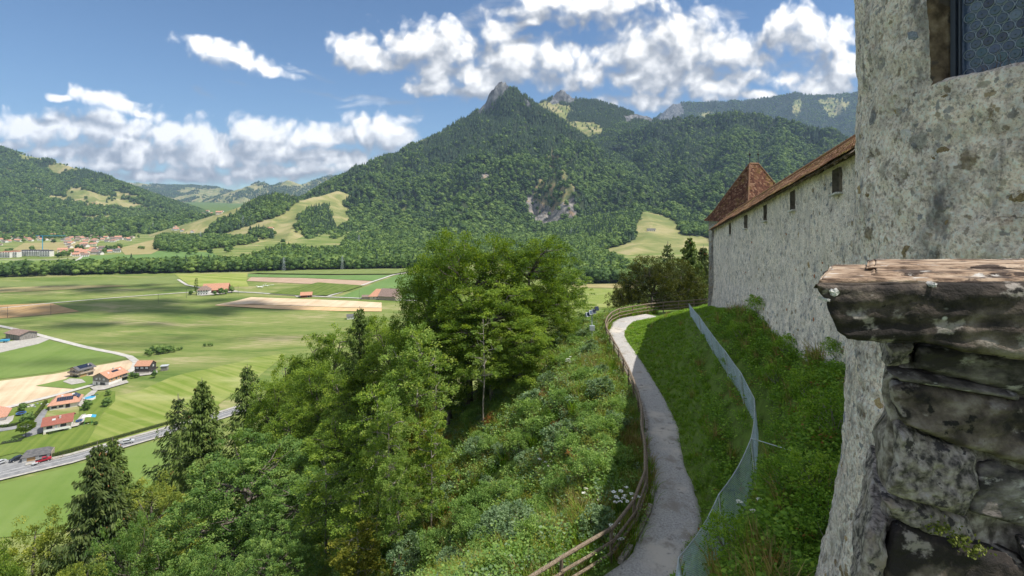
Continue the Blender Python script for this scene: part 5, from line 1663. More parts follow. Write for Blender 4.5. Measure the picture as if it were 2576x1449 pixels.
mg = MB()
mg.box((WL / 2, -0.05, WH / 2), (WL, 0.02, WH))
mg.build('leaded_glass', M['bullseye_glass'], win)
# bull's-eye panes: a domed disc with rings, each ringed by lead
def bullseye():
    rad = [0.0, 0.006, 0.013, 0.026, 0.036, 0.047, 0.0545, 0.0575]
    dep = [0.022, 0.019, 0.006, 0.015, 0.008, 0.016, 0.008, 0.0]
    n = 18
    Vv, Ff, mi = [(0, dep[0], 0)], [], []
    for r, d in zip(rad[1:], dep[1:]):
        for i in range(n):
            a = 6.283 * i / n
            Vv.append((r * math.cos(a), d, r * math.sin(a)))
    for i in range(n):
        Ff.append((0, 1 + i, 1 + (i + 1) % n))
        mi.append(0)
    for k in range(len(rad) - 2):
        for i in range(n):
            b = 1 + k * n
            Ff.append((b + i, b + n + i, b + n + (i + 1) % n, b + (i + 1) % n))
            mi.append(0)
    # lead came round it
    b = len(Vv)
    for r, d in ((0.0565, 0.004), (0.0585, 0.011), (0.0625, 0.011), (0.0645, 0.002)):
        for i in range(n):
            a = 6.283 * i / n
            Vv.append((r * math.cos(a), d, r * math.sin(a)))
    for k in range(3):
        for i in range(n):
            Ff.append((b + k * n + i, b + (k + 1) * n + i, b + (k + 1) * n + (i + 1) % n, b + k * n + (i + 1) % n))
            mi.append(1)
    return mesh_from('pane', np.array(Vv), Ff, [M['bullseye_glass'], M['came']], mi, True)


PANE = bullseye()
pitch = 0.128
npane = 0
row = 0
z = 0.10
while z < WH - 0.3 and z < 2.2:
    x = 0.175 + (pitch / 2 if row % 2 else 0)
    while x < WL - 0.1:
        if not (0.72 < x < 0.975) and x > 0.165:
            o = obj('pane', PANE, win)
            o.location = (WL - x + rngc.normal() * 0.003, -0.038, z + rngc.normal() * 0.003)
            o.rotation_euler = (rngc.normal() * 0.04, rngc.uniform(0, 6.28), rngc.normal() * 0.04)
            npane += 1
        x += pitch
    z += pitch * 0.872
    row += 1
# dry grass on the ledge
mgr = MB()
for k in range(34):
    a = a_left + (a_right - a_left) * rngc.uniform(0.03, 0.75)
    b = Vector(tower_pt(a, zs[j0] + 0.04, rngc.uniform(0.05, 0.28)))
    d = Vector((rngc.normal() * 0.05, rngc.normal() * 0.05, rngc.uniform(0.06, 0.24)))
    mgr.tube([b, b + d * 0.6, b + d + Vector((rngc.normal() * 0.04, rngc.normal() * 0.04, -0.01))], [0.0022, 0.0018, 0.0008], 3, 0, False)
tg = mgr.build('dry_grass', M['rust_leaf'], tower)
tg['kind'] = 'stuff'
# stones that show through the plaster
keys = ['stone_grey', 'stone_blue', 'stone_brown', 'stone_ochre', 'stone_brown', 'stone_pale', 'stone_grey', 'stone_ochre']
ns = 0
a_vis0, a_vis1 = ang_at(2170), ang_at(2600)
while ns < 285:
    a = rngc.uniform(min(angs[0], angs[-1]), 4.3)
    pt = Vector((TC.x + math.cos(a) * TR, TC.y + math.sin(a) * TR))
    nrm = Vector((math.cos(a), math.sin(a)))
    if nrm.dot(-pt) < -0.02 * pt.length or pt.x / max(pt.y, .1) > 1.06:
        continue
    z = rngc.uniform(-6.4, 3.4)
    if z > W_Z0 - 0.15 and (min(a_left, a_right) - 0.05 < a < max(a_left, a_right) + 0.035):
        continue
    jz = int((z - zs[0]) / (zs[1] - zs[0]))
    ia = int((a - angs[0]) / (angs[1] - angs[0]))
    r = float(RR[jz, min(max(ia, 0), na - 1)])
    s = float(np.clip(rngc.lognormal(-1.95, 0.5), 0.06, 0.40))
    set_stone(tower, (math.cos(a) * r, math.sin(a) * r, z + 6.5), (nrm.x, nrm.y, 0), s, keys[int(rngc.integers(0, len(keys)))], rngc, rngc.uniform(0.5, 0.85), proud=rngc.uniform(-0.020, 0.002))
    ns += 1

# --- curtain wall running down to the corner tower
WN, WF = Vector((9.23, 10.0)), Vector((17.8, 45.0))
wdir = (WF - WN).normalized()
wnorm = Vector((-wdir.y, wdir.x))
wlen = (WF - WN).length
def eave_z(s):
    return 1.55 - (WN.y + wdir.y * s - 16) * 0.1293


curtain = empty('curtain_wall', (WN.x, WN.y, -6.0), math.atan2(wdir.y, wdir.x))
tag(curtain, 'long rubble castle wall with a tiled roof and five small openings under its eave', 'castle wall')
OPEN = []
for px_ in (2105, 1995, 1926, 1876, 1837):
    k = (px_ - CX) / F_PX
    # WN + wdir*s : x = k*y
    s = (k * WN.y - WN.x) / (wdir.x - k * wdir.y)
    OPEN.append(s)
# columns along the wall, dense, with the openings' edges as exact columns
cols = list(np.arange(0, wlen, 0.16)) + [wlen]
for s in OPEN:
    cols = [c for c in cols if not (s - 0.40 < c < s + 0.40)] + [s - 0.31, s - 0.15, s, s + 0.15, s + 0.31]
cols = np.array(sorted(cols))
nrow = 66
Vw, Fw = [], []
drop = np.concatenate([np.linspace(0, 0.16, 3), np.linspace(0.35, 1.02, 4), np.linspace(1.15, 10.5, nrow - 7)])
for c in cols:
    ez = eave_z(c)
    for d in drop:
        zz = ez - d
        Vw.append((c, 0, zz + 6.0))
Vw = np.array(Vw)
nn = len(drop)
SX, SZ = Vw[:, 0], Vw[:, 2]
bul = fbm(SX * 0.45, SZ * 0.45, octv=3, seed=301) * 0.09 + fbm(SX * 1.9, SZ * 1.9, octv=4, seed=302) * 0.045 + fbm(SX * 5.5, SZ * 5.5, octv=3, gain=0.6, seed=303) * 0.022
dd = np.tile(drop, len(cols))
bul = bul + 0.10 * np.clip(dd - 4.5, 0, 6)           # batter at the foot
Vw[:, 1] = bul
cut = lambda a, b, d0, d1: any(a >= s - 0.311 and b <= s + 0.311 for s in OPEN) and d0 >= 0.159 and d1 <= 1.021
for i in range(len(cols) - 1):
    for j in range(nn - 1):
        if cut(cols[i], cols[i + 1], drop[j], drop[j + 1]):
            continue
        b_ = i * nn + j
        Fw.append((b_, b_ + 1, b_ + nn + 1, b_ + nn))
obj('wall_face', mesh_from('wall_face', Vw, Fw, [M['wall_render']], smooth_shade=True), curtain)
core = MB()
for i in range(40):
    s0, s1 = wlen * i / 40, wlen * (i + 1) / 40
    z0, z1 = eave_z(s0) + 6.0, eave_z(s1) + 6.0
    core.add([(s0, -0.75, z0 - 10), (s1, -0.75, z1 - 10), (s1, -0.75, z1), (s0, -0.75, z0)], [(3, 2, 1, 0)])
core.build('wall_back', M['wall_render'], curtain)
endm = MB()
ez = eave_z(wlen) + 6.0
endm.add([(wlen, 0.10, ez), (wlen, -0.75, ez), (wlen, -0.75, ez - 9), (wlen, 0.6, ez - 9)], [(0, 1, 2, 3)])
endm.build('wall_end', M['grey_ashlar'], curtain)
for s in OPEN:
    ez = eave_z(s) + 6.0
    m_ = MB()
    a, b = s - 0.31, s + 0.31
    tl, tr = eave_z(a) + 6 - 0.16, eave_z(b) + 6 - 0.16
    bl, br = eave_z(a) + 6 - 1.02, eave_z(b) + 6 - 1.02
    m_.add([(a, 0.04, tl), (a, -0.5, tl), (a, -0.5, bl), (a, 0.04, bl)], [(0, 1, 2, 3)])
    m_.add([(b, 0.04, tr), (b, -0.5, tr), (b, -0.5, br), (b, 0.04, br)], [(3, 2, 1, 0)])
    m_.add([(a, -0.5, tl), (b, -0.5, tr), (b, -0.5, br), (a, -0.5, bl)], [(0, 1, 2, 3)])
    m_.add([(a, 0.04, tl), (b, 0.04, tr), (b, -0.5, tr), (a, -0.5, tl)], [(0, 1, 2, 3)])
    op = m_.build('opening', M['dark_hollow'], curtain)
    sm_ = MB()
    ang = math.atan2(br - bl, b - a)
    sm_.box((s, -0.16, (bl + br) / 2 + 0.0), (0.72, 0.60, 0.06), mat=Matrix.Rotation(-ang, 3, 'Y'))
    sm_.build('sill', M['stone_pale'], op)
# stones standing out of the wall
keysw = ['stone_pale', 'stone_red', 'stone_pale', 'stone_grey', 'stone_pale', 'stone_red', 'stone_ochre', 'stone_pale', 'stone_grey']
n = 0
far_st = MB()
lumpV = [stone_lump(700 + k) for k in range(6)]
while n < 260:
    s = 4.5 + 22 * rngc.random() ** 1.5
    d = rngc.uniform(1.2, 8.2)
    if rngc.random() > 0.25 + 0.75 * sstep(2.5, 5.5, np.array([d]))[0]:
        continue
    z = eave_z(s) - d + 6
    y = float(fbm(np.array([s * 0.45]), np.array([z * 0.45]), octv=3, seed=301)[0] * 0.09) + 0.10 * max(0, d - 4.5)
    k = keysw[int(rngc.integers(0, len(keysw)))]
    o = set_stone(curtain, (s, y + 0.01, z), (0, 1, 0), float(np.clip(rngc.lognormal(-1.85, 0.4), 0.08, 0.32)), k, rngc, rngc.uniform(0.5, 0.85), proud=rngc.uniform(-0.01, 0.012))
    n += 1

# --- roof of the wall: rows of old tiles
TILE = None
def tile_mesh(w=0.19, l=0.30, t=0.022, seed=0):
    rng = np.random.default_rng(seed)
    V_, F_ = [], []
    n = 4
    for z0 in (0, t):
        for i in range(n + 1):
            u = -w / 2 + w * i / n
            bow = 0.012 * math.cos(u / w * math.pi)
            for k in range(2):
                V_.append((u, (l if k else 0) + (0.03 * abs(u / w) ** 2 * -4 * (1 - k)), z0 + bow))
    m = (n + 1) * 2
    for i in range(n):
        F_.append((i * 2, i * 2 + 1, i * 2 + 3, i * 2 + 2))
        F_.append((m + i * 2, m + i * 2 + 2, m + i * 2 + 3, m + i * 2 + 1))
        F_.append((i * 2, i * 2 + 2, m + i * 2 + 2, m + i * 2))
    F_.append((0, m, m + 1, 1))
    F_.append((2 * n, 2 * n + 1, m + 2 * n + 1, m + 2 * n))
    return V_, F_


RUN, RISE = 1.20, 1.02
tilt = math.atan2(RISE, RUN)
roof = empty('roof', (0, 0, 0))
roof.parent = curtain
OVER = 0.42
rng_t = np.random.default_rng(91)
slope_len = math.hypot(RUN + OVER, (RUN + OVER) * RISE / RUN)
rows_n = int(slope_len / 0.155)
pitch_t = 0.20
grade = math.atan2(eave_z(1.0) - eave_z(0.0), 1.0)
TV, TF = tile_mesh()
TV = np.array(TV)
tm = [mesh_from('roof_tile', TV, TF, [M['old_tile']])]
many_v, many_f, many_t, off = [], [], [], 0
cnt = 0
S_START = 5.6
for i in range(int((wlen + 0.25 - S_START) / pitch_t)):
    for r in range(rows_n):
        s = S_START + i * pitch_t + (pitch_t / 2 if r % 2 else 0) + rng_t.normal() * 0.012
        up = r * 0.155 + rng_t.normal() * 0.010
        sag = 0.05 * float(fbm(np.array([s * 0.35]), np.array([up * 0.8]), octv=2, seed=410)[0])
        y = OVER - up * math.cos(tilt)
        z = eave_z(s) + 6.0 - OVER * RISE / RUN + up * math.sin(tilt) + sag + 0.30
        rot = Matrix.Rotation(-grade, 3, 'Y') if False else Matrix.Rotation(-grade, 3, 'Y')
        mtx = rot @ Matrix.Rotation(math.pi, 3, 'Z') @ Matrix.Rotation(tilt - 0.085 + rng_t.normal() * 0.03, 3, 'X') @ Matrix.Rotation(rng_t.normal() * 0.03, 3, 'Z')
        if i < 16 and cnt < 300:
            o = obj('roof_tile', tm[0], roof)
            o.matrix_local = Matrix.Translation((s, y, z)) @ mtx.to_4x4()
            cnt += 1
        else:
            W3 = np.array(mtx)
            many_v.append(TV @ W3.T + np.array([s, y, z]))
            many_f += [tuple(k + off for k in f) for f in TF]
            many_t += [rng_t.random()] * len(TF)
            off += len(TV)
ot = obj('roof_tile', mesh_from('roof_tiles', np.vstack(many_v), many_f, [M['old_tile']], fattrs={'tint': many_t}), roof)
ot['kind'] = 'stuff'
und = MB()
for i in range(30):
    s0, s1 = 4.0 + (wlen + 0.2 - 4.0) * i / 30, 4.0 + (wlen + 0.2 - 4.0) * (i + 1) / 30
    q = []
    for s in (s0, s1):
        ez = eave_z(s) + 6.0 + 0.24
        q += [(s, OVER - 0.03, ez - OVER * RISE / RUN), (s, -RUN, ez + RISE)]
    und.add([q[0], q[1], q[3], q[2]], [(0, 1, 2, 3)])
    und.add([(s1 - 0.3, OVER - 0.06, eave_z(s1) + 6.08 - OVER * RISE / RUN), (s1 - 0.3, -0.3, eave_z(s1) + 6.08 + 0.2)], [])
for i in range(36):
    s = 5.0 + i * 0.85
    if s < wlen:
        ez = eave_z(s) + 6.0 + 0.17
        und.bar((s, OVER - 0.07, ez - (OVER - 0.07) * RISE / RUN), (s, -RUN, ez + RISE), 0.09, 0.11)
und.build('rafters', M['timber'], roof)
ridge = MB()
for i in range(110):
    s = S_START + i * 0.3
    if s < wlen + 0.2:
        e = eave_z(s) + 6.0 + 0.31 + RISE
        ridge.tube([(s, -RUN, e), (s + 0.33, -RUN, e + 0.015 - 0.3 * 0.1293)], [0.075, 0.09], 7)
rdg = ridge.build('ridge_tile', M['old_tile'], roof)
rdg['kind'] = 'stuff'
bk = MB()
bk.add([(4, -RUN - 0.02, eave_z(4) + 6.28 + RISE), (wlen, -RUN - 0.02, eave_z(wlen) + 6.28 + RISE), (wlen, -RUN - 0.02, eave_z(wlen) - 4), (4, -RUN - 0.02, eave_z(4) - 4)], [(0, 1, 2, 3)])
bk.build('back_wall', M['wall_render'], curtain)

# --- corner tower with a steep hipped roof and two finials
def xyd(px, Y):
    return Vector(((px - CX) / F_PX * Y, Y))


c0, c1_ = xyd(1882, 48.0), xyd(1783, 53.5)
e1 = (c1_ - c0)
L1 = e1.length
e1.normalize()
e2 = Vector((e1.y, -e1.x))
if e2.x < 0:
    e2 = -e2
L2 = 6.4
ct = empty('corner_tower', (c0.x, c0.y, -12.0))
tag(ct, 'square grey stone corner tower with a steep red brown tiled roof and two finials', 'tower')
corner = [Vector((0, 0)), e1 * L1, e1 * L1 + e2 * L2, e2 * L2]
ZE = -1.55 + 12
mb = MB()
seg_n = 26
vs, fs = [], []
for k in range(4):
    a, b = corner[k], corner[(k + 1) % 4]
    nrm2 = Vector((b - a).normalized().to_tuple() if False else ((b - a).normalized().y, -(b - a).normalized().x))
    if nrm2.dot((a + b) / 2 - (corner[0] + corner[2]) / 2) < 0:
        nrm2 = -nrm2
    base_i = len(vs)
    for j in range(seg_n + 1):
        z = -1.0 + (ZE + 1.0) * j / seg_n
        out = 0.45 * max(0, (3.6 - z) / 4.6) ** 1.6
        for i in range(seg_n + 1):
            p = a + (b - a) * i / seg_n + nrm2 * out
            q = float(vnoise(np.array([p.x * 3 + k * 9]), np.array([z * 3.0]), seed=501)[0]) * 0.035
            p = p + nrm2 * q
            vs.append((p.x, p.y, z))
    for j in range(seg_n):
        for i in range(seg_n):
            b_ = base_i + j * (seg_n + 1) + i
            fs.append((b_, b_ + 1, b_ + seg_n + 2, b_ + seg_n + 1))
obj('walls', mesh_from('walls', np.array(vs), fs, [M['grey_ashlar']], smooth_shade=False), ct)
apex = (corner[0] + corner[2]) / 2
rl = 0.55
rdir = (e2 - e1).normalized()
rdir = Vector((0.98, 0.2)).normalized()
zp = (HY - 414) / F_PX * 52.5 + 12
pk = [apex - rdir * 0.48, apex + rdir * 0.48]
tmb_v, tmb_f, tmb_t, off = [], [], [], 0
TVs = TV * np.array([0.92, 0.9, 0.9])
for k in range(4):
    a, b = corner[k], corner[(k + 1) % 4]
    d = (b - a).normalized()
    nrm2 = Vector((d.y, -d.x))
    if nrm2.dot((a + b) / 2 - apex) < 0:
        nrm2 = -nrm2
    a2, b2 = a - d * 0.3 + nrm2 * 0.3, b + d * 0.3 + nrm2 * 0.3
    ta = min(pk, key=lambda q: (q - a).length)
    tb = min(pk, key=lambda q: (q - b).length)
    nrw = 44
    for r in range(nrw):
        t = r / nrw
        tz = t + 0.0
        kick = 0.10 * (1 - t) ** 3 * 3.0          # bell-cast foot of the roof
        la, lb = a2 + (ta - a2) * (t * (1 - 0.06) + 0.06 * t * t) , b2 + (tb - b2) * (t * (1 - 0.06) + 0.06 * t * t)
        zz = ZE - 0.10 + (zp - ZE + 0.1) * (t ** 1.18 if t < 0.25 else t - (0.25 - 0.25 ** 1.18) * (1 - t) / 0.75)
        L = (lb - la).length
        nt_ = max(1, int(L / 0.185))
        tl_ang = math.atan2((zp - ZE), ((a2 + b2) / 2 - (ta + tb) / 2).length) - (0.35 if t < 0.08 else 0.12)
        fx = Matrix(((-d.x, -nrm2.x, 0), (-d.y, -nrm2.y, 0), (0, 0, 1)))
        mtx = np.array(fx @ Matrix.Rotation(tl_ang, 3, 'X'))
        for i in range(nt_):
            p = la + d * (L * (i + 0.5) / nt_ + (0.05 if r % 2 else -0.05) * min(1, L)) 
            tmb_v.append(TVs @ (mtx @ np.array(Matrix.Rotation(rng_t.normal() * 0.03, 3, 'Z'))).T + np.array([p.x, p.y, zz + rng_t.normal() * 0.006]))
            tmb_f += [tuple(q + off for q in f) for f in TF]
            tmb_t += [rng_t.random()] * len(TF)
            off += len(TV)
rt = empty('roof')
rt.parent = ct
o_ = obj('roof_tile', mesh_from('tower_tiles', np.vstack(tmb_v), tmb_f, [M['tower_tile']], fattrs={'tint': tmb_t}), rt)
o_['kind'] = 'stuff'
deck = MB()
dv = [tuple((c + (apex - c) * 0.02).to_tuple()) + (ZE - 0.15,) for c in corner]
pks = [(pk[0].x, pk[0].y, zp - 0.12), (pk[1].x, pk[1].y, zp - 0.12)]
for k in range(4):
    a, b = dv[k], dv[(k + 1) % 4]
    ta = min(pks, key=lambda q: (q[0] - a[0]) ** 2 + (q[1] - a[1]) ** 2)
    tb = min(pks, key=lambda q: (q[0] - b[0]) ** 2 + (q[1] - b[1]) ** 2)
    if ta == tb:
        deck.add([a, b, ta], [(0, 1, 2)])
    else:
        deck.add([a, b, tb, ta], [(0, 1, 2, 3)])
deck.build('roof_deck', M['tower_tile'], rt)
hips = MB()
for k in range(4):
    c = corner[k]
    ta = min(pk, key=lambda q: (q - c).length)
    o2 = c + (c - apex).normalized() * 0.42
    pts = []
    for i in range(13):
        t = i / 12
        zz = ZE - 0.10 + (zp - ZE + 0.1) * (t ** 1.18 if t < 0.25 else t - (0.25 - 0.25 ** 1.18) * (1 - t) / 0.75)
        q = o2 + (ta - o2) * (t * 0.94 + 0.06 * t * t)
        pts.append((q.x, q.y, zz + 0.03))
    hips.tube(pts, 0.085, 6)
hips.tube([(pk[0].x, pk[0].y, zp), (pk[1].x, pk[1].y, zp)], 0.13, 8)
hips.build('hip_capping', M['tower_tile'], rt)
for q in pk:
    f_ = MB()
    f_.tube([(q.x, q.y, zp - 0.1), (q.x, q.y, zp + 0.10), (q.x, q.y, zp + 0.95), (q.x, q.y, zp + 1.5)], [0.08, 0.045, 0.035, 0.006], 7)
    f_.tube([(q.x, q.y, zp + 0.86), (q.x, q.y, zp + 0.90), (q.x, q.y, zp + 0.98), (q.x, q.y, zp + 1.06), (q.x, q.y, zp + 1.10)], [0.02, 0.09, 0.12, 0.09, 0.02], 9)
    f_.build('finial', M['dark_metal'], rt)

# --- the parapet in front of the lens: a thick cap slab on rough courses of stone
SKEW = 0.0          # the parapet's broken end is cut at a slant


def slab(seed, xl, xr, zt, zb, y0, y1, disp=0.012, nx=70, nz_=26, ny=22, left=None, lower=None, strata=0.006, round_=0.02):
    """A rough block of stone: left(z) and lower(x) give the outline of its broken end and its underside."""
    V_, F_ = [], []
    us = np.linspace(0, 1, nx + 1)
    vs_ = np.linspace(0, 1, nz_ + 1)
    ws = np.linspace(0, 1, ny + 1)
    def P(u, v, w):
        x0 = xl if left is None else left(v)
        x = x0 + (xr - x0) * u
        b = zb if lower is None else lower(u)
        z = b + (zt - b) * v
        y = y0 + (y1 - y0) * w
        x += SKEW * (y - y0)
        ex = min(u, 1 - u) * (xr - xl)
        ez = min(v, 1 - v) * (zt - zb)
        ey = min(w, 1 - w) * (y1 - y0)
        return (x, y, z), ex, ey, ez
    faces = []
    def sheet(A, B, f):
        base = len(V_)
        for a in A:
            for b in B:
                (x, y, z), ex, ey, ez = P(*f(a, b))
                V_.append((x, y, z, ex, ey, ez))
        nb = len(B)
        for i in range(len(A) - 1):
            for j in range(nb - 1):
                F_.append((base + i * nb + j, base + i * nb + j + 1, base + (i + 1) * nb + j + 1, base + (i + 1) * nb + j))
    sheet(us, vs_, lambda a, b: (a, b, 0.0))
    sheet(us, vs_, lambda a, b: (a, b, 1.0))
    sheet(us, ws, lambda a, b: (a, 1.0, b))
    sheet(us, ws, lambda a, b: (a, 0.0, b))
    sheet(vs_, ws, lambda a, b: (0.0, a, b))
    sheet(vs_, ws, lambda a, b: (1.0, a, b))
    A = np.array(V_)
    X, Y, Z = A[:, 0], A[:, 1], A[:, 2]
    cx, cy, cz = (xl + xr) / 2, (y0 + y1) / 2, (zt + zb) / 2
    # rounded edges
    def inset(e):
        return np.clip(1 - e / round_, 0, 1) ** 2 * round_
    dx_ = np.sign(cx - X)
    dy_ = np.sign(cy - Y)
    dz_ = np.sign(cz - Z)
    rx, ry, rz = inset(A[:, 3]), inset(A[:, 4]), inset(A[:, 5])
    X2 = X + dx_ * (np.maximum(ry, rz)) * (A[:, 3] < 1e-6) * 0.8
    Y2 = Y + dy_ * (np.maximum(rx, rz)) * (A[:, 4] < 1e-6) * 0.8
    Z2 = Z + dz_ * (np.maximum(rx, ry)) * (A[:, 5] < 1e-6) * 0.8
    s = 6.0
    n1 = fbm(X * s, Y * s, Z * s * 1.5, 5, 0.55, seed=seed)
    n2 = fbm(X * s + 40, Y * s, Z * s * 1.5, 5, 0.55, seed=seed + 9)
    n3 = fbm(X * s, Y * s + 40, Z * s * 1.5, 5, 0.55, seed=seed + 17)
    st = np.sin(Z * 140 + fbm(X * 5, Y * 5, Z * 5, 3, seed=seed + 3) * 7) * strata
    X2 = X2 + n2 * disp * 1.3
    Y2 = Y2 + n1 * disp * 1.6 + st * (A[:, 4] < 1e-6) * dy_
    Z2 = Z2 + n3 * disp * np.where((A[:, 5] < 1e-6) & (Z > cz), 0.45, 1.1)
    return mesh_from('stone', np.stack([X2, Y2, Z2], 1), F_, [], None, True)


parapet = empty('parapet_wall', (1.2, 1.5, -1.2))
tag(parapet, 'dark lichened stone parapet with a thick overhanging cap slab close to the viewer', 'parapet')
SKEW = 0.72
def par(me, name, mats):
    for m_ in mats:
        me.materials.append(m_)
    o = obj(name, me, parapet)
    o.location = (-1.2, -1.5, 1.2)
    return o


YF = 1.30
def pxz(px, py, Y=YF):
    return ((px - CX) / F_PX * Y, (HY - py) / F_PX * Y)


def cap_left(v):
    pts = [(870, 2140), (845, 2104), (800, 2086), (760, 2078), (735, 2056), (712, 2044)]
    ys = [p[0] for p in pts][::-1]
    xs = [p[1] for p in pts][::-1]
    py = 872 - v * (872 - 710)
    return (np.interp(py, ys, xs) - CX) / F_PX * YF


def cap_low(u):
    px_ = 2050 + u * 750
    py = np.interp(px_, [2050, 2110, 2180, 2260, 2330, 2380, 2470, 2592, 2800], [862, 868, 872, 866, 878, 890, 902, 915, 925])
    return (HY - py) / F_PX * YF


zc = pxz(0, 711)[1]
par(slab(601, pxz(2050, 0)[0], pxz(2800, 0)[0], zc, pxz(0, 872)[1], YF, YF + 0.30, 0.010, 110, 34, 30, cap_left, cap_low, 0.0025), 'cap_stone', [M['slate']])
# layers on top of the slab: two thin split sheets, their sunlit look put into a paler colour
def lay_left(a, b):
    return lambda v: (a + (b - a) * v - CX) / F_PX * YF


par(slab(611, pxz(2060, 0)[0], pxz(2800, 0)[0], zc + 0.007, zc - 0.012, YF + 0.012, YF + 0.34, 0.006, 110, 6, 44, lay_left(2062, 2070), None, 0.0, 0.008), 'cap_layer', [M['cap_lit_top']])
par(slab(612, pxz(2240, 0)[0], pxz(2800, 0)[0], zc + 0.015, zc + 0.0, YF + 0.075, YF + 0.36, 0.006, 100, 6, 40, lay_left(2235, 2250), None, 0.0, 0.008), 'cap_layer', [M['cap_lit_top']])
par(slab(613, pxz(2300, 0)[0], pxz(2800, 0)[0], zc + 0.022, zc + 0.010, YF + 0.17, YF + 0.37, 0.006, 100, 6, 36, lay_left(2290, 2315), None, 0.0, 0.008), 'cap_layer', [M['cap_lit_top']])
YB = 1.40
def course(seed, poly, mat, y0=YB, depth=0.45, disp=0.014, name='stone'):
    """A stone of the wall from its outline in the face (px, py pairs: left-top, right-top, right-bottom, left-bottom)."""
    (lt, rt_, rb, lb) = [np.array(((p[0] - CX) / F_PX * YB, (HY - p[1]) / F_PX * YB)) for p in poly]
    global SKEW
    keep_, SKEW = SKEW, 0.0
    me = slab(seed, 0.0, 1.0, 1.0, 0.0, 0.0, 1.0, 0.0, 64, 24, 12, None, None, 0.0, 0.0001)
    SKEW = keep_
    A = np.empty(len(me.vertices) * 3, dtype=np.float32)
    me.vertices.foreach_get('co', A)
    A = A.reshape(-1, 3)
    u, w, v = A[:, 0], A[:, 1], A[:, 2]
    # outline with rounded corners
    du, dv = np.abs(u - 0.5) * 2, np.abs(v - 0.5) * 2
    Lx = np.linalg.norm(rt_ - lt)
    Lz = np.linalg.norm(lt - lb)
    er = np.clip(1 - np.minimum((1 - du) * Lx, (1 - dv) * Lz) / (2 * 0.022), 0, 1)
    p = (lt[None] * ((1 - u) * v)[:, None] + rt_[None] * (u * v)[:, None] + rb[None] * (u * (1 - v))[:, None] + lb[None] * ((1 - u) * (1 - v))[:, None])
    cm = p.mean(0)
    corner_ = (du ** 7) * (dv ** 7)
    p = p + (cm - p) * (0.10 * corner_)[:, None]
    y = y0 + w * depth + np.where(w < 0.5, 1, 0) * (er ** 2) * 0.026
    s = 7.0
    p[:, 0] += SKEW * (y - y0)
    X, Z = p[:, 0], p[:, 1]
    n1 = fbm(X * s, y * s, Z * s * 1.6, 5, 0.58, seed=seed)
    n2 = fbm(X * s + 30, y * s, Z * s * 1.6, 5, 0.55, seed=seed + 5)
    n3 = fbm(X * s, y * s + 30, Z * s * 1.6, 5, 0.55, seed=seed + 7)
    out = np.stack([X + n2 * disp * 0.9, y + n1 * disp * 1.9, Z + n3 * disp * 0.9], 1)
    me.vertices.foreach_set('co', out.astype(np.float32).ravel())
    me.update()
    return par(me, name, [mat])


course(621, [(2228, 872), (2308, 868), (2300, 936), (2222, 930)], M['granite'], disp=0.022)
course(622, [(2312, 872), (2800, 920), (2800, 1050), (2300, 938)], M['slate_grey'])
course(627, [(2224, 932), (2560, 990), (2560, 1010), (2262, 966)], M['slate_grey'], disp=0.008)
course(623, [(2240, 966), (2820, 1040), (2820, 1262), (2262, 1076)], M['slate'])
course(624, [(2256, 1078), (2470, 1150), (2432, 1300), (2216, 1252)], M['granite'], disp=0.022, y0=YB - 0.01)
course(625, [(2474, 1165), (2830, 1270), (2830, 1420), (2436, 1300)], M['slate_grey'], y0=YB + 0.015)
course(626, [(2212, 1255), (2460, 1318), (2470, 1400), (2250, 1330)], M['granite'], disp=0.022, y0=YB + 0.02)
course(628, [(2240, 1322), (2620, 1440), (2700, 1640), (2200, 1560)], M['slate'], y0=YB - 0.005)
course(629, [(2190, 1330), (2240, 1335), (2215, 1560), (2130, 1560)], M['granite'], disp=0.022, y0=YB + 0.0)
course(630, [(2560, 1372), (2850, 1430), (2850, 1640), (2640, 1620)], M['granite'], disp=0.022, y0=YB + 0.01)
course(640, [(2268, 890), (2830, 930), (2860, 1640), (2250, 1640)], M['mortar'], y0=YB + 0.055, depth=0.2, disp=0.03, name='mortar')
# pale lichen crusts on the cap
for k, (px_, py_, w_) in enumerate(((2096, 735, 12), (2080, 754, 5), (2345, 716, 7))):
    x_, z_ = pxz(px_, py_)
    n_, m_ = 11, MB()
    rim = [(x_ + w_ / F_PX * YF * (0.6 + 0.5 * rngc.random()) * math.cos(6.283 * i / n_), YF - 0.006 - 0.003 * (i % 2), z_ + w_ / F_PX * YF * (0.6 + 0.5 * rngc.random()) * math.sin(6.283 * i / n_)) for i in range(n_)]
    m_.add(rim + [(x_, YF - 0.010, z_)] + [(p[0], YF + 0.03, p[2]) for p in rim], [(i, (i + 1) % n_, n_) for i in range(n_)] + [(i, n_ + 1 + i, n_ + 1 + (i + 1) % n_, (i + 1) % n_) for i in range(n_)])
    par(m_.mesh('lichen', [M['lichen']]), 'lichen', [])
# moss and ferns in the joints
rngm = np.random.default_rng(66)
nleaf = 260
ctr = np.array([pxz(2395, 1345, YB) + (YB - 0.02,), pxz(2350, 1318, YB) + (YB - 0.02,), pxz(2440, 1372, YB) + (YB - 0.02,)])
pick = rngm.integers(0, 3, nleaf)
pos = np.stack([ctr[pick, 0] + rngm.normal(size=nleaf) * 0.016, ctr[pick, 2] + rngm.normal(size=nleaf) * 0.008, ctr[pick, 1] + rngm.normal(size=nleaf) * 0.010], 1)
mo = obj('moss', leaves_mesh('moss', pos, rngm.normal(size=(nleaf, 3)), np.tile([0, -1.0, 0.4], (nleaf, 1)) + rngm.normal(size=(nleaf, 3)) * 0.4, np.full(nleaf, 0.010), rngm.random(nleaf), M['moss']), parapet)
mo.location = (-1.2, -1.5, 1.2)
mo['kind'] = 'stuff'
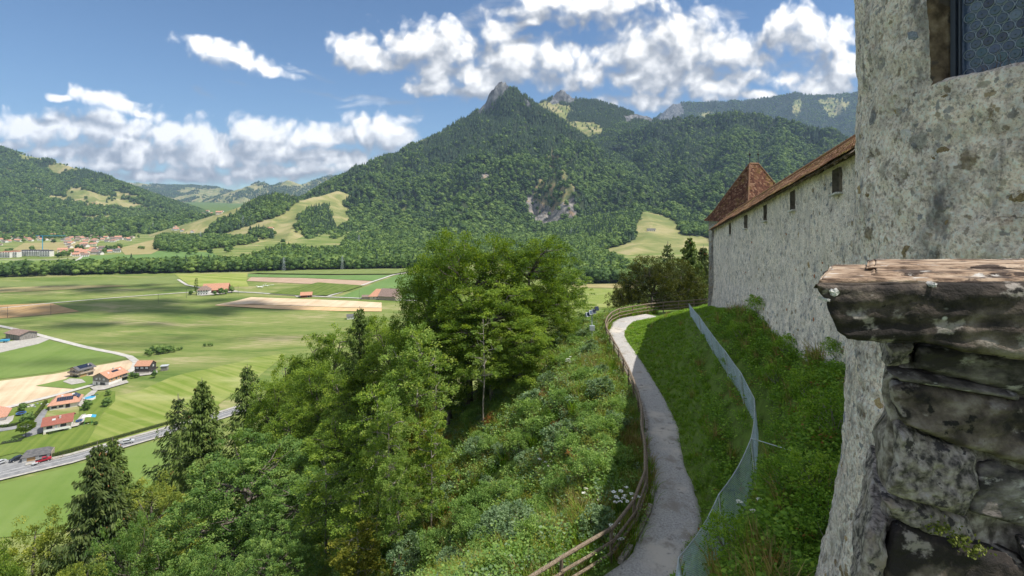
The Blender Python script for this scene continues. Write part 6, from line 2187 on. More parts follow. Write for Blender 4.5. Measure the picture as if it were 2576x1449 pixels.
# the terrace wall that carries the parapet down to the bank
tw = MB()
tw.box((2.95, 1.86, -5.0), (2.6, 0.9, 6.9))
two = tw.build('terrace_wall', M['wall_render'])
tag(two, 'rubble terrace wall under the lichened parapet', 'wall')
# ------------------------------------------------------------------ wooden fence along the path
def left_edge(par_off, out=0.28):
    """Point beside the path on its valley side: par_off is the run along PC (index units)."""
    i = int(par_off)
    t = par_off - i
    a, b = PC[i], PC[min(i + 1, len(PC) - 1)]
    d = b - a
    d = d / np.linalg.norm(d)
    n = np.array([-d[1], d[0]])
    p = a + (b - a) * t
    hw = PHW[i] * (1 - t) + PHW[min(i + 1, len(PHW) - 1)] * t
    return p + n * (hw + out)


# walk along the valley side of the path and set a post every 2.1 m
samp = np.array([left_edge(s) for s in np.linspace(2.6, 22.0, 900)])
samp = np.array([np.mean(samp[max(0, i - 14):i + 15], axis=0) for i in range(len(samp))])
cumf = np.concatenate([[0], np.cumsum(np.hypot(*np.diff(samp, axis=0).T))])
posts = []
t = 0.0
rngp = np.random.default_rng(21)
while t < cumf[-1]:
    x, y = np.interp(t, cumf, samp[:, 0]), np.interp(t, cumf, samp[:, 1])
    posts.append((x, y))
    t += 2.15 * rngp.uniform(0.92, 1.06)
fence = empty('wooden_fence', (posts[0][0], posts[0][1], PATH_Z))
tag(fence, 'weathered wooden post and rail fence along the outer edge of the gravel path', 'fence')
FO = Vector((posts[0][0], posts[0][1], PATH_Z))
tops = []
for (x, y) in posts:
    z = min(PATH_Z, gz(x, y)) - 0.3
    lean = Vector((rngp.normal() * 0.02, rngp.normal() * 0.02, 0))
    mb = MB()
    zt = PATH_Z + 1.05
    a, b = Vector((x, y, z)) - FO, Vector((x, y, zt)) - FO + lean
    mb.tube([a, (a + b) / 2, b], [0.060, 0.057, 0.055], 8)
    mb.build('post', M['timber'], fence)
    tops.append(Vector((x, y, 0)) + lean)
for i in range(len(posts) - 1):
    for k, zr in enumerate((1.02, 0.66, 0.33)):
        a = tops[i].copy()
        b = tops[i + 1].copy()
        d = (b - a).normalized()
        nn_ = Vector((d.y, -d.x, 0)) * (0.07 if k else 0.0)
        za, zb_ = PATH_Z + zr + rngp.normal() * 0.015, PATH_Z + zr + rngp.normal() * 0.015
        mb = MB()
        p0 = Vector((a.x, a.y, za)) - d * 0.08 + nn_ - FO
        p1 = Vector((b.x, b.y, zb_)) + d * 0.06 + nn_ - FO
        if k == 0:
            mb.tube([p0, (p0 + p1) / 2 + Vector((0, 0, rngp.normal() * 0.012)), p1], [0.062, 0.060, 0.058], 8)
        else:
            mb.tube([p0, (p0 + p1) / 2 + Vector((0, 0, rngp.normal() * 0.012)), p1], [0.050, 0.047, 0.045], 7)
        mb.build('rail', M['timber'], fence)
# squared edging timbers on the outer edge of the gravel
def edging(par0, par1, out):
    P = [left_edge(s, out) for s in np.linspace(par0, par1, 5)]
    mb = MB()
    pts = [Vector((p[0], p[1], PATH_Z + 0.05)) for p in P]
    base = pts[0].copy()
    for a, b in zip(pts[:-1], pts[1:]):
        mb.bar(a - base, b - base, 0.17, 0.20, 0)
    o = mb.build('edging_timber', M['edge_timber'], None, base)
    return o


EDGE = [(4.05, 4.62, 'pale split edging timber at the near bend of the gravel path'), (4.95, 6.25, 'grey edging timber beside the widest stretch of the path'),
        (6.55, 7.15, 'short edging timber where the fence turns its sharpest corner'), (7.5, 9.3, 'long edging timber along the middle of the path'), (9.5, 11.2, 'farther edging timber past the shadow line on the path')]
for a, b, l in EDGE:
    tag(edging(a, b, 0.02), l, 'edging timber', 'edging timbers along the path')

# ------------------------------------------------------------------ wire mesh fence on the bank
NET = [((1738, 797), 0.9), ((1764, 838), 1.0), ((1795, 888), 1.0), ((1832, 945), 1.05), ((1872, 1012), 1.1), ((1908, 1092), 1.15), ((1903, 1226), 1.25), ((1824, 1384), 1.25), ((1726, 1534), 1.0), ((1690, 1700), 1.0)]
NB = []
for (p, h) in NET:
    q = hit(*p)
    NB.append(q)
net = empty('wire_fence', NB[4])
tag(net, 'sagging wire mesh fence on thin steel posts across the grassy bank', 'fence')
N0 = NB[4]
tp = []
for (p, h), q in zip(NET, NB):
    top = q + Vector((-0.18, -0.05, h * 1.2))
    tp.append(top)
    mb = MB()
    mb.tube([q - N0 - Vector((0, 0, 0.2)), top - N0], [0.024, 0.024], 7)
    mb.build('post', M['steel'], net)
for i in range(len(NB) - 1):
    a0, a1, b0, b1 = NB[i] + Vector((0, 0, 0.02)), tp[i], NB[i + 1] + Vector((0, 0, 0.02)), tp[i + 1]
    def W(u, v):
        p = (a0 * (1 - u) + b0 * u) * (1 - v) + (a1 * (1 - u) + b1 * u) * v
        sag = 0.09 * math.sin(math.pi * u) * v + 0.05 * math.sin(5 * u + i * 2) * math.sin(math.pi * v)
        gzv = gz(p.x, p.y) if v < 0.3 else -99
        return Vector((p.x + 0.5 * sag, p.y, max(p.z - sag, gzv + 0.01)))
    L = (b0 - a0).length
    H = (a1 - a0).length
    nseg = 5
    mb = MB()
    step = 0.066
    ku = int((L + H) / step)
    for sgn in (1, -1):
        for k in range(ku):
            c = k * step - (H if sgn > 0 else 0)
            pts = []
            for t_ in np.linspace(0, 1, nseg + 1):
                u = (c + sgn * t_ * H) / L
                if -0.001 <= u <= 1.001:
                    pts.append(W(u, t_) - N0)
            if len(pts) > 1:
                mb.tube(pts, 0.0034, 3, 0, False)
    nt_ = mb.build('mesh_netting', M['net_wire'], net)
    nt_['kind'] = 'stuff'
    mb = MB()
    mb.tube([W(u, 1.0) - N0 for u in np.linspace(0, 1, 7)], 0.014, 5, 0, False)
    mb.build('top_wire', M['steel'], net)
# the cable that ties the fence to the tower
ca = tp[6] - N0
cb = px3(2122, 1163, 11.3) - N0
mb = MB()
mb.tube([ca, ca * 0.5 + cb * 0.5 - Vector((0, 0, 0.05)), cb], 0.012, 6, 0, False)
mb.build('tie_rod', M['steel'], net)

# ------------------------------------------------------------------ floodlights on a post
fl_p = px3(1489, 832, 44.0)
fl_z = gz(fl_p.x, fl_p.y)
lamp = empty('floodlight_post', (fl_p.x, fl_p.y, fl_z))
tag(lamp, 'steel post carrying a cluster of grey floodlights above the overgrown slope', 'floodlight')
ht = (HY - 788) / F_PX * 44.0 - fl_z
mb = MB()
mb.tube([(0, 0, -0.3), (0, 0, ht)], [0.05, 0.045], 8)
mb.build('pole', M['steel'], lamp)
mb = MB()
mb.box((0, -0.10, ht - 1.25), (0.42, 0.26, 0.40))
mb.build('control_box', M['steel'], lamp)
mb = MB()
mb.bar((-0.42, 0, ht - 0.05), (0.42, 0, ht + 0.10), 0.06, 0.06)
mb.build('crossbar', M['steel'], lamp)
for k, (dx_, dz_, yaw) in enumerate(((-0.40, -0.12, 0.5), (-0.10, 0.06, 0.2), (0.16, 0.16, -0.1), (0.40, 0.40, 0.3))):
    mb = MB()
    mt = Matrix.Rotation(yaw, 3, 'Z') @ Matrix.Rotation(R(-28), 3, 'X')
    c = Vector((dx_, -0.06, ht + dz_))
    mb.box(c, (0.30, 0.16, 0.34), mat=mt)
    for q in range(5):
        mb.box(c + mt @ Vector((-0.12 + q * 0.06, 0.12, 0)), (0.012, 0.10, 0.30), mat=mt)
    mb.box(c + mt @ Vector((0, -0.09, 0)), (0.34, 0.03, 0.38), mat=mt)
    h = mb.build('lamp_head', M['steel'] if k < 3 else M['dark_metal'], lamp)
    mb = MB()
    mb.box(c + mt @ Vector((0, -0.108, 0)), (0.27, 0.008, 0.30), mat=mt)
    mb.build('lamp_glass', M['bullseye_glass'], h)
# ------------------------------------------------------------------ trees on the castle hill
SPR = 'conifers on the hillside below the castle'
BRD = 'broadleaved trees on the hillside below the castle'
# px, top py, Y, kind, crown width px, natural width, label
LIST = [
    (245, 1108, 48, T_SPR2, None, None, 'dark cone hung spruce at the lower left, standing before the road', SPR),
    (283, 1098, 55, T_SPR, None, None, 'smaller spruce tip rising just behind the dark cone hung spruce', SPR),
    (508, 950, 72, T_SPR, None, None, 'tall olive brown spruce beside the green mound field', SPR),
    (448, 990, 77, T_SPR3, None, None, 'short dark spruce tip left of the tall olive brown spruce', SPR),
    (622, 915, 79, T_SPR4, None, None, 'slim open spruce right of the tall olive brown spruce', SPR),
    (905, 770, 57, T_SPR4, None, None, 'old spruce with a bare grey trunk amid the beeches left of the big tree', SPR),
    (742, 900, 72, T_SPR4, None, None, 'thin drooping spruce hidden among the beeches', SPR),
    (620, 1098, 45, T_MAPLE, 390, 12.5, 'big blue green maple with a domed crown at the bottom of the photo', BRD),
    (765, 1180, 41, T_MAPLE, 260, 12.5, 'second blue green maple right of the big domed maple', BRD),
    (385, 1172, 54, T_LIME, 230, 9, 'yellow green lime tree between the dark spruce and the big maple', BRD),
    (80, 1255, 47, T_LIME, 260, 9, 'olive green lime tree at the left edge of the photo', BRD),
    (330, 1282, 40, T_MAPLE, 230, 12.5, 'low green maple in front of the yellow green lime', BRD),
    (-40, 1330, 40, T_BEECH, 220, 9.5, 'dark beech cut by the bottom left corner', BRD),
    (180, 1370, 36, T_LIME, 200, 9, 'low olive lime under the dark cone hung spruce', BRD),
    (500, 1370, 33, T_MAPLE, 260, 12.5, 'leafy maple crown at the bottom edge left of centre', BRD),
    (690, 1330, 32, T_MAPLE, 240, 12.5, 'maple crown at the bottom edge under the second maple', BRD),
    (830, 800, 70, T_BEECH, 190, 9.5, 'olive beech topping the wooded slope left of the old spruce', BRD),
    (735, 872, 70, T_BEECH2, 170, 8, 'beech on the edge of the wood above the slim spruce', BRD),
    (690, 925, 66, T_BEECH, 170, 9.5, 'dark beech behind the slim open spruce', BRD),
    (800, 890, 60, T_BEECH, 210, 9.5, 'layered beech in the middle of the wooded slope', BRD),
    (870, 930, 54, T_BEECH2, 190, 8, 'beech below the old spruce with the bare trunk', BRD),
    (760, 990, 56, T_BEECH, 210, 9.5, 'beech with sunlit layers above the second maple', BRD),
    (850, 1040, 47, T_BEECH2, 200, 8, 'shaded beech between the second maple and the pale saplings', BRD),
    (950, 765, 62, T_BEECH2, 150, 8, 'thin topped beech before the orange farmhouse', BRD),
    (985, 800, 55, T_BEECH, 190, 9.5, 'dense beech left of the big tree', BRD),
    (1060, 850, 50, T_BEECH, 200, 9.5, 'dark beech under the left side of the big tree', BRD),
    (1180, 578, 47, T_OAK, 320, 12, 'big dark green tree crown topping the hill in the centre', BRD),
    (1330, 592, 49, T_OAK, 290, 12, 'big olive tree joined to the right of the central crown', BRD),
    (1078, 640, 50, T_OAK, 210, 12, 'dark tree forming the left shoulder of the central crown', BRD),
    (1240, 700, 43, T_BEECH, 290, 9.5, 'sunlit beech in front of the central crown', BRD),
    (1130, 740, 46, T_BEECH, 240, 9.5, 'shaded beech under the left of the central crown', BRD),
    (1360, 715, 46, T_OAK, 180, 12, 'bright green tree on the right flank of the central crown', BRD),
    (1432, 668, 55, T_ASH, 130, 4.6, 'pale feathery ash at the right end of the central crown', BRD),
    (1310, 800, 40, T_BEECH2, 190, 8, 'low spreading beech with layered boughs in front of the central trees', BRD),
    (1040, 812, 35, T_ASH, 190, 4.6, 'light green ash with several thin pale stems', BRD),
    (950, 955, 33.5, T_SAP, 170, 4.4, 'slender beech with a forked pale trunk', BRD),
    (1095, 880, 38, T_BARE, 95, 2.6, 'thin half bare tree leaning before the dark hollow', BRD),
    (1215, 790, 38, T_BARE, 90, 2.6, 'thin pale stemmed tree standing before the central beech', BRD),
    (1055, 1010, 34, T_YEL, 130, 3.6, 'yellowing sapling right of the forked beech', BRD),
    (985, 985, 31, T_ASH, 130, 4.6, 'small pale ash in front of the forked beech', BRD),
    (1085, 1035, 30, T_SAP, 115, 4.4, 'thin young beech where the saplings meet the shrubs', BRD),
    (1005, 1140, 28, T_ASH, 110, 4.6, 'lowest pale ash sapling above the bottom edge', BRD),
    (820, 1150, 35, T_SAP, 170, 4.4, 'young beech among the maples left of the pale trunks', BRD),
    (905, 1200, 31, T_SAP, 140, 4.4, 'shaded young beech under the forked pale trunk', BRD),
    (900, 1310, 29, T_YEL, 150, 3.6, 'yellow leaved sapling near the bottom edge', BRD),
    (1640, 640, 76, T_DARK, 190, 12, 'broad olive tree left of the castle corner', BRD),
    (1722, 650, 80, T_DARK, 170, 12, 'dark tree under the spruces by the castle corner', BRD),
    (1578, 700, 74, T_DARK, 120, 12, 'rounded tree at the bend of the path', BRD),
    (1735, 592, 88, T_SPR, None, None, 'tall dark spruce beside the corner tower', SPR),
    (1680, 606, 92, T_SPR3, None, None, 'young pointed spruce left of the tall dark spruce', SPR),
    (1770, 615, 90, T_SPR2, None, None, 'spruce half hidden by the corner tower', SPR),
    (1535, 775, 62, T_ASH, 60, 4.6, 'small ash beyond the fence at the far bend', BRD),
    (1465, 790, 66, T_BEECH2, 100, 8, 'bushy beech behind the floodlight post', BRD),
]
for (px_, py_, Y_, T_, w_, wn_, lab, g_) in LIST:
    at_px(px_, py_, Y_, T_, lab, w_, g_, wnat=wn_)

# ------------------------------------------------------------------ shrubs and undergrowth
def shrub_mesh(name, seed, h, w, n, per, leaf, mat, stems=7, flat=0.2, flowers=0):
    rng = np.random.default_rng(seed)
    lobes = [((0, 0, h * 0.5), (w * 0.36, w * 0.36, h * 0.42))]
    for i in range(7):
        a = 2.4 * i
        s = w * rng.uniform(0.16, 0.26)
        lobes.append(((w * 0.30 * math.cos(a), w * 0.30 * math.sin(a), h * rng.uniform(0.35, 0.8)), (s, s, s * 0.9)))
    pos, al, nr, sz, ti, C = sprays(rng, lobes, n, per, 0.30 * w / 1.6, leaf, flat=flat, droop=0.3, zmin=-0.3)
    crown = leaves_mesh(name, pos, al, nr, sz, ti, M[mat], aspect=0.75)
    mb = MB()
    for i in rng.choice(len(C), min(stems * 3, len(C)), replace=False):
        a = 6.283 * rng.random()
        limb(mb, (0.08 * math.cos(a), 0.08 * math.sin(a), -0.3), C[i], 0.022, 0.006, rng, 4, 0.0, 4, 0.08)
    out = dict(crown=crown, stem=mb.mesh(name + '_stems', [M['pale_bark']]), h=h, name=name)
    return out


S_HAZEL = shrub_mesh('hazel_shrub', 401, 1.8, 2.2, 120, 40, 0.085, 'leaf_shrub')
S_HAZEL2 = shrub_mesh('hazel_shrub', 402, 1.6, 1.8, 100, 40, 0.075, 'leaf_shrub')
S_WILLOW = shrub_mesh('grey_leaved_shrub', 403, 1.7, 2.0, 100, 38, 0.105, 'leaf_blue', flat=0.12)
S_BRAMBLE = shrub_mesh('bramble_bush', 404, 1.0, 2.0, 100, 38, 0.065, 'leaf_ivy')
S_DRY = shrub_mesh('withered_shrub', 405, 1.3, 1.4, 46, 30, 0.07, 'rust_leaf')
S_YEL = shrub_mesh('yellow_shrub', 406, 1.2, 1.3, 60, 34, 0.065, 'leaf_yellow')
SHRUB_LAB = {
    'hazel_shrub': 'round leaved green shrub in the undergrowth below the path fence',
    'grey_leaved_shrub': 'grey green broad leaved shrub in the undergrowth below the path fence',
    'bramble_bush': 'low dark bramble bush on the grassy bank below the castle wall',
    'withered_shrub': 'rusty withered shrub among the green undergrowth',
    'yellow_shrub': 'small yellow green shrub among the undergrowth',
}
SPOTS = []


def shrub(tpl, x, y, s=1.0, label=None, z=None):
    z = gz(x, y) if z is None else z
    o = empty(tpl['name'], (x, y, z - 0.05), random.uniform(0, 6.28))
    o.scale = (s, s, s * random.uniform(0.85, 1.15))
    obj('foliage', tpl['crown'], o)
    obj('stems', tpl['stem'], o)['kind'] = 'stuff'
    dp = abs(poly_dist(np.array([x]), np.array([y]), PC)[0][0])
    if label is None and tpl is not S_BRAMBLE:
        where = 'close to the path fence' if dp < 4 else 'high up near the dark hollow' if y > 36 else 'halfway down the slope' if dp < 9 else 'low on the slope by the saplings'
        label = SHRUB_LAB[tpl['name']].replace('below the path fence', '') .strip() + ', ' + where
    elif label is None:
        label = 'low dark bramble bush on the grassy bank, ' + ('under the castle wall' if y > 20 else 'beside the round tower')
    tag(o, label or SHRUB_LAB[tpl['name']], 'shrub', 'shrubs of the same kind: ' + tpl['name'].replace('_', ' '))
    SPOTS.append((x, y))
    return o


rngs = np.random.default_rng(909)
SLOPE_POLY = [(1000, 1470), (960, 1330), (1060, 1180), (1130, 1060), (1230, 960), (1330, 890), (1420, 840), (1500, 820), (1545, 860), (1570, 940), (1605, 1040), (1620, 1110), (1630, 1230), (1600, 1310), (1560, 1370), (1480, 1470)]
cand = []
tries = 0
while len(cand) < 105 and tries < 4000:
    tries += 1
    px_, py_ = rngs.uniform(960, 1640), rngs.uniform(830, 1470)
    if not in_poly(np.array([px_]), np.array([py_]), SLOPE_POLY)[0]:
        continue
    q = hit(px_, py_)
    if q is None or q.y > 60:
        continue
    dd_, pp_ = poly_dist(np.array([q.x]), np.array([q.y]), PC)
    if dd_[0] > -2.0:
        continue
    if any((q.x - c[0]) ** 2 + (q.y - c[1]) ** 2 < 1.25 ** 2 for c in cand):
        continue
    cand.append((q.x, q.y))
for i, (x, y) in enumerate(cand):
    k = rngs.random()
    tpl = S_HAZEL if k < 0.36 else S_HAZEL2 if k < 0.56 else S_WILLOW if k < 0.78 else S_YEL if k < 0.90 else S_DRY
    dd_ = -poly_dist(np.array([x]), np.array([y]), PC)[0][0]
    shrub(tpl, x, y, rngs.uniform(0.55, 1.05) * min(1.0, 0.45 + 0.12 * dd_))
# bushes on the castle bank
for (px_, py_, s_, l_) in ((1860, 1400, 0.75, 'leafy dark bush standing behind the wire fence near the bottom edge'), (1990, 1235, 0.8, 'bushy bramble at the foot of the round tower'), (2080, 1240, 0.8, None),
                           (2110, 1330, 0.7, None), (1925, 790, 0.9, 'dark bush at the foot of the castle wall'), (1990, 890, 0.7, None), (2120, 905, 0.6, 'small green bush where the wall meets the round tower'),
                           (1870, 850, 0.8, None), (1960, 960, 0.7, None), (2050, 1000, 0.8, None), (1840, 920, 0.5, None), (2100, 1090, 0.8, None), (1985, 1130, 0.7, None), (1800, 1130, 0.45, None), (1815, 1200, 0.5, None)):
    q = hit(px_, py_)
    shrub(S_BRAMBLE, q.x, q.y, s_, l_)
# umbels of white flowers beside the fence
def umbel(x, y, h, n, label, rng):
    z = gz(x, y)
    o = empty('white_umbel_plant', (x, y, z), 0)
    for k in range(n):
        mb = MB()
        p = Vector((rng.normal() * 0.28, rng.normal() * 0.28, h * rng.uniform(0.7, 1.05)))
        mb.tube([(0, 0, -0.1), p * 0.55 + Vector((0, 0, 0.08)), p], [0.012, 0.009, 0.006], 4)
        mb.build('stalk', M['leaf_shrub'], o)
        mb = MB()
        for q in range(26):
            r, a = 0.085 * math.sqrt(rng.random()), 6.283 * rng.random()
            c = p + Vector((r * math.cos(a), r * math.sin(a), 0.03 - r * 0.2))
            s = 0.014
            mb.add([c + Vector((-s, -s, 0)), c + Vector((s, -s, 0.004)), c + Vector((s, s, 0)), c + Vector((-s, s, 0.004))], [(0, 1, 2, 3)])
        f_ = mb.build('flower_head', M['petal'], o)
    tag(o, label, 'flower')
    return o


q = hit(1560, 1312)
umbel(q.x, q.y, 1.1, 15, 'tall white flowering umbel plant beside the fence bend', rngs)
q = hit(1500, 1285)
umbel(q.x, q.y, 0.7, 4, 'small white umbel left of the tall flowering plant', rngs)
q = hit(1545, 1395)
umbel(q.x, q.y, 0.7, 5, 'white umbel seen through the near fence rails', rngs)
q = hit(1430, 935)
umbel(q.x, q.y, 1.0, 9, 'cluster of whitish umbels high on the sunny slope', rngs)
q = hit(1375, 1200)
umbel(q.x, q.y, 0.9, 6, 'faded umbel amid the grey green shrubs', rngs)
q = hit(1895, 1330)
umbel(q.x, q.y, 0.6, 4, 'small white umbel behind the wire fence', rngs)

# ground cover: tufts, weeds and leaves as one scattered mass
COVER = bpy.data.collections.new('cover_kinds')
def tuft(seed, h, n, spread, mat, wid=0.012, bend=0.5):
    rng = np.random.default_rng(seed)
    V_, F_, T_ = [], [], []
    for i in range(n):
        a, r = rng.random() * 6.283, spread * math.sqrt(rng.random())
        b = np.array([r * math.cos(a), r * math.sin(a), -0.03])
        d = np.array([math.cos(a) * bend * rng.random() + rng.normal() * 0.15, math.sin(a) * bend * rng.random() + rng.normal() * 0.15, 1.0])
        L = h * rng.uniform(0.5, 1.15)
        s = np.array([-math.sin(a), math.cos(a), 0]) * wid * rng.uniform(0.7, 1.4)
        m = b + d * L * 0.55
        t = b + d * L + np.array([d[0] * L * 0.5, d[1] * L * 0.5, -0.14 * L])
        k = len(V_)
        V_ += [b - s, b + s, m + s * 0.8, m - s * 0.8, t]
        F_ += [(k, k + 1, k + 2, k + 3), (k + 3, k + 2, k + 4)]
        tt = float(np.clip(rng.normal(0.5, 0.22), 0, 1))
        T_ += [tt, tt]
    return mesh_from('tuft', np.array(V_), F_, [M[mat]], fattrs={'tint': T_})


def weed(seed, h, w, n, leaf_, mat, aspect=0.75):
    rng = np.random.default_rng(seed)
    a = rng.random(n) * 6.283
    r = w * np.sqrt(rng.random(n))
    z = h * rng.random(n) ** 0.7
    p = np.stack([r * np.cos(a) * (0.5 + 0.6 * z / h), r * np.sin(a) * (0.5 + 0.6 * z / h), z], 1)
    al = np.stack([np.cos(a), np.sin(a), rng.normal(size=n) * 0.3], 1)
    nr = np.tile([0, 0, 1.0], (n, 1)) + rng.normal(size=(n, 3)) * 0.45
    return leaves_mesh('weed', p, al, nr, leaf_ * rng.uniform(0.6, 1.3, n), np.clip(rng.normal(0.5, 0.2, n), 0, 1), M[mat], aspect)


def pebble(seed):
    v_, f_ = stone_lump(seed)
    return mesh_from('pebble', np.array(v_) * np.array([1, 1, 1.3]), f_, [M['stone_pale' if seed % 2 else 'stone_grey']])


kinds = [tuft(1, 0.30, 46, 0.22, 'grass_blade'), tuft(2, 0.22, 40, 0.24, 'grass_blade'), tuft(3, 0.75, 44, 0.22, 'grass_blade', 0.011, 0.35), tuft(4, 0.85, 40, 0.20, 'dry_blade', 0.010, 0.3),
         weed(5, 0.35, 0.28, 60, 0.085, 'leaf_ivy'), weed(6, 0.22, 0.30, 60, 0.065, 'leaf_ivy'), weed(7, 0.75, 0.32, 90, 0.085, 'leaf_shrub'), weed(8, 0.9, 0.28, 70, 0.075, 'leaf_yellow', 0.5), weed(9, 0.6, 0.3, 80, 0.10, 'leaf_blue'),
         weed(10, 0.30, 0.30, 50, 0.06, 'rust_leaf'), pebble(901), pebble(902)]
for i, me_ in enumerate(kinds):
    COVER.objects.link(bpy.data.objects.new('cover_%02d' % i, me_))


def region(n, poly, ymax=62):
    xs, ys = [p[0] for p in poly], [p[1] for p in poly]
    out = []
    x = RNG.uniform(min(xs), max(xs), n)
    y = RNG.uniform(min(ys), max(ys), n)
    k = in_poly(x, y, poly)
    return x[k], y[k]


# loose stones on the path
x, y = region(7000, [(2, 10), (4, 22), (6, 34), (7.5, 46), (11, 51), (12, 49), (10, 42), (10, 30), (9, 20), (7, 12)])
d_, par_ = poly_dist(x, y, PC)
hw_ = np.interp(par_, np.arange(len(PHW)), PHW)
q_ = np.abs(d_) / hw_
k = (q_ < 1.12) & (RNG.random(len(x)) < 0.12 + 0.88 * np.clip((q_ - 0.55) / 0.5, 0, 1)) & (y < 40)
x, y = x[k], y[k]
scatter('loose_gravel', np.stack([x, y, np.full(len(x), PATH_Z + 0.075)], 1), RNG.uniform(0, 6.28, len(x)), RNG.uniform(0.015, 0.045, len(x)), RNG.integers(10, 12, len(x)), COVER, 'loose pale stones strewn over the gravel path')
# the valley slope
x, y = region(30000, [(-14, 12), (-16, 60), (12, 62), (16, 54), (11, 50), (8.5, 44), (7.5, 34), (6.5, 26), (6, 20), (3, 13)])
d_, par_ = poly_dist(x, y, PC)
hw_ = np.interp(par_, np.arange(len(PHW)), PHW)
k = (d_ < -hw_ - 0.02)
x, y, d_ = x[k], y[k], -d_[k]
pn = fbm(x / 3.0, y / 3.0, octv=3, seed=71)
edge = np.clip(1 - (d_ - 0.8) / 2.0, 0, 1)
I = np.where(edge > RNG.random(len(x)) * 1.2, RNG.choice([0, 1, 2, 3], len(x), p=[0.3, 0.2, 0.3, 0.2]), RNG.choice([2, 3, 6, 7, 8, 9, 4], len(x), p=[0.22, 0.10, 0.30, 0.12, 0.14, 0.03, 0.09]))
I = np.where((pn > 0.28) & (RNG.random(len(x)) < 0.6), RNG.choice([2, 3], len(x)), I)
S = RNG.uniform(0.7, 1.3, len(x)) * np.where(edge > 0.3, 0.85, 1.1)
keepn = RNG.random(len(x)) < np.where(y > 40, 0.8, 1.0)
P_ = np.stack([x, y, ground_z(x, y) - 0.02], 1)
scatter('undergrowth', P_[keepn], RNG.uniform(0, 6.28, len(x))[keepn], S[keepn], I[keepn], COVER, 'tangle of tall grass and weeds covering the slope left of the path')

# the castle bank: mown grass near the path and far end, ivy and brambles higher up
x, y = region(26000, [(4.2, 10), (5, 20), (6, 30), (7, 40), (8, 49), (12, 53), (20, 55), (20, 49), (17.4, 45), (14.6, 33), (12.6, 24), (10.5, 16), (8.4, 11.2), (6.3, 9.6), (5.2, 7.6), (5.0, 6.4), (3.4, 6.6)])
d_, par_ = poly_dist(x, y, PC)
hw_ = np.interp(par_, np.arange(len(PHW)), PHW)
dw_, _ = poly_dist(x, y, WALLB[:, :2])
k = (d_ > hw_ - 0.04) & ((dw_ < -0.05) | ((y < 12) & (dw_ < 1.2) & (np.hypot(x - TC.x, y - TC.y) > 4.1)))
x, y, d_ = x[k], y[k], d_[k]
dn_, _ = poly_dist(x, y, np.array([(q.x, q.y) for q in NB]))
k = (np.abs(dn_) > 0.7) | (RNG.random(len(x)) < 0.22)
x, y, d_ = x[k], y[k], d_[k]
lawn = (y > 33) | (d_ < 1.4 + 0.10 * np.maximum(y - 18, 0))
pn = fbm(x / 1.8, y / 1.8, octv=3, seed=72)
I = np.where(lawn & (RNG.random(len(x)) < 0.92), RNG.choice([0, 1, 1, 5], len(x)), RNG.choice([4, 5, 0, 9, 3], len(x), p=[0.42, 0.40, 0.11, 0.04, 0.03]))
S = np.where(lawn, RNG.uniform(0.45, 0.75, len(x)), RNG.uniform(0.75, 1.3, len(x)))
bare = (pn > 0.30) & (y < 24) & (d_ > 1.2)
k2 = ~bare | (RNG.random(len(x)) < 0.35)
scatter('bank_grass', np.stack([x, y, ground_z(x, y) - 0.015], 1)[k2], RNG.uniform(0, 6.28, len(x))[k2], S[k2], I[k2], COVER, 'short grass and creeping ivy on the bank below the castle wall')
# ------------------------------------------------------------------ fields, roads and buildings of the plain
def XY(px, py):
    q = hit_plain(px, py)
    return (q.x, q.y)


def field_px(name, poly, mat, off, step=None, label=None):
    return drape(name, [XY(*p) for p in poly], mat, off, label, step, zf=ground_z)


def road_px(pts, width, off, mat, label, name='road'):
    return ribbon(name, [XY(*p) for p in pts], width, mat, off, label, zf=ground_z)


F = field_px
F('field', [(-60, 771), (110, 763), (132, 764), (200, 784), (-60, 806)], M['wheat'], 0.30, 25, 'ripe brown wheat field at the left edge')
F('field', [(540, 768), (590, 758), (632, 748), (880, 757), (960, 762), (960, 775), (872, 774), (700, 768), (560, 764)], M['stubble_far'], 0.30, None, 'pale far half of the stubble strip before the farms')
F('field', [(540, 769), (560, 765), (700, 769), (872, 775), (960, 776), (960, 784), (850, 783), (700, 778)], M['straw'], 0.30, None, 'golden near half of the stubble strip before the farms')
F('field', [(620, 707), (632, 698), (760, 700), (945, 708), (918, 719), (760, 714)], M['plough'], 0.35, None, 'pinkish ploughed strip near the riverside wood')
F('field', [(678, 740), (800, 712), (914, 720), (878, 732), (822, 745), (752, 745)], M['corn'], 0.9, None, 'dark green maize field with drilled rows')
F('field', [(622, 688), (760, 682), (1025, 677), (1060, 679), (990, 691), (840, 692), (660, 690)], M['corn_far'], 1.4, None, 'long pale maize field along the riverside wood')
F('field', [(624, 697), (624, 689), (660, 691), (840, 693), (984, 692), (946, 707), (760, 699)], M['lush'], 0.3, None, 'smooth green meadow between maize and ploughed strip')
F('field', [(850, 748), (1000, 692), (1040, 688), (1160, 690), (1160, 752), (1000, 755)], M['lush'], 0.28, None, 'green meadow around the orange roofed farm')
F('field', [(440, 691), (622, 687), (620, 708), (626, 722), (560, 722), (484, 722), (462, 708)], M['mown'], 0.3, None, 'freshly mown striped meadow behind the white farm')
F('field', [(-60, 712), (150, 708), (330, 704), (438, 692), (460, 708), (462, 714), (300, 717), (150, 720), (-60, 726)], M['corn_far'], 0.25, None, 'yellowish grain field along the left of the riverside wood')
F('field', [(-60, 727), (120, 720), (300, 718), (330, 720), (180, 728), (-60, 740)], M['tan_grass'], 0.3, None, 'dry tan strip of field at the far left')
F('field', [(-60, 967), (140, 941), (330, 905), (346, 915), (338, 930), (312, 944), (225, 974), (120, 1004), (-60, 1042)], M['stubble'], 0.18, 8, 'pale stubble field around the new houses')
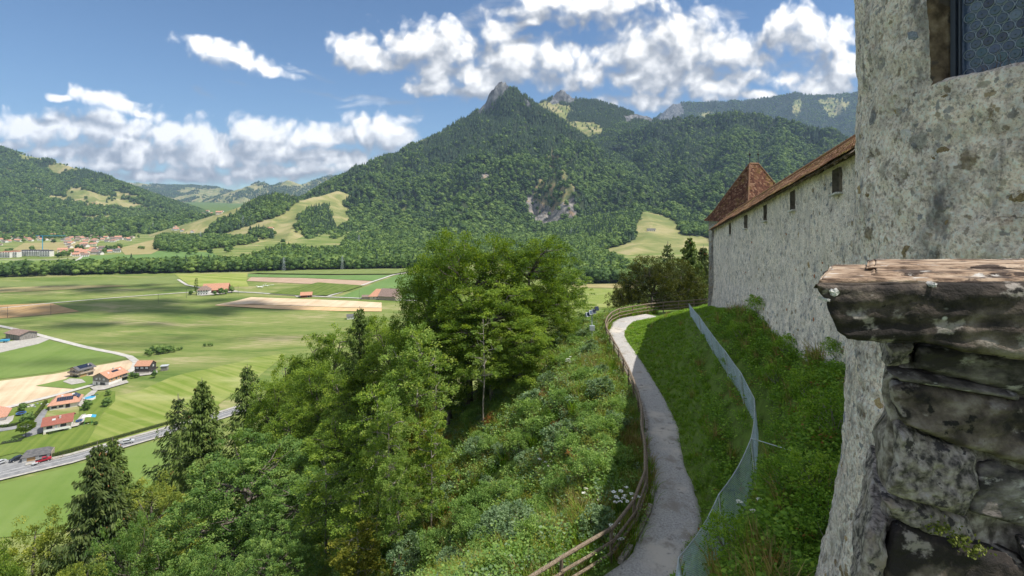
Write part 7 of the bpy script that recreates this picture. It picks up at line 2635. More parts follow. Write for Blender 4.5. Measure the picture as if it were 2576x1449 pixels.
F('field', [(90, 972), (165, 955), (180, 945), (245, 948), (330, 930), (318, 944), (228, 972), (195, 980)], M['verge'], 0.32, 6, 'green wedge of lawn around the modern timber house')
F('field', [(-60, 866), (120, 856), (250, 882), (318, 894), (322, 902), (140, 936), (-60, 962)], M['verge'], 0.16, 12, 'green meadow between the lane and the stubble field')
F('field', [(280, 1000), (350, 985), (430, 950), (520, 930), (640, 900), (720, 890), (640, 960), (560, 1010), (500, 1060), (418, 1074), (300, 1110), (210, 1130), (240, 1080)], M['mound'], 0.22, 6, 'mown humped meadow above the road')
F('field', [(-60, 1090), (60, 1075), (100, 1095), (200, 1075), (245, 1060), (230, 1100), (210, 1126), (140, 1146), (40, 1140), (-60, 1165)], M['lawn'], 0.20, 5, 'garden lawn sloping down to the shed')
F('field', [(-60, 1048), (110, 1010), (130, 1004), (118, 1030), (92, 1068), (60, 1070), (-60, 1078)], M['lawn'], 0.20, 5, 'garden lawn with trampoline left of the drive')
F('field', [(200, 1010), (225, 990), (290, 985), (290, 1010), (260, 1040), (240, 1075), (200, 1060)], M['lawn'], 0.26, 5, 'garden lawn behind the red roofed house')
F('field', [(-60, 1235), (180, 1175), (300, 1140), (430, 1100), (520, 1080), (520, 1190), (380, 1250), (160, 1340), (-60, 1360)], M['verge'], 0.2, 6, 'bright green meadow below the road')
F('field', [(-60, 655), (60, 655), (165, 657), (205, 647), (165, 668), (164, 676), (-60, 680)], M['striped'], 0.5, None, 'striped green meadow below the white apartment blocks')
F('field', [(210, 646), (300, 640), (430, 630), (530, 636), (560, 650), (370, 664), (180, 672)], M['lush'], 0.5, 60, 'green meadow between town and river')
F('field', [(60, 612), (220, 608), (230, 622), (130, 634), (30, 630)], M['tan_grass'], 0.6, 60, 'dry grass slope inside the valley town')
F('field', [(300, 625), (400, 600), (410, 625), (380, 640), (315, 642)], M['tan_grass'], 0.7, 40, 'dry mown slope right of the valley town')
F('field', [(1440, 716), (1600, 714), (1600, 726), (1440, 724)], M['tan_grass'], 0.4, None, 'pale strip of mown meadow beyond the big tree')
F('field', [(1420, 725), (1600, 727), (1600, 775), (1420, 775)], M['mound'], 0.4, None, 'bright yellow green meadow beyond the big tree')
F('yard', [(-40, 868), (20, 860), (70, 852), (104, 848), (130, 852), (96, 866), (0, 888), (-40, 892)], M['pavement'], 0.22, 5, 'pale gravel yard around the old barn')
F('yard', [(498, 738), (580, 729), (600, 733), (560, 740), (505, 745)], M['pavement'], 0.5, None, 'pale yard of the white farm')
F('yard', [(740, 743), (790, 742), (796, 746), (745, 748)], M['pavement'], 0.45, None, 'yard of the red barn')
F('yard', [(322, 946), (338, 936), (396, 934), (396, 942), (345, 948)], M['pavement'], 0.4, 5, 'paved yard of the black house')
F('yard', [(226, 976), (258, 970), (318, 958), (324, 964), (262, 982), (236, 984)], M['pavement'], 0.42, 5, 'paved apron of the orange roofed house')
F('yard', [(158, 962), (176, 954), (206, 956), (216, 964), (180, 970)], M['pavement'], 0.46, 5, 'terrace of the modern timber house')
F('yard', [(196, 1004), (212, 1000), (230, 985), (246, 984), (222, 1012), (206, 1026), (196, 1022)], M['pavement'], 0.46, 4, 'terrace beside the house with solar panels')
F('yard', [(176, 1078), (206, 1046), (216, 1044), (212, 1062), (196, 1074)], M['pavement'], 0.5, 4, 'terrace beside the red roofed house')
F('yard', [(-30, 1070), (0, 1056), (36, 1047), (32, 1060), (10, 1078), (-30, 1088)], M['pavement'], 0.44, 4, 'terrace of the house at the left edge')
F('drive', [(-60, 1080), (60, 1068), (84, 1064), (104, 1036), (112, 1030), (120, 1034), (108, 1060), (118, 1082), (108, 1090), (68, 1102), (54, 1098), (80, 1084), (60, 1078), (-60, 1098)], M['asphalt'], 0.34, 4, 'grey asphalt drive to the red roofed house')
road_px([(-60, 808), (0, 821), (60, 834), (110, 847), (210, 873), (290, 889), (325, 898), (344, 912), (338, 928), (316, 942), (232, 970), (150, 993), (60, 1016), (-60, 1046)], 3.4, 0.34, M['pale_road'], 'pale country lane curving past the new houses')
road_px([(-60, 782), (132, 763), (300, 749), (490, 735)], 3.0, 0.45, M['pale_road'], 'straight farm lane to the white farm')
road_px([(448, 704), (470, 718), (520, 728)], 3.0, 0.6, M['pale_road'], 'short farm track behind the white farm')
road_px([(575, 734), (640, 737), (760, 745), (880, 750), (1000, 756), (1100, 758)], 3.4, 0.5, M['pale_road'], 'farm lane joining the farms')
road_px([(826, 746), (900, 722), (990, 692), (1040, 684)], 3.6, 0.55, M['pale_road'], 'pale diagonal lane between maize and meadow')
road_px([(164, 678), (166, 668), (200, 652), (206, 646)], 4.0, 0.8, M['pale_road'], 'pale lane from the river to the town')
road_px([(-60, 655), (120, 655), (200, 650)], 4.0, 0.9, M['pale_road'], 'road in front of the white apartment blocks')
# the main road with its parking bay
main_pts = [(-160, 1232), (-60, 1213), (60, 1184), (180, 1156), (300, 1121), (420, 1087), (520, 1058), (640, 1020)]
road_px(main_pts, 5.7, 0.30, M['asphalt'], 'grey main road with pale kerbs crossing below the houses')
mp = [Vector((*XY(*p), 0)) for p in main_pts]
def offset_line(pts, d):
    out = []
    for i, p in enumerate(pts):
        t_ = (pts[min(i + 1, len(pts) - 1)] - pts[max(i - 1, 0)]).normalized()
        out.append((p.x + t_.y * d, p.y - t_.x * d))
    return out


ribbon('pavement', offset_line(mp, 3.4), 1.1, M['pavement'], 0.42, 'pale kerb strip along the near side of the main road')
ribbon('pavement', offset_line(mp[2:], -3.7), 1.7, M['pavement'], 0.42, 'pale footway along the hedge side of the main road')
ribbon('road_marking', offset_line(mp, 0.0), 0.16, M['paint'], 0.36, 'white line along the middle of the main road')
ribbon('road_marking', offset_line(mp, -2.2), 0.16, M['paint'], 0.36, 'thin white line along the road edge')
F('parking_area', [(-120, 1200), (0, 1164), (70, 1146), (150, 1152), (156, 1158), (60, 1182), (-60, 1212)], M['asphalt'], 0.27, 4, 'asphalt parking area in front of the shed')

# ------------------------------------------------------------------ buildings
M['roof_orange'] = surf('roof_orange', [(0.3, (0.40, 0.20, 0.125)), (0.7, (0.55, 0.30, 0.20))], scale=0.9, detail=8, rough=0.85, bump=0.2, stretch=(1, 4, 1))
M['roof_red'] = surf('roof_red', [(0.3, (0.24, 0.085, 0.065)), (0.7, (0.33, 0.125, 0.09))], scale=0.9, detail=8, rough=0.85, bump=0.2, stretch=(1, 4, 1))
M['roof_salmon'] = surf('roof_salmon', [(0.3, (0.42, 0.21, 0.14)), (0.7, (0.56, 0.31, 0.22))], scale=0.9, detail=8, rough=0.85, bump=0.2, stretch=(1, 4, 1))
M['roof_brown'] = surf('roof_brown', [(0.3, (0.19, 0.135, 0.11)), (0.7, (0.29, 0.21, 0.18))], scale=0.7, detail=8, rough=0.9, stretch=(1, 4, 1))
M['roof_slate'] = surf('roof_slate', [(0.3, (0.085, 0.085, 0.09)), (0.7, (0.16, 0.155, 0.155))], scale=0.7, detail=8, rough=0.8, stretch=(1, 4, 1))
M['white_wall'] = surf('white_wall', [(0.3, (0.66, 0.64, 0.60)), (0.7, (0.78, 0.76, 0.72))], scale=0.6, detail=7, rough=0.9)
M['cream_wall'] = surf('cream_wall', [(0.3, (0.60, 0.54, 0.43)), (0.7, (0.72, 0.66, 0.54))], scale=0.6, detail=7, rough=0.9)
M['grey_boards'] = surf('grey_boards', [(0.3, (0.13, 0.125, 0.12)), (0.5, (0.24, 0.225, 0.205)), (0.7, (0.36, 0.335, 0.30))], scale=1.4, detail=7, rough=0.95, stretch=(5, 5, 0.5))
M['dark_boards'] = surf('dark_boards', [(0.3, (0.035, 0.032, 0.03)), (0.7, (0.09, 0.08, 0.075))], scale=1.4, detail=7, rough=0.95, stretch=(5, 5, 0.5))
M['larch_boards'] = surf('larch_boards', [(0.3, (0.38, 0.22, 0.10)), (0.7, (0.55, 0.36, 0.18))], scale=1.4, detail=7, rough=0.9, stretch=(5, 5, 0.5))
M['pale_boards'] = surf('pale_boards', [(0.3, (0.32, 0.26, 0.20)), (0.7, (0.47, 0.40, 0.32))], scale=1.4, detail=7, rough=0.9, stretch=(5, 5, 0.5))
M['red_boards'] = surf('red_boards', [(0.3, (0.12, 0.035, 0.03)), (0.7, (0.2, 0.07, 0.055))], scale=1.4, detail=7, rough=0.9, stretch=(5, 5, 0.5))
M['blue_boards'] = plain('blue_boards', (0.27, 0.31, 0.34), 0.9)
M['solar'] = plain('solar', (0.016, 0.022, 0.045), 0.18, 0.7, 0.0, 0.05)
M['window_dark'] = plain('window_dark', (0.03, 0.035, 0.042), 0.15, 0.6)
M['window_pale'] = plain('window_pale', (0.50, 0.52, 0.53), 0.3, 0.5)
M['white_paint'] = plain('white_paint', (0.76, 0.76, 0.74), 0.5, 0.4)
M['violet'] = plain('violet', (0.14, 0.10, 0.34), 0.6)
M['blue_paint'] = plain('blue_paint', (0.035, 0.12, 0.36), 0.5, 0.4)
M['turquoise'] = plain('turquoise', (0.05, 0.32, 0.52), 0.5, 0.4)
M['green_metal'] = plain('green_metal', (0.06, 0.30, 0.11), 0.5, 0.4)
M['car_red'] = plain('car_red', (0.36, 0.012, 0.025), 0.25, 0.6)
M['car_silver'] = plain('car_silver', (0.58, 0.59, 0.60), 0.28, 0.6, 0.2)
M['car_black'] = plain('car_black', (0.016, 0.02, 0.03), 0.25, 0.6)
M['rubber'] = plain('rubber', (0.02, 0.02, 0.02), 0.8)
M['chimney'] = plain('chimney', (0.55, 0.52, 0.48), 0.9)


def house(name, label, loc, yaw, L, D, hw, hr, wall, roof_m, kind='gable', over=0.7, base=None, base_h=0.0, windows=(), solar=(), chim=(), skylights=(), cat='house', group=None, z=None, extra=None, hip=0.35, s=1.0):
    """A house standing at loc; L along its ridge (local x), D across; windows = (face, u, z, w, h[, glass])."""
    x, y = loc
    z = gz(x, y) if z is None else z
    o = empty(name, (x, y, z), yaw)
    o.scale = (s, s, s)

    mb = MB()
    zb = base_h
    if kind == 'gable':
        mb.add([(-L / 2, -D / 2, zb - (0 if base_h else 1)), (L / 2, -D / 2, zb - (0 if base_h else 1)), (L / 2, D / 2, zb - (0 if base_h else 1)), (-L / 2, D / 2, zb - (0 if base_h else 1)),
                (-L / 2, -D / 2, hw), (L / 2, -D / 2, hw), (L / 2, D / 2, hw), (-L / 2, D / 2, hw), (-L / 2, 0, hw + hr), (L / 2, 0, hw + hr)],
               [(0, 1, 5, 4), (2, 3, 7, 6), (1, 2, 6, 9, 5), (3, 0, 4, 8, 7)])
    else:
        mb.box((0, 0, (hw + zb - (0 if base_h else 1)) / 2), (L, D, hw - zb + (0 if base_h else 1)))
    mb.build('wall', wall, o)
    if base_h:
        MB().box((0, 0, base_h / 2 - 0.5), (L + 0.06, D + 0.06, base_h + 1.0)).build('plinth', base or M['white_wall'], o)
    sl = hr / (D / 2)
    t = 0.22
    rf = MB()
    e = D / 2 + over
    ze = hw - over * sl
    le = L / 2 + over
    if kind == 'gable':
        for s in (-1, 1):
            v = [(-le, s * e, ze), (le, s * e, ze), (le, 0, hw + hr), (-le, 0, hw + hr)]
            v2 = [(a, b, c + t) for a, b, c in v]
            f = [(0, 1, 2, 3), (7, 6, 5, 4), (0, 4, 5, 1), (1, 5, 6, 2), (3, 7, 4, 0)]
            rf.add(v + v2, f if s < 0 else [tuple(reversed(q)) for q in f])
    else:
        r = L / 2 * (1 - hip) if kind == 'hip' else L / 2
        v = [(-le, -e, ze), (le, -e, ze), (le, e, ze), (-le, e, ze), (-r, 0, hw + hr), (r, 0, hw + hr)]
        v2 = [(a, b, c + t) for a, b, c in v]
        rf.add(v + v2, [(6, 7, 11, 10), (7, 8, 11), (8, 9, 10, 11), (9, 6, 10), (0, 1, 7, 6), (1, 2, 8, 7), (2, 3, 9, 8), (3, 0, 6, 9), (3, 2, 1, 0)])
    ro = rf.build('roof', roof_m, o)
    def on_roof(side, u, v, w, h, up):
        # side -1: the slope facing local -y; u along x, v from eave (0) to ridge (1)
        yy = side * (D / 2) * (1 - v)
        zz = hw + hr * v + t + up
        return Vector((u, yy, zz)), Matrix.Rotation(math.atan(sl) * (1 if side < 0 else -1), 3, 'X')
    for (side, u, v, w, h) in solar:
        nxp, nyp = max(1, int(round(w / 1.05))), max(1, int(round(h / 1.7)))
        for i in range(nxp):
            for j in range(nyp):
                c, mt = on_roof(side, u - w / 2 + w * (i + 0.5) / nxp, v, w, h, 0.10)
                c = c + mt @ Vector((0, (j + 0.5) * h / nyp - h / 2, 0))
                MB().box(c, (w / nxp - 0.05, h / nyp - 0.05, 0.06), mat=mt).build('solar_panel', M['solar'], ro)
    for (side, u, v, w, h) in skylights:
        c, mt = on_roof(side, u, v, w, h, 0.06)
        MB().box(c, (w, h, 0.10), mat=mt).build('skylight', M['window_pale'], ro)
    for (u, v, hc) in chim:
        zz = hw + hr * (1 - abs(v)) - 0.2
        MB().box((u, v * D / 2, zz + hc / 2), (0.7, 0.7, hc)).box((u, v * D / 2, zz + hc + 0.05), (0.86, 0.86, 0.12)).build('chimney', M['chimney'], ro)
    for wdw in windows:
        face, u, zz, w, h = wdw[:5]
        g = wdw[5] if len(wdw) > 5 else 'window_dark'
        fr = wdw[6] if len(wdw) > 6 else 'white_paint'
        if face in ('S', 'N'):
            s = -1 if face == 'S' else 1
            c, sx, sy = (u, s * (D / 2 + 0.05), zz), (w, 0.10, h), 0
            f = MB().box(c, sx).build('window', M[fr], o)
            MB().box((u, s * (D / 2 + 0.112), zz), (w - 0.24, 0.03, h - 0.24)).build('glass', M[g], f)
        else:
            s = -1 if face == 'W' else 1
            f = MB().box((s * (L / 2 + 0.05), u, zz), (0.10, w, h)).build('window', M[fr], o)
            MB().box((s * (L / 2 + 0.112), u, zz), (0.03, w - 0.24, h - 0.24)).build('glass', M[g], f)
    tag(o, label, cat, group)
    return o


def heading(p, q):
    a, b = XY(*p), XY(*q)
    return math.atan2(b[1] - a[1], b[0] - a[0])


H = house
# orange roofed house with the weathered gable
h_ = H('orange_roofed_house', 'long house with orange roof, weathered grey gable and white ground floor', XY(277, 962), 1.35, 12.4, 13.0, 5.4, 3.0, M['grey_boards'], M['roof_orange'], over=0.85, s=0.68, base=M['white_wall'], base_h=2.5,
       windows=[('W', -2.6, 4.2, 1.3, 1.2, 'window_pale'), ('W', 0.6, 4.4, 0.9, 1.2, 'window_pale'), ('W', 3.4, 4.2, 1.3, 1.2, 'window_pale'), ('W', 3.0, 1.3, 1.2, 2.0), ('S', -4.2, 3.8, 1.3, 1.2), ('S', -1.2, 3.8, 1.6, 1.3), ('S', 1.8, 3.8, 1.3, 1.2)],
       solar=[(-1, 1.2, 0.62, 4.2, 1.8)], skylights=[(-1, -3.2, 0.6, 0.9, 1.2), (-1, 4.8, 0.66, 0.9, 1.2)], chim=[(1.6, -0.12, 1.5)])
MB().box((-1.4, -6.54, 3.95), (9.0, 0.06, 2.7)).build('timber_cladding', M['larch_boards'], h_)
MB().box((-6.24, -1.6, 1.15), (0.08, 4.0, 2.3)).build('garage_shade_panel', M['window_dark'], h_)  # dark panel stands in for the shade inside the garage
MB().box((4.4, -6.55, 1.4), (3.4, 0.08, 2.5)).build('carport_shade_panel', M['window_dark'], h_)  # dark panel stands in for the shade under the carport
b_ = MB().box((4.4, -7.1, 3.0), (3.6, 1.3, 0.16)).box((4.4, -7.7, 3.5), (3.6, 0.08, 0.9)).build('balcony', M['grey_boards'], h_)
# modern timber house with solar roof
h_ = H('timber_house', 'modern pale timber house with a dark solar roof on the green wedge', XY(206, 945), 1.2, 8.8, 10.6, 5.8, 1.7, M['pale_boards'], M['roof_slate'], over=1.2, s=0.68,
       windows=[('W', 0.5, 4.6, 3.0, 1.6), ('W', -1.0, 1.3, 6.5, 2.2, 'window_dark', 'larch_boards'), ('S', 0.0, 4.5, 4.0, 1.0), ('S', 2.4, 1.3, 3.4, 2.1), ('S', -2.2, 1.4, 3.6, 2.2, 'larch_boards', 'larch_boards')],
       solar=[(-1, 0.3, 0.55, 7.4, 4.6)], chim=[(2.6, -0.45, 1.2)])
MB().box((-5.1, 0.0, 3.4), (1.6, 10.9, 0.9)).box((0.3, -5.75, 3.35), (9.2, 1.0, 0.85)).build('balcony', M['pale_boards'], h_)
# black house
h_ = H('black_house', 'black boarded house with an orange roof and three white windows', XY(366, 938), 0.06, 9.8, 7.4, 6.0, 2.6, M['dark_boards'], M['roof_orange'], over=0.35, s=0.68, base=M['pavement'], base_h=1.9,
       windows=[('S', -3.2, 4.7, 1.8, 1.2, 'window_pale'), ('S', 0.0, 4.7, 1.8, 1.2, 'window_pale'), ('S', 3.1, 4.7, 1.8, 1.2, 'window_pale'), ('E', 0.5, 5.0, 1.3, 1.3, 'window_pale')])
b_ = MB().box((5.8, 0.0, 2.6), (1.8, 6.0, 0.16)).box((6.6, 0, 3.1), (0.08, 6.0, 0.9)).build('balcony', M['dark_boards'], h_)
# house with the solar panels
h_ = H('solar_panel_house', 'white house with salmon hipped roof and two fields of solar panels', XY(166, 1020), 0.54, 12.4, 11, 3.4, 3.3, M['white_wall'], M['roof_salmon'], 'hip', over=1.0, hip=0.45, s=0.68,
       windows=[('S', -4.2, 1.6, 2.4, 1.2, 'window_dark', 'violet'), ('S', -1.2, 1.6, 2.0, 1.2, 'window_dark', 'violet'), ('S', 1.8, 1.4, 2.0, 2.0, 'window_dark', 'violet'), ('E', -2, 1.3, 4.5, 2.2)],
       solar=[(-1, 0.2, 0.42, 7.4, 3.0)], skylights=[(-1, -1.4, 0.80, 0.9, 0.9), (-1, 3.4, 0.85, 1.2, 1.0)])
c = Vector((5.0, 0.0, 5.35))
mt = Matrix.Rotation(0.60, 3, 'Y')
for i in range(4):
    for j in range(2):
        MB().box(c + mt @ Vector((-0.9 + 1.75 * j, -2.1 + i * 1.35, 0.2)), (1.65, 1.28, 0.06), mat=mt).build('solar_panel', M['solar'], h_)
# red roofed house
h_ = H('red_roofed_house', 'cream house with a long dark red roof and a small white chimney', XY(148, 1078), 0.6, 10.6, 9.6, 4.6, 2.3, M['cream_wall'], M['roof_red'], over=1.0, s=0.68, base=M['white_wall'], base_h=1.7,
       windows=[('S', -3.0, 3.0, 2.6, 1.7, 'window_dark'), ('S', -0.4, 3.0, 1.0, 1.9, 'window_pale'), ('S', 2.4, 3.0, 2.6, 1.7, 'window_dark')],
       skylights=[(-1, -1.6, 0.48, 1.4, 1.2)], chim=[(0.8, -0.42, 1.3)])
MB().box((0, -5.7, 1.62), (10.0, 1.9, 0.16)).box((0, -6.6, 2.15), (10.0, 0.06, 0.9)).build('balcony', M['white_paint'], h_)
MB().box((-4.6, -5.75, 0.3), (1.0, 2.0, 2.4)).build('balcony_pier', M['cream_wall'], h_)
# house at the left edge
H('edge_house', 'salmon roofed white house cut by the left edge of the photo', XY(-14, 1056), -0.95, 12, 10, 3.2, 3.2, M['white_wall'], M['roof_salmon'], 'hip', over=1.0, s=0.68,
  windows=[('E', -2.4, 1.4, 2.0, 2.0), ('E', 1.6, 1.4, 2.2, 2.0), ('S', 3.2, 1.5, 1.8, 1.4)], skylights=[(-1, 1.8, 0.45, 1.1, 1.0)])
# shed by the road
h_ = H('roadside_shed', 'slate roofed garage shed with a brown door beside the main road', XY(95, 1153), 0.53, 9.0, 5.0, 2.5, 1.7, M['white_wall'], M['roof_slate'], 'hip', over=0.6, hip=0.25, s=0.72, windows=[('S', 2.3, 1.75, 2.8, 0.9)])
MB().box((-1.6, -2.54, 1.1), (2.7, 0.08, 2.1)).build('garage_door', M['larch_boards'], h_)
MB().box((5.1, -0.6, 1.5), (0.14, 5.0, 3.0)).build('side_screen', M['pale_boards'], h_)
# old barn
h_ = H('wooden_barn', 'weathered grey wooden barn with a flat brown roof in a gravel yard', XY(54, 851), -0.36, 15.6, 9.0, 3.9, 1.5, M['grey_boards'], M['roof_brown'], over=0.8, cat='barn')
for k in range(7):
    MB().box((-7.2 + k * 2.4, -4.54, 1.8), (0.22, 0.08, 3.6)).build('post', M['pale_boards'], h_)
# white farm
H('white_farmhouse', 'white farmhouse with a hipped brown roof beside the tall poplar', XY(514, 741), 0.20, 12.5, 10, 6.6, 3.8, M['white_wall'], M['roof_brown'], 'hip', over=0.8, hip=0.5, s=0.8, cat='farmhouse',
  windows=[('S', u, z_, 1.4, 1.6) for u in (-4.4, -1.6, 1.4, 4.4) for z_ in (2.0, 5.2)] + [('E', u, z_, 1.4, 1.6) for u in (-3, 1, 4) for z_ in (2.0, 5.2)], chim=[(2, 0.2, 1.6)])
h_ = H('farm_barn', 'large barn with a broad orange roof and blue grey gable behind the white farmhouse', XY(545, 735), 0.30, 25, 15, 5.0, 5.6, M['red_boards'], M['roof_orange'], 'gable', over=1.6, s=0.85, cat='barn',
  windows=[('S', 6, 3, 4.5, 4.4)])
MB().add([(-12.56, -7.4, -0.5), (-12.56, 7.4, -0.5), (-12.56, 7.4, 5.0), (-12.56, 0, 10.5), (-12.56, -7.4, 5.0)], [(0, 1, 2, 3, 4)]).build('gable_cladding', M['blue_boards'], h_)
H('red_barn', 'small dark red barn with an orange roof beside the farm lane', XY(771, 747), 0.30, 15, 12, 4.0, 3.4, M['red_boards'], M['roof_orange'], over=1.0, s=0.66, cat='barn', windows=[('S', 3.5, 1.7, 3.5, 3.0)])
H('orange_farm', 'big farmhouse with a wide orange roof partly hidden by tree tops', XY(960, 750), 0.10, 26, 18, 5.0, 6.5, M['cream_wall'], M['roof_orange'], 'hip', over=1.6, hip=0.5, s=0.78, cat='farmhouse', windows=[('S', u, 2.2, 1.6, 1.8) for u in (-8, -4, 0, 4, 8)])
H('grey_farm', 'grey roofed farm building joined to the orange roofed farm', XY(984, 752), -0.25, 17, 15, 4.4, 5.4, M['pale_boards'], M['roof_brown'], over=1.2, cat='barn')
H('low_farm_shed', 'low brown shed left of the orange roofed farm', XY(928, 752), 0.1, 12, 6, 2.6, 1.2, M['pale_boards'], M['roof_brown'], over=0.5, cat='shed')
H('white_cottage', 'little white house peeping out at the edge of the wooded slope', XY(882, 802), 0.3, 9, 7, 3.6, 2.4, M['white_wall'], M['roof_slate'], over=0.6, s=0.6, windows=[('S', -2, 1.8, 1.1, 1.2), ('S', 1.5, 1.8, 1.1, 1.2)])
H('river_shed', 'long grey roofed hall at the edge of the riverside wood', XY(385, 662), 0.1, 34, 16, 4.5, 3.2, M['white_wall'], M['roof_slate'], over=0.8, cat='hall')
H('river_house', 'white house between trees beside the riverside wood', XY(438, 664), 0.1, 13, 10, 5, 3, M['white_wall'], M['roof_brown'], over=0.8)
# white tented house at the foot of the knoll
H('villa', 'white villa with a red roof among the trees at the foot of the hill', XY(690, 649), 0.2, 20, 13, 5, 4, M['white_wall'], M['roof_salmon'], 'hip', over=0.8, s=0.8, windows=[('S', u, 2.4, 1.6, 1.8) for u in (-6, -2, 2, 6)])

# far town: every house a thing
def far_house(seed, L, D, hw, hr, wall, rf_):
    mb = MB()
    mb.add([(-L / 2, -D / 2, -2), (L / 2, -D / 2, -2), (L / 2, D / 2, -2), (-L / 2, D / 2, -2), (-L / 2, -D / 2, hw), (L / 2, -D / 2, hw), (L / 2, D / 2, hw), (-L / 2, D / 2, hw), (-L / 2, 0, hw + hr), (L / 2, 0, hw + hr)],
           [(0, 1, 5, 4), (2, 3, 7, 6), (1, 2, 6, 9, 5), (3, 0, 4, 8, 7)], 0)
    o = 0.8
    e, le, ze = D / 2 + o, L / 2 + o, hw - o * hr / (D / 2)
    for s in (-1, 1):
        v = [(-le, s * e, ze), (le, s * e, ze), (le, 0, hw + hr), (-le, 0, hw + hr)]
        v += [(a, b, c + 0.3) for a, b, c in v]
        mb.add(v, [(0, 1, 2, 3), (7, 6, 5, 4), (0, 4, 5, 1), (1, 5, 6, 2), (3, 7, 4, 0)], 1)
    for s in (-1, 1):
        for i in range(4):
            u = -L / 2 + L * (i + 0.5) / 4
            for zz in np.arange(1.6, hw - 0.6, 2.9):
                mb.box((u, s * (D / 2 + 0.03), zz), (1.3, 0.08, 1.4), 2)
    return mb.mesh('town_house', [M[wall], M[rf_], M['window_dark']])


TOWN = [far_house(1, 13, 10, 5.2, 3.4, 'white_wall', 'roof_salmon'), far_house(2, 12, 10, 5.0, 3.0, 'cream_wall', 'roof_brown'), far_house(3, 15, 11, 6.2, 3.6, 'white_wall', 'roof_brown'), far_house(4, 11, 9, 4.6, 3.2, 'white_wall', 'roof_orange'),
        far_house(5, 18, 12, 8.0, 3.4, 'cream_wall', 'roof_salmon'), far_house(6, 12, 9, 5.0, 2.4, 'white_wall', 'roof_slate')]
TLAB = ['far pale house with a salmon roof in the valley town', 'far cream house with a brown roof in the valley town', 'far white house with a brown roof in the valley town', 'far white house with an orange roof in the valley town',
        'far tall cream house with a salmon roof in the valley town', 'far white house with a slate roof in the valley town']
rngt = np.random.default_rng(404)
def town(poly, n, lab_extra=None, mind=13.0, zf=None, hitf=None, kinds=None, group='houses of the far valley town', scale=1.0):
    done = []
    tries = 0
    xs, ys = [p[0] for p in poly], [p[1] for p in poly]
    while len(done) < n and tries < n * 60:
        tries += 1
        px_, py_ = rngt.uniform(min(xs), max(xs)), rngt.uniform(min(ys), max(ys))
        if not in_poly(np.array([px_]), np.array([py_]), poly)[0]:
            continue
        q = (hitf or hit_plain)(px_, py_)
        if q is None or any((q.x - d[0]) ** 2 + (q.y - d[1]) ** 2 < mind ** 2 for d in done):
            continue
        k = int(rngt.integers(0, 6)) if kinds is None else int(rngt.choice(kinds))
        o = obj('town_house', TOWN[k])
        o.location = (q.x, q.y, q.z)
        o.rotation_euler = (0, 0, rngt.choice([0.15, 1.7, -0.3, 0.5]) + rngt.normal() * 0.15)
        o.scale = [0.66 * scale * rngt.uniform(0.85, 1.3)] * 3
        tag(o, (lab_extra + ', ' + TLAB[k][4:].replace(' in the valley town', '')) if lab_extra else TLAB[k], 'house', group)
        done.append((q.x, q.y))
    return done


def hit_land(px, py):
    """First meeting of the line of sight with the plain or any mountain."""
    best = hit_plain(px, py)
    u = (px - CX) / F_PX
    for k, m in MOUNT.items():
        ua, ys = m['ua'], m['ys']
        if not (ua[0] < u < ua[-1]):
            continue
        i = int(np.clip(np.searchsorted(ua, u), 1, len(ua) - 1))
        zc = m['Z'][:, i]
        f = (HY - py) / F_PX * ys - zc
        ok = np.nonzero((f < 0) & (zc > m['base'] - 3))[0]
        if len(ok):
            j = ok[0]
            if best is None or ys[j] < best.y:
                yy = ys[j]
                if j > 0 and f[j - 1] > 0:
                    yy = ys[j - 1] + (ys[j] - ys[j - 1]) * f[j - 1] / (f[j - 1] - f[j])
                best = Vector((u * yy, yy, (HY - py) / F_PX * yy))
    return best


town([(0, 590), (90, 588), (200, 590), (300, 592), (335, 600), (320, 610), (230, 612), (140, 606), (60, 608), (0, 610)], 135, mind=9.5)
town([(165, 612), (240, 608), (262, 630), (215, 648), (130, 646), (175, 628)], 36, mind=11)
town([(190, 635), (300, 622), (305, 634), (250, 642)], 14, mind=11)
town([(0, 612), (24, 606), (24, 616), (0, 622)], 4, mind=15)
town([(185, 505), (240, 512), (300, 520), (372, 528), (360, 534), (280, 530), (200, 520)], 22, 'hillside hamlet above the town', 16, hitf=hit_land, kinds=[0, 1, 3], group='houses of the hillside hamlet', scale=1.05)
town([(22, 578), (75, 575), (120, 590), (60, 588)], 6, 'half hidden in the wood above the town', 18, hitf=hit_land, group='houses in the wood above the town')
town([(395, 574), (470, 572), (540, 592), (520, 590)], 5, 'lone farm on the pasture hill', 30, hitf=hit_land, kinds=[0, 3], group='lone farms on the pasture hill')
town([(440, 535), (560, 532), (560, 540), (450, 540)], 14, 'tiny and hazy at the head of the valley', 30, hitf=hit_land, group='houses at the head of the valley', scale=1.3)
q = hit_land(630, 575)
for (px_, py_, lab) in ((679, 577, 'little red roofed barn above the copse on the pasture hill'), (1638, 581, 'low grey barn on the sunlit pasture right of the mountain')):
    q = hit_land(px_, py_)
    o = obj('field_barn', TOWN[3 if px_ < 1000 else 5])
    o.location = q
    o.scale = (1.5, 1.0, 0.8)
    tag(o, lab, 'barn')
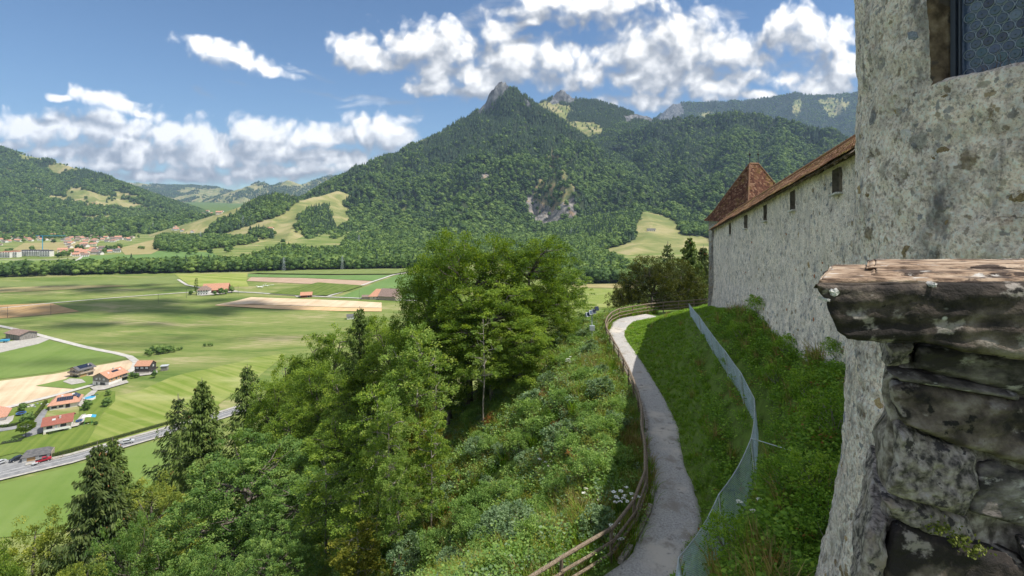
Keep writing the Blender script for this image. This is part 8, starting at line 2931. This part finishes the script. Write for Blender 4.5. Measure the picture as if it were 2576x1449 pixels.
# white apartment blocks with balconies
def block(px, py, label, pink=False):
    x, y = XY(px, py)
    o = empty('apartment_block', (x, y, gz(x, y)), 0.12)
    o.scale = (0.66, 0.7, 0.68)
    MB().box((0, 0, 7), (24, 14, 14)).build('wall', M['white_wall'], o)
    MB().box((0, 1.0, 14.4), (25, 13, 0.8)).box((0, 3, 15.4), (20, 8, 1.6)).build('roof', M['roof_slate'] if not pink else M['roof_salmon'], o)
    for f in range(4):
        b = MB()
        b.box((0, -7.9 + f * 0.0, 1.2 + f * 3.3 + 0.6), (24, 1.6, 1.1))
        bo = b.build('balcony', M['white_paint'], o)
        for i in range(4):
            MB().box((-9 + i * 6, -7.05, 3.3 + f * 3.3), (3.8, 0.12, 1.7)).build('window', M['window_dark'], bo)
    tag(o, label, 'apartment block', 'white apartment blocks at the edge of the town')


block(18, 648, 'leftmost pinkish white apartment block of the terraced row', True)
block(36, 647, 'second pinkish white apartment block of the terraced row', True)
block(66, 644, 'white apartment block left of the crane')
block(84, 644, 'white apartment block just left of the blue crane')
block(107, 644, 'white apartment block behind the blue crane')
block(118, 645, 'rightmost white apartment block of the terraced row')
x, y = XY(107, 640)
cr = empty('tower_crane', (x, y, gz(x, y)))
ch = 34
MB().tube([(0, 0, 0), (0, 0, ch)], 0.8, 4).build('mast', M['turquoise'], cr)
MB().bar((-12, 0, ch), (42, 0, ch), 0.8, 0.9).build('jib', M['turquoise'], cr)
MB().box((-10, 0, ch - 1.4), (3, 1.6, 2)).build('counterweight', M['pavement'], cr)
tag(cr, 'thin light blue tower crane over the white apartment blocks', 'crane')

# ------------------------------------------------------------------ trees, hedges and bushes of the plain
def lone(px, py, h, label, w=1.0, kind=0, group=None, name='field_tree', hitf=None):
    q = (hitf or hit_plain)(px, py)
    o = empty(name, (q.x, q.y, q.z), rngt.uniform(0, 6.28))
    o.scale = (h * w, h * w, h)
    obj('crown', FAR_LIB.objects[kind].data, o)
    MB().tube([(0, 0, -0.05), (0, 0, 0.5)], [0.030, 0.016], 6).build('trunk', M['bark'], o)
    tag(o, label, 'tree', group)
    return o


POP = make_broadleaf('poplar', 131, 20, [((0, 0, 5), (1.6, 1.6, 3.0)), ((0.2, 0, 9), (1.7, 1.7, 4)), ((0, 0.1, 14), (1.5, 1.5, 4)), ((0, 0, 17.5), (0.9, 0.9, 2.5))], 150, 24, 0.9, 0.42, 'leaf_oak', trunk_r=0.3, twigs=10)
q = hit_plain(494, 741)
plant(POP, q.x, q.y, h=17.0, label='tall narrow poplar beside the white farmhouse', name='poplar', z=q.z)
LOLLI = make_broadleaf('clipped_tree', 132, 5, [((0, 0, 3.6), (2.2, 2.2, 1.3))], 330, 34, 0.5, 0.2, 'leaf_oak', trunk_r=0.14, twigs=16, zmin=-0.9)
q = hit(65, 1101, 100)
plant(LOLLI, q.x, q.y, h=5.4, label='clipped round tree with a bare trunk on the garden lawn', name='clipped_tree', z=q.z)
for (px_, py_, h, k, w, lab) in ((480, 742, 5, 0, 1.1, 'small orchard tree left of the poplar'), (556, 742, 8, 1, 0.9, 'dark garden tree before the big orange barn'), (568, 740, 6, 2, 0.9, 'small tree at the end of the big orange barn'), (582, 737, 8, 3, 0.9, 'round tree at the lane end by the white farm'),
                           (540, 743, 5, 4, 1.2, 'bush in front of the white farm'), (985, 745, 9, 1, 1.0, 'dark tree beside the grey farm building'), (1005, 748, 12, 2, 0.9, 'taller tree right of the orange roofed farm'),
                           (219, 1032, 4.5, 0, 1.0, 'small tree by the garden lawn behind the solar panel house'), (268, 1023, 4.0, 2, 1.0, 'dark little tree at the end of the garden lawn'), (272, 996, 3.2, 3, 1.0, 'thin young tree at the garden corner'),
                           (57, 1036, 3.8, 4, 1.1, 'small apple tree behind the left trampoline'), (240, 1070, 1.6, 1, 1.2, 'tiny shrub beside the swing frame'), (68, 1066, 4.4, 2, 1.2, 'bushy tree at the end of the dark hedge'), (388, 950, 3.6, 3, 1.0, 'pale young tree in front of the black house')):
    lone(px_, py_, h, lab, w, k, None, 'garden_tree')
for k, (px_, py_) in enumerate(((323, 950), (330, 948), (338, 951), (345, 950), (318, 953))):
    lone(px_, py_, 2.4, 'low garden shrub between the orange roofed and the black house', 1.2, k % 5, 'garden shrubs between the two houses', 'garden_shrub')
for k, (px_, py_, h) in enumerate(((372, 893, 4), (382, 890, 4.5), (392, 888, 5.0), (400, 892, 4.5), (408, 889, 5.2), (416, 889, 4.6), (424, 888, 4.6), (432, 884, 3.6), (440, 886, 3), (450, 882, 2.2), (456, 880, 2.0), (380, 896, 3.0))):
    lone(px_, py_, h, 'bushy shrub in the overgrown heap on the meadow', 1.15, k % 5, 'shrubs of the overgrown heap on the meadow', 'heap_shrub')
for k, (px_, py_) in enumerate(((515, 872), (525, 871), (532, 871))):
    lone(px_, py_, 2.2, 'tiny bush in the line ending the overgrown heap', 1.2, k % 5, 'tiny bushes on the meadow', 'heap_shrub')
# scattered trees of the pastures
for k, (px_, py_, h) in enumerate(((663, 602, 16), (672, 590, 14), (648, 588, 13), (660, 585, 14), (680, 588, 13), (690, 592, 13), (640, 590, 12), (742, 575, 16), (752, 570, 18), (762, 568, 18), (770, 575, 17), (748, 585, 15), (712, 612, 11), (752, 552, 15), (765, 548, 14), (775, 545, 14), (757, 500, 13),
                               (450, 637, 14), (490, 640, 15), (478, 642, 13), (528, 640, 12), (580, 632, 14), (570, 636, 12), (671, 642, 15), (640, 648, 13), (352, 627, 8), (360, 628, 8), (655, 655, 11), (610, 655, 12), (556, 658, 11), (1498, 597, 15), (1600, 592, 12), (1597, 600, 12), (1770, 640, 12))):
    lone(px_, py_, h, 'round dark tree standing free ' + ('on the sunlit pasture right of the mountain' if px_ > 1400 else 'between copse and riverside wood' if py_ > 615 else 'on the pasture hill by the forest edge' if px_ > 735 else 'below the little red barn on the pasture hill'), 1.15, k % 5, 'free standing trees on the valley pastures', 'pasture_tree', hit_land)
for k in range(16):
    lone(*((1350 + rngt.uniform(0, 150)), rngt.uniform(275, 342)), rngt.uniform(13, 19), 'dark conifer dotted over the alpine pasture', 1.0, int(rngt.integers(5, 8)), 'conifers dotted over the alpine pasture', 'alpine_conifer', hit_land)
for k, (px_, py_) in enumerate(((28, 634), (20, 640), (80, 632), (205, 630), (180, 640), (236, 604), (245, 608), (262, 636), (270, 632), (278, 630), (285, 632), (290, 628), (300, 626), (195, 628), (170, 646), (145, 648), (155, 648), (160, 643), (60, 610), (110, 608), (135, 612), (230, 618))):
    lone(px_, py_, rngt.uniform(8, 13), 'dark garden tree among the houses of the valley town', 1.2, k % 5, 'garden trees of the valley town', 'town_tree')


def hedge(pts, w, h, label, mat='hedge_leaf', dens=130):
    P = [Vector((*XY(*p), 0)) for p in pts]
    base = Vector((P[0].x, P[0].y, gz(P[0].x, P[0].y)))
    o = empty('hedge', base)
    pos, nr = [], []
    core = MB()
    for a, b in zip(P[:-1], P[1:]):
        L = (b - a).length
        d = (b - a) / L
        s = Vector((d.y, -d.x, 0))
        za, zb = gz(a.x, a.y), gz(b.x, b.y)
        core.bar(a + Vector((0, 0, za + h * 0.45)) - base, b + Vector((0, 0, zb + h * 0.45)) - base, w * 0.86, h * 0.95)
        n = int(L * dens * (w + 2 * h) / 5)
        for _ in range(n):
            t_ = rngt.random()
            p = a + (b - a) * t_
            z = za + (zb - za) * t_
            f = rngt.random() * (w + 2 * h)
            if f < w:
                q, nn = p + s * (f - w / 2) + Vector((0, 0, z + h)), (0, 0, 1)
            elif f < w + h:
                q, nn = p - s * w / 2 + Vector((0, 0, z + (f - w))), tuple(-s)
            else:
                q, nn = p + s * w / 2 + Vector((0, 0, z + (f - w - h))), tuple(s)
            q = q - base + Vector((rngt.normal(), rngt.normal(), rngt.normal())) * 0.05
            pos.append(tuple(q))
            nr.append(nn)
    n = len(pos)
    pos, nr = np.array(pos), np.array(nr, dtype=float)
    al = rngt.normal(size=(n, 3))
    nr = nr + rngt.normal(size=(n, 3)) * 0.5
    obj('foliage', leaves_mesh('hedge_foliage', pos, al, nr, rngt.uniform(0.12, 0.26, n), np.clip(rngt.normal(0.5, 0.2, n), 0, 1), M[mat]), o)
    core.build('branches', M['forest_floor'], o)
    tag(o, label, 'hedge')
    return o


hedge([(130, 1151), (190, 1134), (300, 1103), (416, 1070), (470, 1052)], 1.0, 1.2, 'long clipped yellow green hedge along the main road')
hedge([(74, 1067), (98, 1040), (116, 1014)], 1.0, 1.4, 'bright clipped hedge beside the drive of the solar panel house')
hedge([(-40, 1082), (20, 1076), (76, 1064)], 1.2, 1.2, 'dark hedge in front of the house at the left edge', 'leaf_oak')
hedge([(122, 1094), (150, 1086), (172, 1078)], 0.8, 0.8, 'low green planting under the balcony of the red roofed house', 'leaf_oak', 160)
MBf = MB()
fr = empty('roadside_fence', (*XY(132, 1160), gz(*XY(132, 1160))))
fp = [Vector((*XY(*p), 0)) for p in ((132, 1160), (146, 1156), (158, 1152))]
for p in fp:
    MB().box(Vector((p.x, p.y, gz(p.x, p.y) + 0.5)) - fr.location, (0.12, 0.12, 1.1)).build('post', M['pale_boards'], fr)
for a, b in zip(fp[:-1], fp[1:]):
    for zz in (0.5, 0.9):
        MB().bar(Vector((a.x, a.y, gz(a.x, a.y) + zz)) - fr.location, Vector((b.x, b.y, gz(b.x, b.y) + zz)) - fr.location, 0.06, 0.14).build('rail', M['pale_boards'], fr)
tag(fr, 'short pale wooden fence at the end of the roadside hedge', 'fence')

# ------------------------------------------------------------------ cars
def car(name, label, px, py, yaw, paint, style='car', cat='car'):
    x, y = XY(px, py)
    o = empty(name, (x, y, gz(x, y) + 0.54), yaw)
    o.scale = (0.72, 0.72, 0.72)
    L, W = 4.4, 1.78
    if style == 'car':
        prof = [(-2.2, 0.30), (-2.2, 0.72), (-2.02, 0.86), (-1.1, 0.92), (-0.45, 1.42), (0.95, 1.46), (1.75, 1.02), (2.15, 0.92), (2.2, 0.34)]
        glass = [(-1.0, 0.95), (-0.42, 1.38), (0.92, 1.41), (1.55, 1.02)]
    elif style == 'estate':
        prof = [(-2.3, 0.30), (-2.3, 0.70), (-2.1, 0.84), (-1.15, 0.92), (-0.45, 1.42), (1.65, 1.46), (2.15, 1.0), (2.25, 0.85), (2.28, 0.34)]
        glass = [(-1.0, 0.95), (-0.42, 1.38), (1.60, 1.40), (1.95, 1.02)]
    else:
        prof = [(-2.6, 0.42), (-2.6, 0.95), (-0.55, 1.02), (-0.52, 1.66), (0.75, 1.68), (1.25, 1.10), (2.4, 1.0), (2.5, 0.85), (2.5, 0.42)]
        glass = [(-0.42, 1.08), (-0.40, 1.60), (0.70, 1.62), (1.10, 1.10)]
    n = len(prof)
    mb = MB()
    vs = []
    for s in (-1, 1):
        for (u, z) in prof:
            inn = 0.86 if z > 1.2 else 0.98
            vs.append((u, s * W / 2 * inn, z))
    fs = [tuple(range(n - 1, -1, -1)), tuple(range(n, 2 * n))]
    for i in range(n):
        j = (i + 1) % n
        fs.append((i, j, n + j, n + i))
    mb.add(vs, fs)
    mb.build('body', M[paint], o)
    for s in (-1, 1):
        g = MB()
        g.add([(u, s * (W / 2 * (0.985 if z < 1.2 else 0.875) + 0.012), z) for (u, z) in glass], [tuple(range(len(glass))) if s > 0 else tuple(reversed(range(len(glass))))])
        g.build('side_window', M['window_dark'], o)
    ws = MB()
    a, b = (prof[3], prof[4]) if style != 'pickup' else (prof[5], prof[4])
    ws.add([(a[0] - 0.02, -0.74, a[1] + 0.05), (a[0] - 0.02, 0.74, a[1] + 0.05), (b[0] - 0.02, 0.66, b[1] - 0.02), (b[0] - 0.02, -0.66, b[1] - 0.02)] if style != 'pickup' else
           [(a[0] + 0.02, -0.74, a[1] + 0.05), (a[0] + 0.02, 0.74, a[1] + 0.05), (b[0] + 0.03, 0.66, b[1] - 0.04), (b[0] + 0.03, -0.66, b[1] - 0.04)], [(0, 1, 2, 3)])
    ws.build('windscreen', M['window_dark'], o)
    for (u, s) in ((-1.4, -1), (-1.4, 1), (1.4, -1), (1.4, 1)):
        w = MB()
        w.tube([(u, s * (W / 2 - 0.16), 0.02), (u, s * (W / 2 + 0.03), 0.02)], 0.34, 14)
        wo2 = w.build('wheel', M['rubber'], o)
        MB().tube([(u, s * (W / 2 + 0.02), 0.02), (u, s * (W / 2 + 0.045), 0.02)], 0.20, 10).build('rim', M['car_silver'], wo2)
    fx = -1 if style != 'pickup' else 1
    ex = 2.2 if style == 'car' else 2.3 if style == 'estate' else 2.5
    for s in (-1, 1):
        MB().box((fx * (ex - 0.02), s * 0.62, 0.66 if style != 'pickup' else 0.78), (0.10, 0.34, 0.16)).build('headlight', M['white_paint'], o)
    if style == 'pickup':
        MB().box((-1.6, 0, 1.0), (1.8, 1.4, 0.16)).build('load_bed', M['rubber'], o)
    tag(o, label, cat)
    return o


car('pickup_car', 'red pickup parked in front of the slate roofed shed', 110, 1164, 0.80, 'car_red', 'pickup', 'pickup')
car('parked_car', 'black car parked at the left end of the shed', 41, 1161, 1.2, 'car_black', 'estate')
car('parked_car', 'silver car cut by the left edge beside the shed', -1, 1171, 1.2, 'car_silver', 'car')
car('moving_car', 'silver estate car driving along the main road', 322, 1117, math.pi + 0.50, 'car_silver', 'estate')
# small trailer behind the pickup
x, y = XY(88, 1172)
tr_ = empty('car_trailer', (x, y, gz(x, y) + 0.52), 0.8)
tr_.scale = (0.72, 0.72, 0.72)
MB().box((0, 0, 0.45), (1.9, 1.3, 0.35)).build('tray', M['car_silver'], tr_)
for s in (-1, 1):
    MB().tube([(0, s * 0.66, 0.05), (0, s * 0.80, 0.05)], 0.30, 12).build('wheel', M['rubber'], tr_)
tag(tr_, 'grey trailer standing behind the red pickup', 'trailer')

# ------------------------------------------------------------------ garden things
def trampoline(px, py, r, label):
    x, y = XY(px, py)
    o = empty('trampoline', (x, y, gz(x, y) + 0.2))
    m = MB()
    n = 28
    vs, fs = [], []
    for (rr, z) in ((r * 0.78, 0.80), (r * 0.80, 0.86), (r, 0.86), (r * 1.02, 0.74)):
        for i in range(n):
            a = 6.283 * i / n
            vs.append((rr * math.cos(a), rr * math.sin(a), z))
    for k in range(3):
        for i in range(n):
            fs.append((k * n + i, (k + 1) * n + i, (k + 1) * n + (i + 1) % n, k * n + (i + 1) % n))
    m.add(vs, fs)
    m.build('pad', M['blue_paint'], o)
    MB().tube([(0, 0, 0.78), (0, 0, 0.80)], r * 0.80, 28).build('mat', M['rubber'], o)
    for i in range(4):
        a = 6.283 * (i + 0.5) / 4
        MB().tube([(r * math.cos(a), r * math.sin(a), 0.8), (r * 1.02 * math.cos(a), r * 1.02 * math.sin(a), -0.2)], 0.04, 5).build('leg', M['steel'], o)
    tag(o, label, 'trampoline')


trampoline(53, 1045, 1.5, 'large blue rimmed trampoline on the left garden lawn')
trampoline(199, 1064, 1.0, 'small blue trampoline beside the red roofed house')
x, y = XY(222, 1070)
sw = empty('swing_frame', (x, y, gz(x, y) + 0.25), 0.5)
sw.scale = (0.75, 0.75, 0.75)
for s in (-1.5, 1.5):
    MB().tube([(s, -1.1, 0), (s * 0.9, 0, 2.3)], 0.05, 5).build('leg', M['green_metal'], sw)
    MB().tube([(s, 1.1, 0), (s * 0.9, 0, 2.3)], 0.05, 5).build('leg', M['green_metal'], sw)
MB().tube([(-1.4, 0, 2.3), (1.4, 0, 2.3)], 0.06, 6).build('crossbar', M['green_metal'], sw)
MB().box((0, 0, 0.5), (0.5, 0.25, 0.06)).build('seat', M['white_paint'], sw)
cv_ = MB()
for i in range(9):
    t0, t1 = i / 9, (i + 1) / 9
    f_ = lambda t_: (-2.6 + 5.2 * t_, 2.9 + 0.75 * math.sin(math.pi * (0.25 + 0.75 * t_)))
    (xa, zc_), (xb, zd) = f_(t0), f_(t1)
    cv_.add([(xa, 0.4, zc_), (xb, 0.4, zd), (xb, 3.0, zd + 0.3), (xa, 3.0, zc_ + 0.3)], [(0, 1, 2, 3)], 0 if i < 6 else 1)
    cv_.add([(xa, 0.4, zc_ - 0.06), (xb, 0.4, zd - 0.06), (xb, 3.0, zd + 0.24), (xa, 3.0, zc_ + 0.24)], [(3, 2, 1, 0)], 0 if i < 6 else 1)
cv_.build('canopy', [M['white_paint'], M['turquoise']], sw)
tag(sw, 'green swing frame with a white and blue canopy on the lawn', 'swing')
x, y = XY(226, 1006)
po = empty('garden_pool', (x, y, gz(x, y) + 0.3), 0.5)
po.scale = (0.66, 0.66, 0.7)
MB().tube([(0, 0, -0.2), (0, 0, 1.1)], 2.9, 26).build('pool_wall', M['white_paint'], po)
MB().tube([(0, 0, 1.06), (0, 0, 1.12)], 2.7, 26).build('water', M['turquoise'], po)
MB().box((2.1, 1.9, 1.5), (3.6, 1.0, 0.08)).build('pool_cover', M['solar'], po)
tag(po, 'round white garden pool with blue water behind the solar panel house', 'pool')
for (px_, py_, lab) in ((92, 1022, 'rockery of pale stones beside the bright hedge'),):
    x, y = XY(px_, py_)
    rk_ = empty('rockery', (x, y, gz(x, y) + 0.2))
    for k in range(14):
        o = obj('stone', LUMPS[['stone_pale', 'stone_grey'][k % 2]][k % 4], rk_)
        o.location = (rngt.normal() * 2.2, rngt.normal() * 1.6, 0.15)
        o.scale = (rngt.uniform(0.5, 1.3), rngt.uniform(0.5, 1.1), 0.9)
        o.rotation_euler = (0, 0, rngt.uniform(0, 6))
    tag(rk_, lab, 'rockery')
x, y = XY(30, 1112)
vg = empty('vegetable_bed', (x, y, gz(x, y) + 0.2), 0.5)
MB().box((0, 0, 0.1), (5.2, 2.6, 0.22)).build('soil', M['forest_floor'], vg)
obj('plants', kinds[6], vg).scale = (6.5, 3.2, 1.0)
tag(vg, 'small framed vegetable bed on the lawn near the shed', 'vegetable bed')
x, y = XY(414, 932)
hu = empty('garden_hut', (x, y, gz(x, y) + 0.1), 0.3)
MB().box((0, 0, 1.1), (2.6, 2.2, 2.2)).build('wall', M['grey_boards'], hu)
MB().box((0, 0, 2.3), (3.2, 2.8, 0.2)).build('roof', M['window_pale'], hu)
tag(hu, 'tiny grey hut on the meadow right of the black house', 'hut')
x, y = XY(12, 862)
tk = empty('farm_trailer', (x, y, gz(x, y) + 0.6), 0.3)
MB().box((0, 0, 0.9), (4.2, 2.0, 1.1)).build('tray', M['turquoise'], tk)
for s in (-1, 1):
    MB().tube([(0.2, s * 1.0, 0.1), (0.2, s * 1.2, 0.1)], 0.45, 12).build('wheel', M['rubber'], tk)
tag(tk, 'blue farm trailer in the yard left of the old barn', 'trailer')
# two gliders resting on the airfield
def glider(px, py, yaw, label):
    x, y = XY(px, py)
    o = empty('glider', (x, y, gz(x, y) + 0.4), yaw)
    MB().tube([(-3.4, 0, 0.7), (-2.6, 0, 0.8), (-1.0, 0, 0.85), (1.2, 0, 0.7), (3.6, 0, 0.8)], [0.08, 0.4, 0.5, 0.24, 0.1], 9).build('fuselage', M['white_paint'], o)
    MB().box((-0.8, 0, 1.05), (1.0, 15, 0.12)).build('wing', M['white_paint'], o)
    MB().box((3.4, 0, 1.5), (0.8, 0.1, 1.5)).box((3.4, 0, 2.2), (0.6, 2.6, 0.08)).build('tail', M['white_paint'], o)
    tag(o, label, 'glider', 'gliders resting on the meadow')


glider(655, 724, 0.9, 'white glider seen wing on, on the meadow right of the white farm')
glider(671, 721, 2.4, 'second white glider just beyond the first on the meadow')

# ------------------------------------------------------------------ pylons
def pylon(px, py, h, label, hitf=hit_land):
    q = hitf(px, py)
    o = empty('power_pylon', q)
    m = MB()
    for (sx, sy) in ((1, 1), (1, -1), (-1, 1), (-1, -1)):
        m.bar((sx * 0.11 * h, sy * 0.11 * h, -3), (sx * 0.012 * h, sy * 0.012 * h, h), 0.1, 0.1)
    for k in range(6):
        z0, z1 = h * k / 6, h * (k + 1) / 6
        r0, r1 = 0.11 * h * (1 - k / 6.6), 0.11 * h * (1 - (k + 1) / 6.6)
        for (a, b) in (((r0, r0), (-r1, r1)), ((-r0, r0), (r1, r1)), ((r0, -r0), (-r1, -r1)), ((-r0, -r0), (r1, -r1))):
            m.bar((a[0], a[1], z0), (b[0], b[1], z1), 0.12, 0.12)
    m.build('tower', M['steel'], o)
    for z in (0.68, 0.80, 0.92):
        MB().bar((-0.20 * h * (1.5 - z), 0, z * h), (0.20 * h * (1.5 - z), 0, z * h), 0.2, 0.22).build('crossarm', M['steel'], o)
    tag(o, label, 'pylon', 'power pylons of the valley')


for (px_, py_, h, lab) in ((903, 628, 30, 'steel power pylon at the foot of the pointed mountain'), (1437, 600, 28, 'steel power pylon right of the pale cliff'), (611, 570, 32, 'steel power pylon below the dark wood on the pasture hill'), (1030, 500, 34, 'power pylon in the forest clearing on the mountain'),
                         (714, 684, 20, 'grey pylon standing in front of the riverside wood'), (861, 680, 20, 'grey pylon before the riverside wood left of the big tree'), (260, 590, 26, 'pylon behind the valley town'), (385, 580, 26, 'pylon on the slope right of the valley town'), (504, 610, 26, 'pylon by the copse on the pasture')):
    pylon(px_, py_, h, lab)
for k, (px_, py_) in enumerate(((19, 800), (128, 792), (398, 764), (599, 740), (904, 752), (469, 750))):
    q = hit_plain(px_, py_)
    o = obj('utility_pole', MB().tube([(0, 0, -0.5), (0, 0, 9)], [0.14, 0.10], 6).mesh('utility_pole', [M['bark']]))
    o.location = q
    tag(o, 'thin wooden utility pole standing in the open fields', 'pole', 'utility poles in the fields')
# ------------------------------------------------------------------ clouds overhead whose shadows lie on the plain
def cloud_over(px, py, rx, ry, seed, zc=1620.0, n=44):
    """A cumulus up the sun's line from the ground seen at (px, py); its shadow falls there."""
    q = hit_plain(px, py)
    t_ = (zc - q.z) / SUN_DIR.z
    c = q + SUN_DIR * t_
    rng = np.random.default_rng(seed)
    ico = bmesh.new()
    bmesh.ops.create_icosphere(ico, subdivisions=3, radius=1.0)
    sv = np.array([v.co[:] for v in ico.verts])
    sf = [tuple(v.index for v in f.verts) for f in ico.faces]
    ico.free()
    V_, F_, off = [], [], 0
    for k in range(n):
        a, r = rng.random() * 6.283, math.sqrt(rng.random())
        px0, py0 = rx * r * math.cos(a), ry * r * math.sin(a)
        s = min(rx, ry) * rng.uniform(0.22, 0.5) * (1.1 - 0.6 * r)
        P = sv * np.array([s * 1.5, s * 0.8, s * 0.7])
        P = P * (1 + 0.25 * fbm(P[:, 0] / s * 1.6 + k, P[:, 1] / s * 1.6, P[:, 2] / s * 1.6, 3, seed=seed)[:, None])
        P[:, 2] = np.maximum(P[:, 2], -0.15 * s)
        V_.append(P + np.array([px0, py0, rng.random() * 0.3 * s]))
        F_ += [tuple(i + off for i in f) for f in sf]
        off += len(sv)
    o = obj('cloud', mesh_from('cloud', np.vstack(V_), F_, [M['cloud']], smooth_shade=True))
    o.location = c
    tag(o, 'white cumulus cloud drifting high above the plain', 'cloud', 'clouds above the plain', 'stuff')


M['cloud'] = plain('cloud', (0.9, 0.9, 0.92), 1.0, 0.0, 0.0, 0.01)
cloud_over(360, 772, 150, 40, 1)
cloud_over(190, 818, 120, 16, 2)
cloud_over(470, 770, 110, 26, 3)
cloud_over(60, 733, 150, 22, 6)
cloud_over(250, 725, 150, 26, 7)
cloud_over(560, 850, 70, 9, 4)
cloud_over(90, 912, 55, 9, 5)
cloud_over(340, 868, 34, 6, 8)

# ------------------------------------------------------------------ haze
hz, hnt, hout = new_mat('haze')
pv = nd(hnt, 'ShaderNodeVolumePrincipled', {'Color': (0.50, 0.70, 1.0, 1), 'Density': HAZE_DENSITY, 'Anisotropy': 0.0})
hnt.links.new(pv.outputs[0], hout.inputs['Volume'])
zlo = min(float(GZ.min()), -104.0) - 1.5
haze = MB().box((0, 4600, (zlo + 1500) / 2), (20000, 10400, 1500 - zlo)).build('haze', hz)
tag(haze, 'pale blue summer haze filling the valley air', None, None, 'stuff')
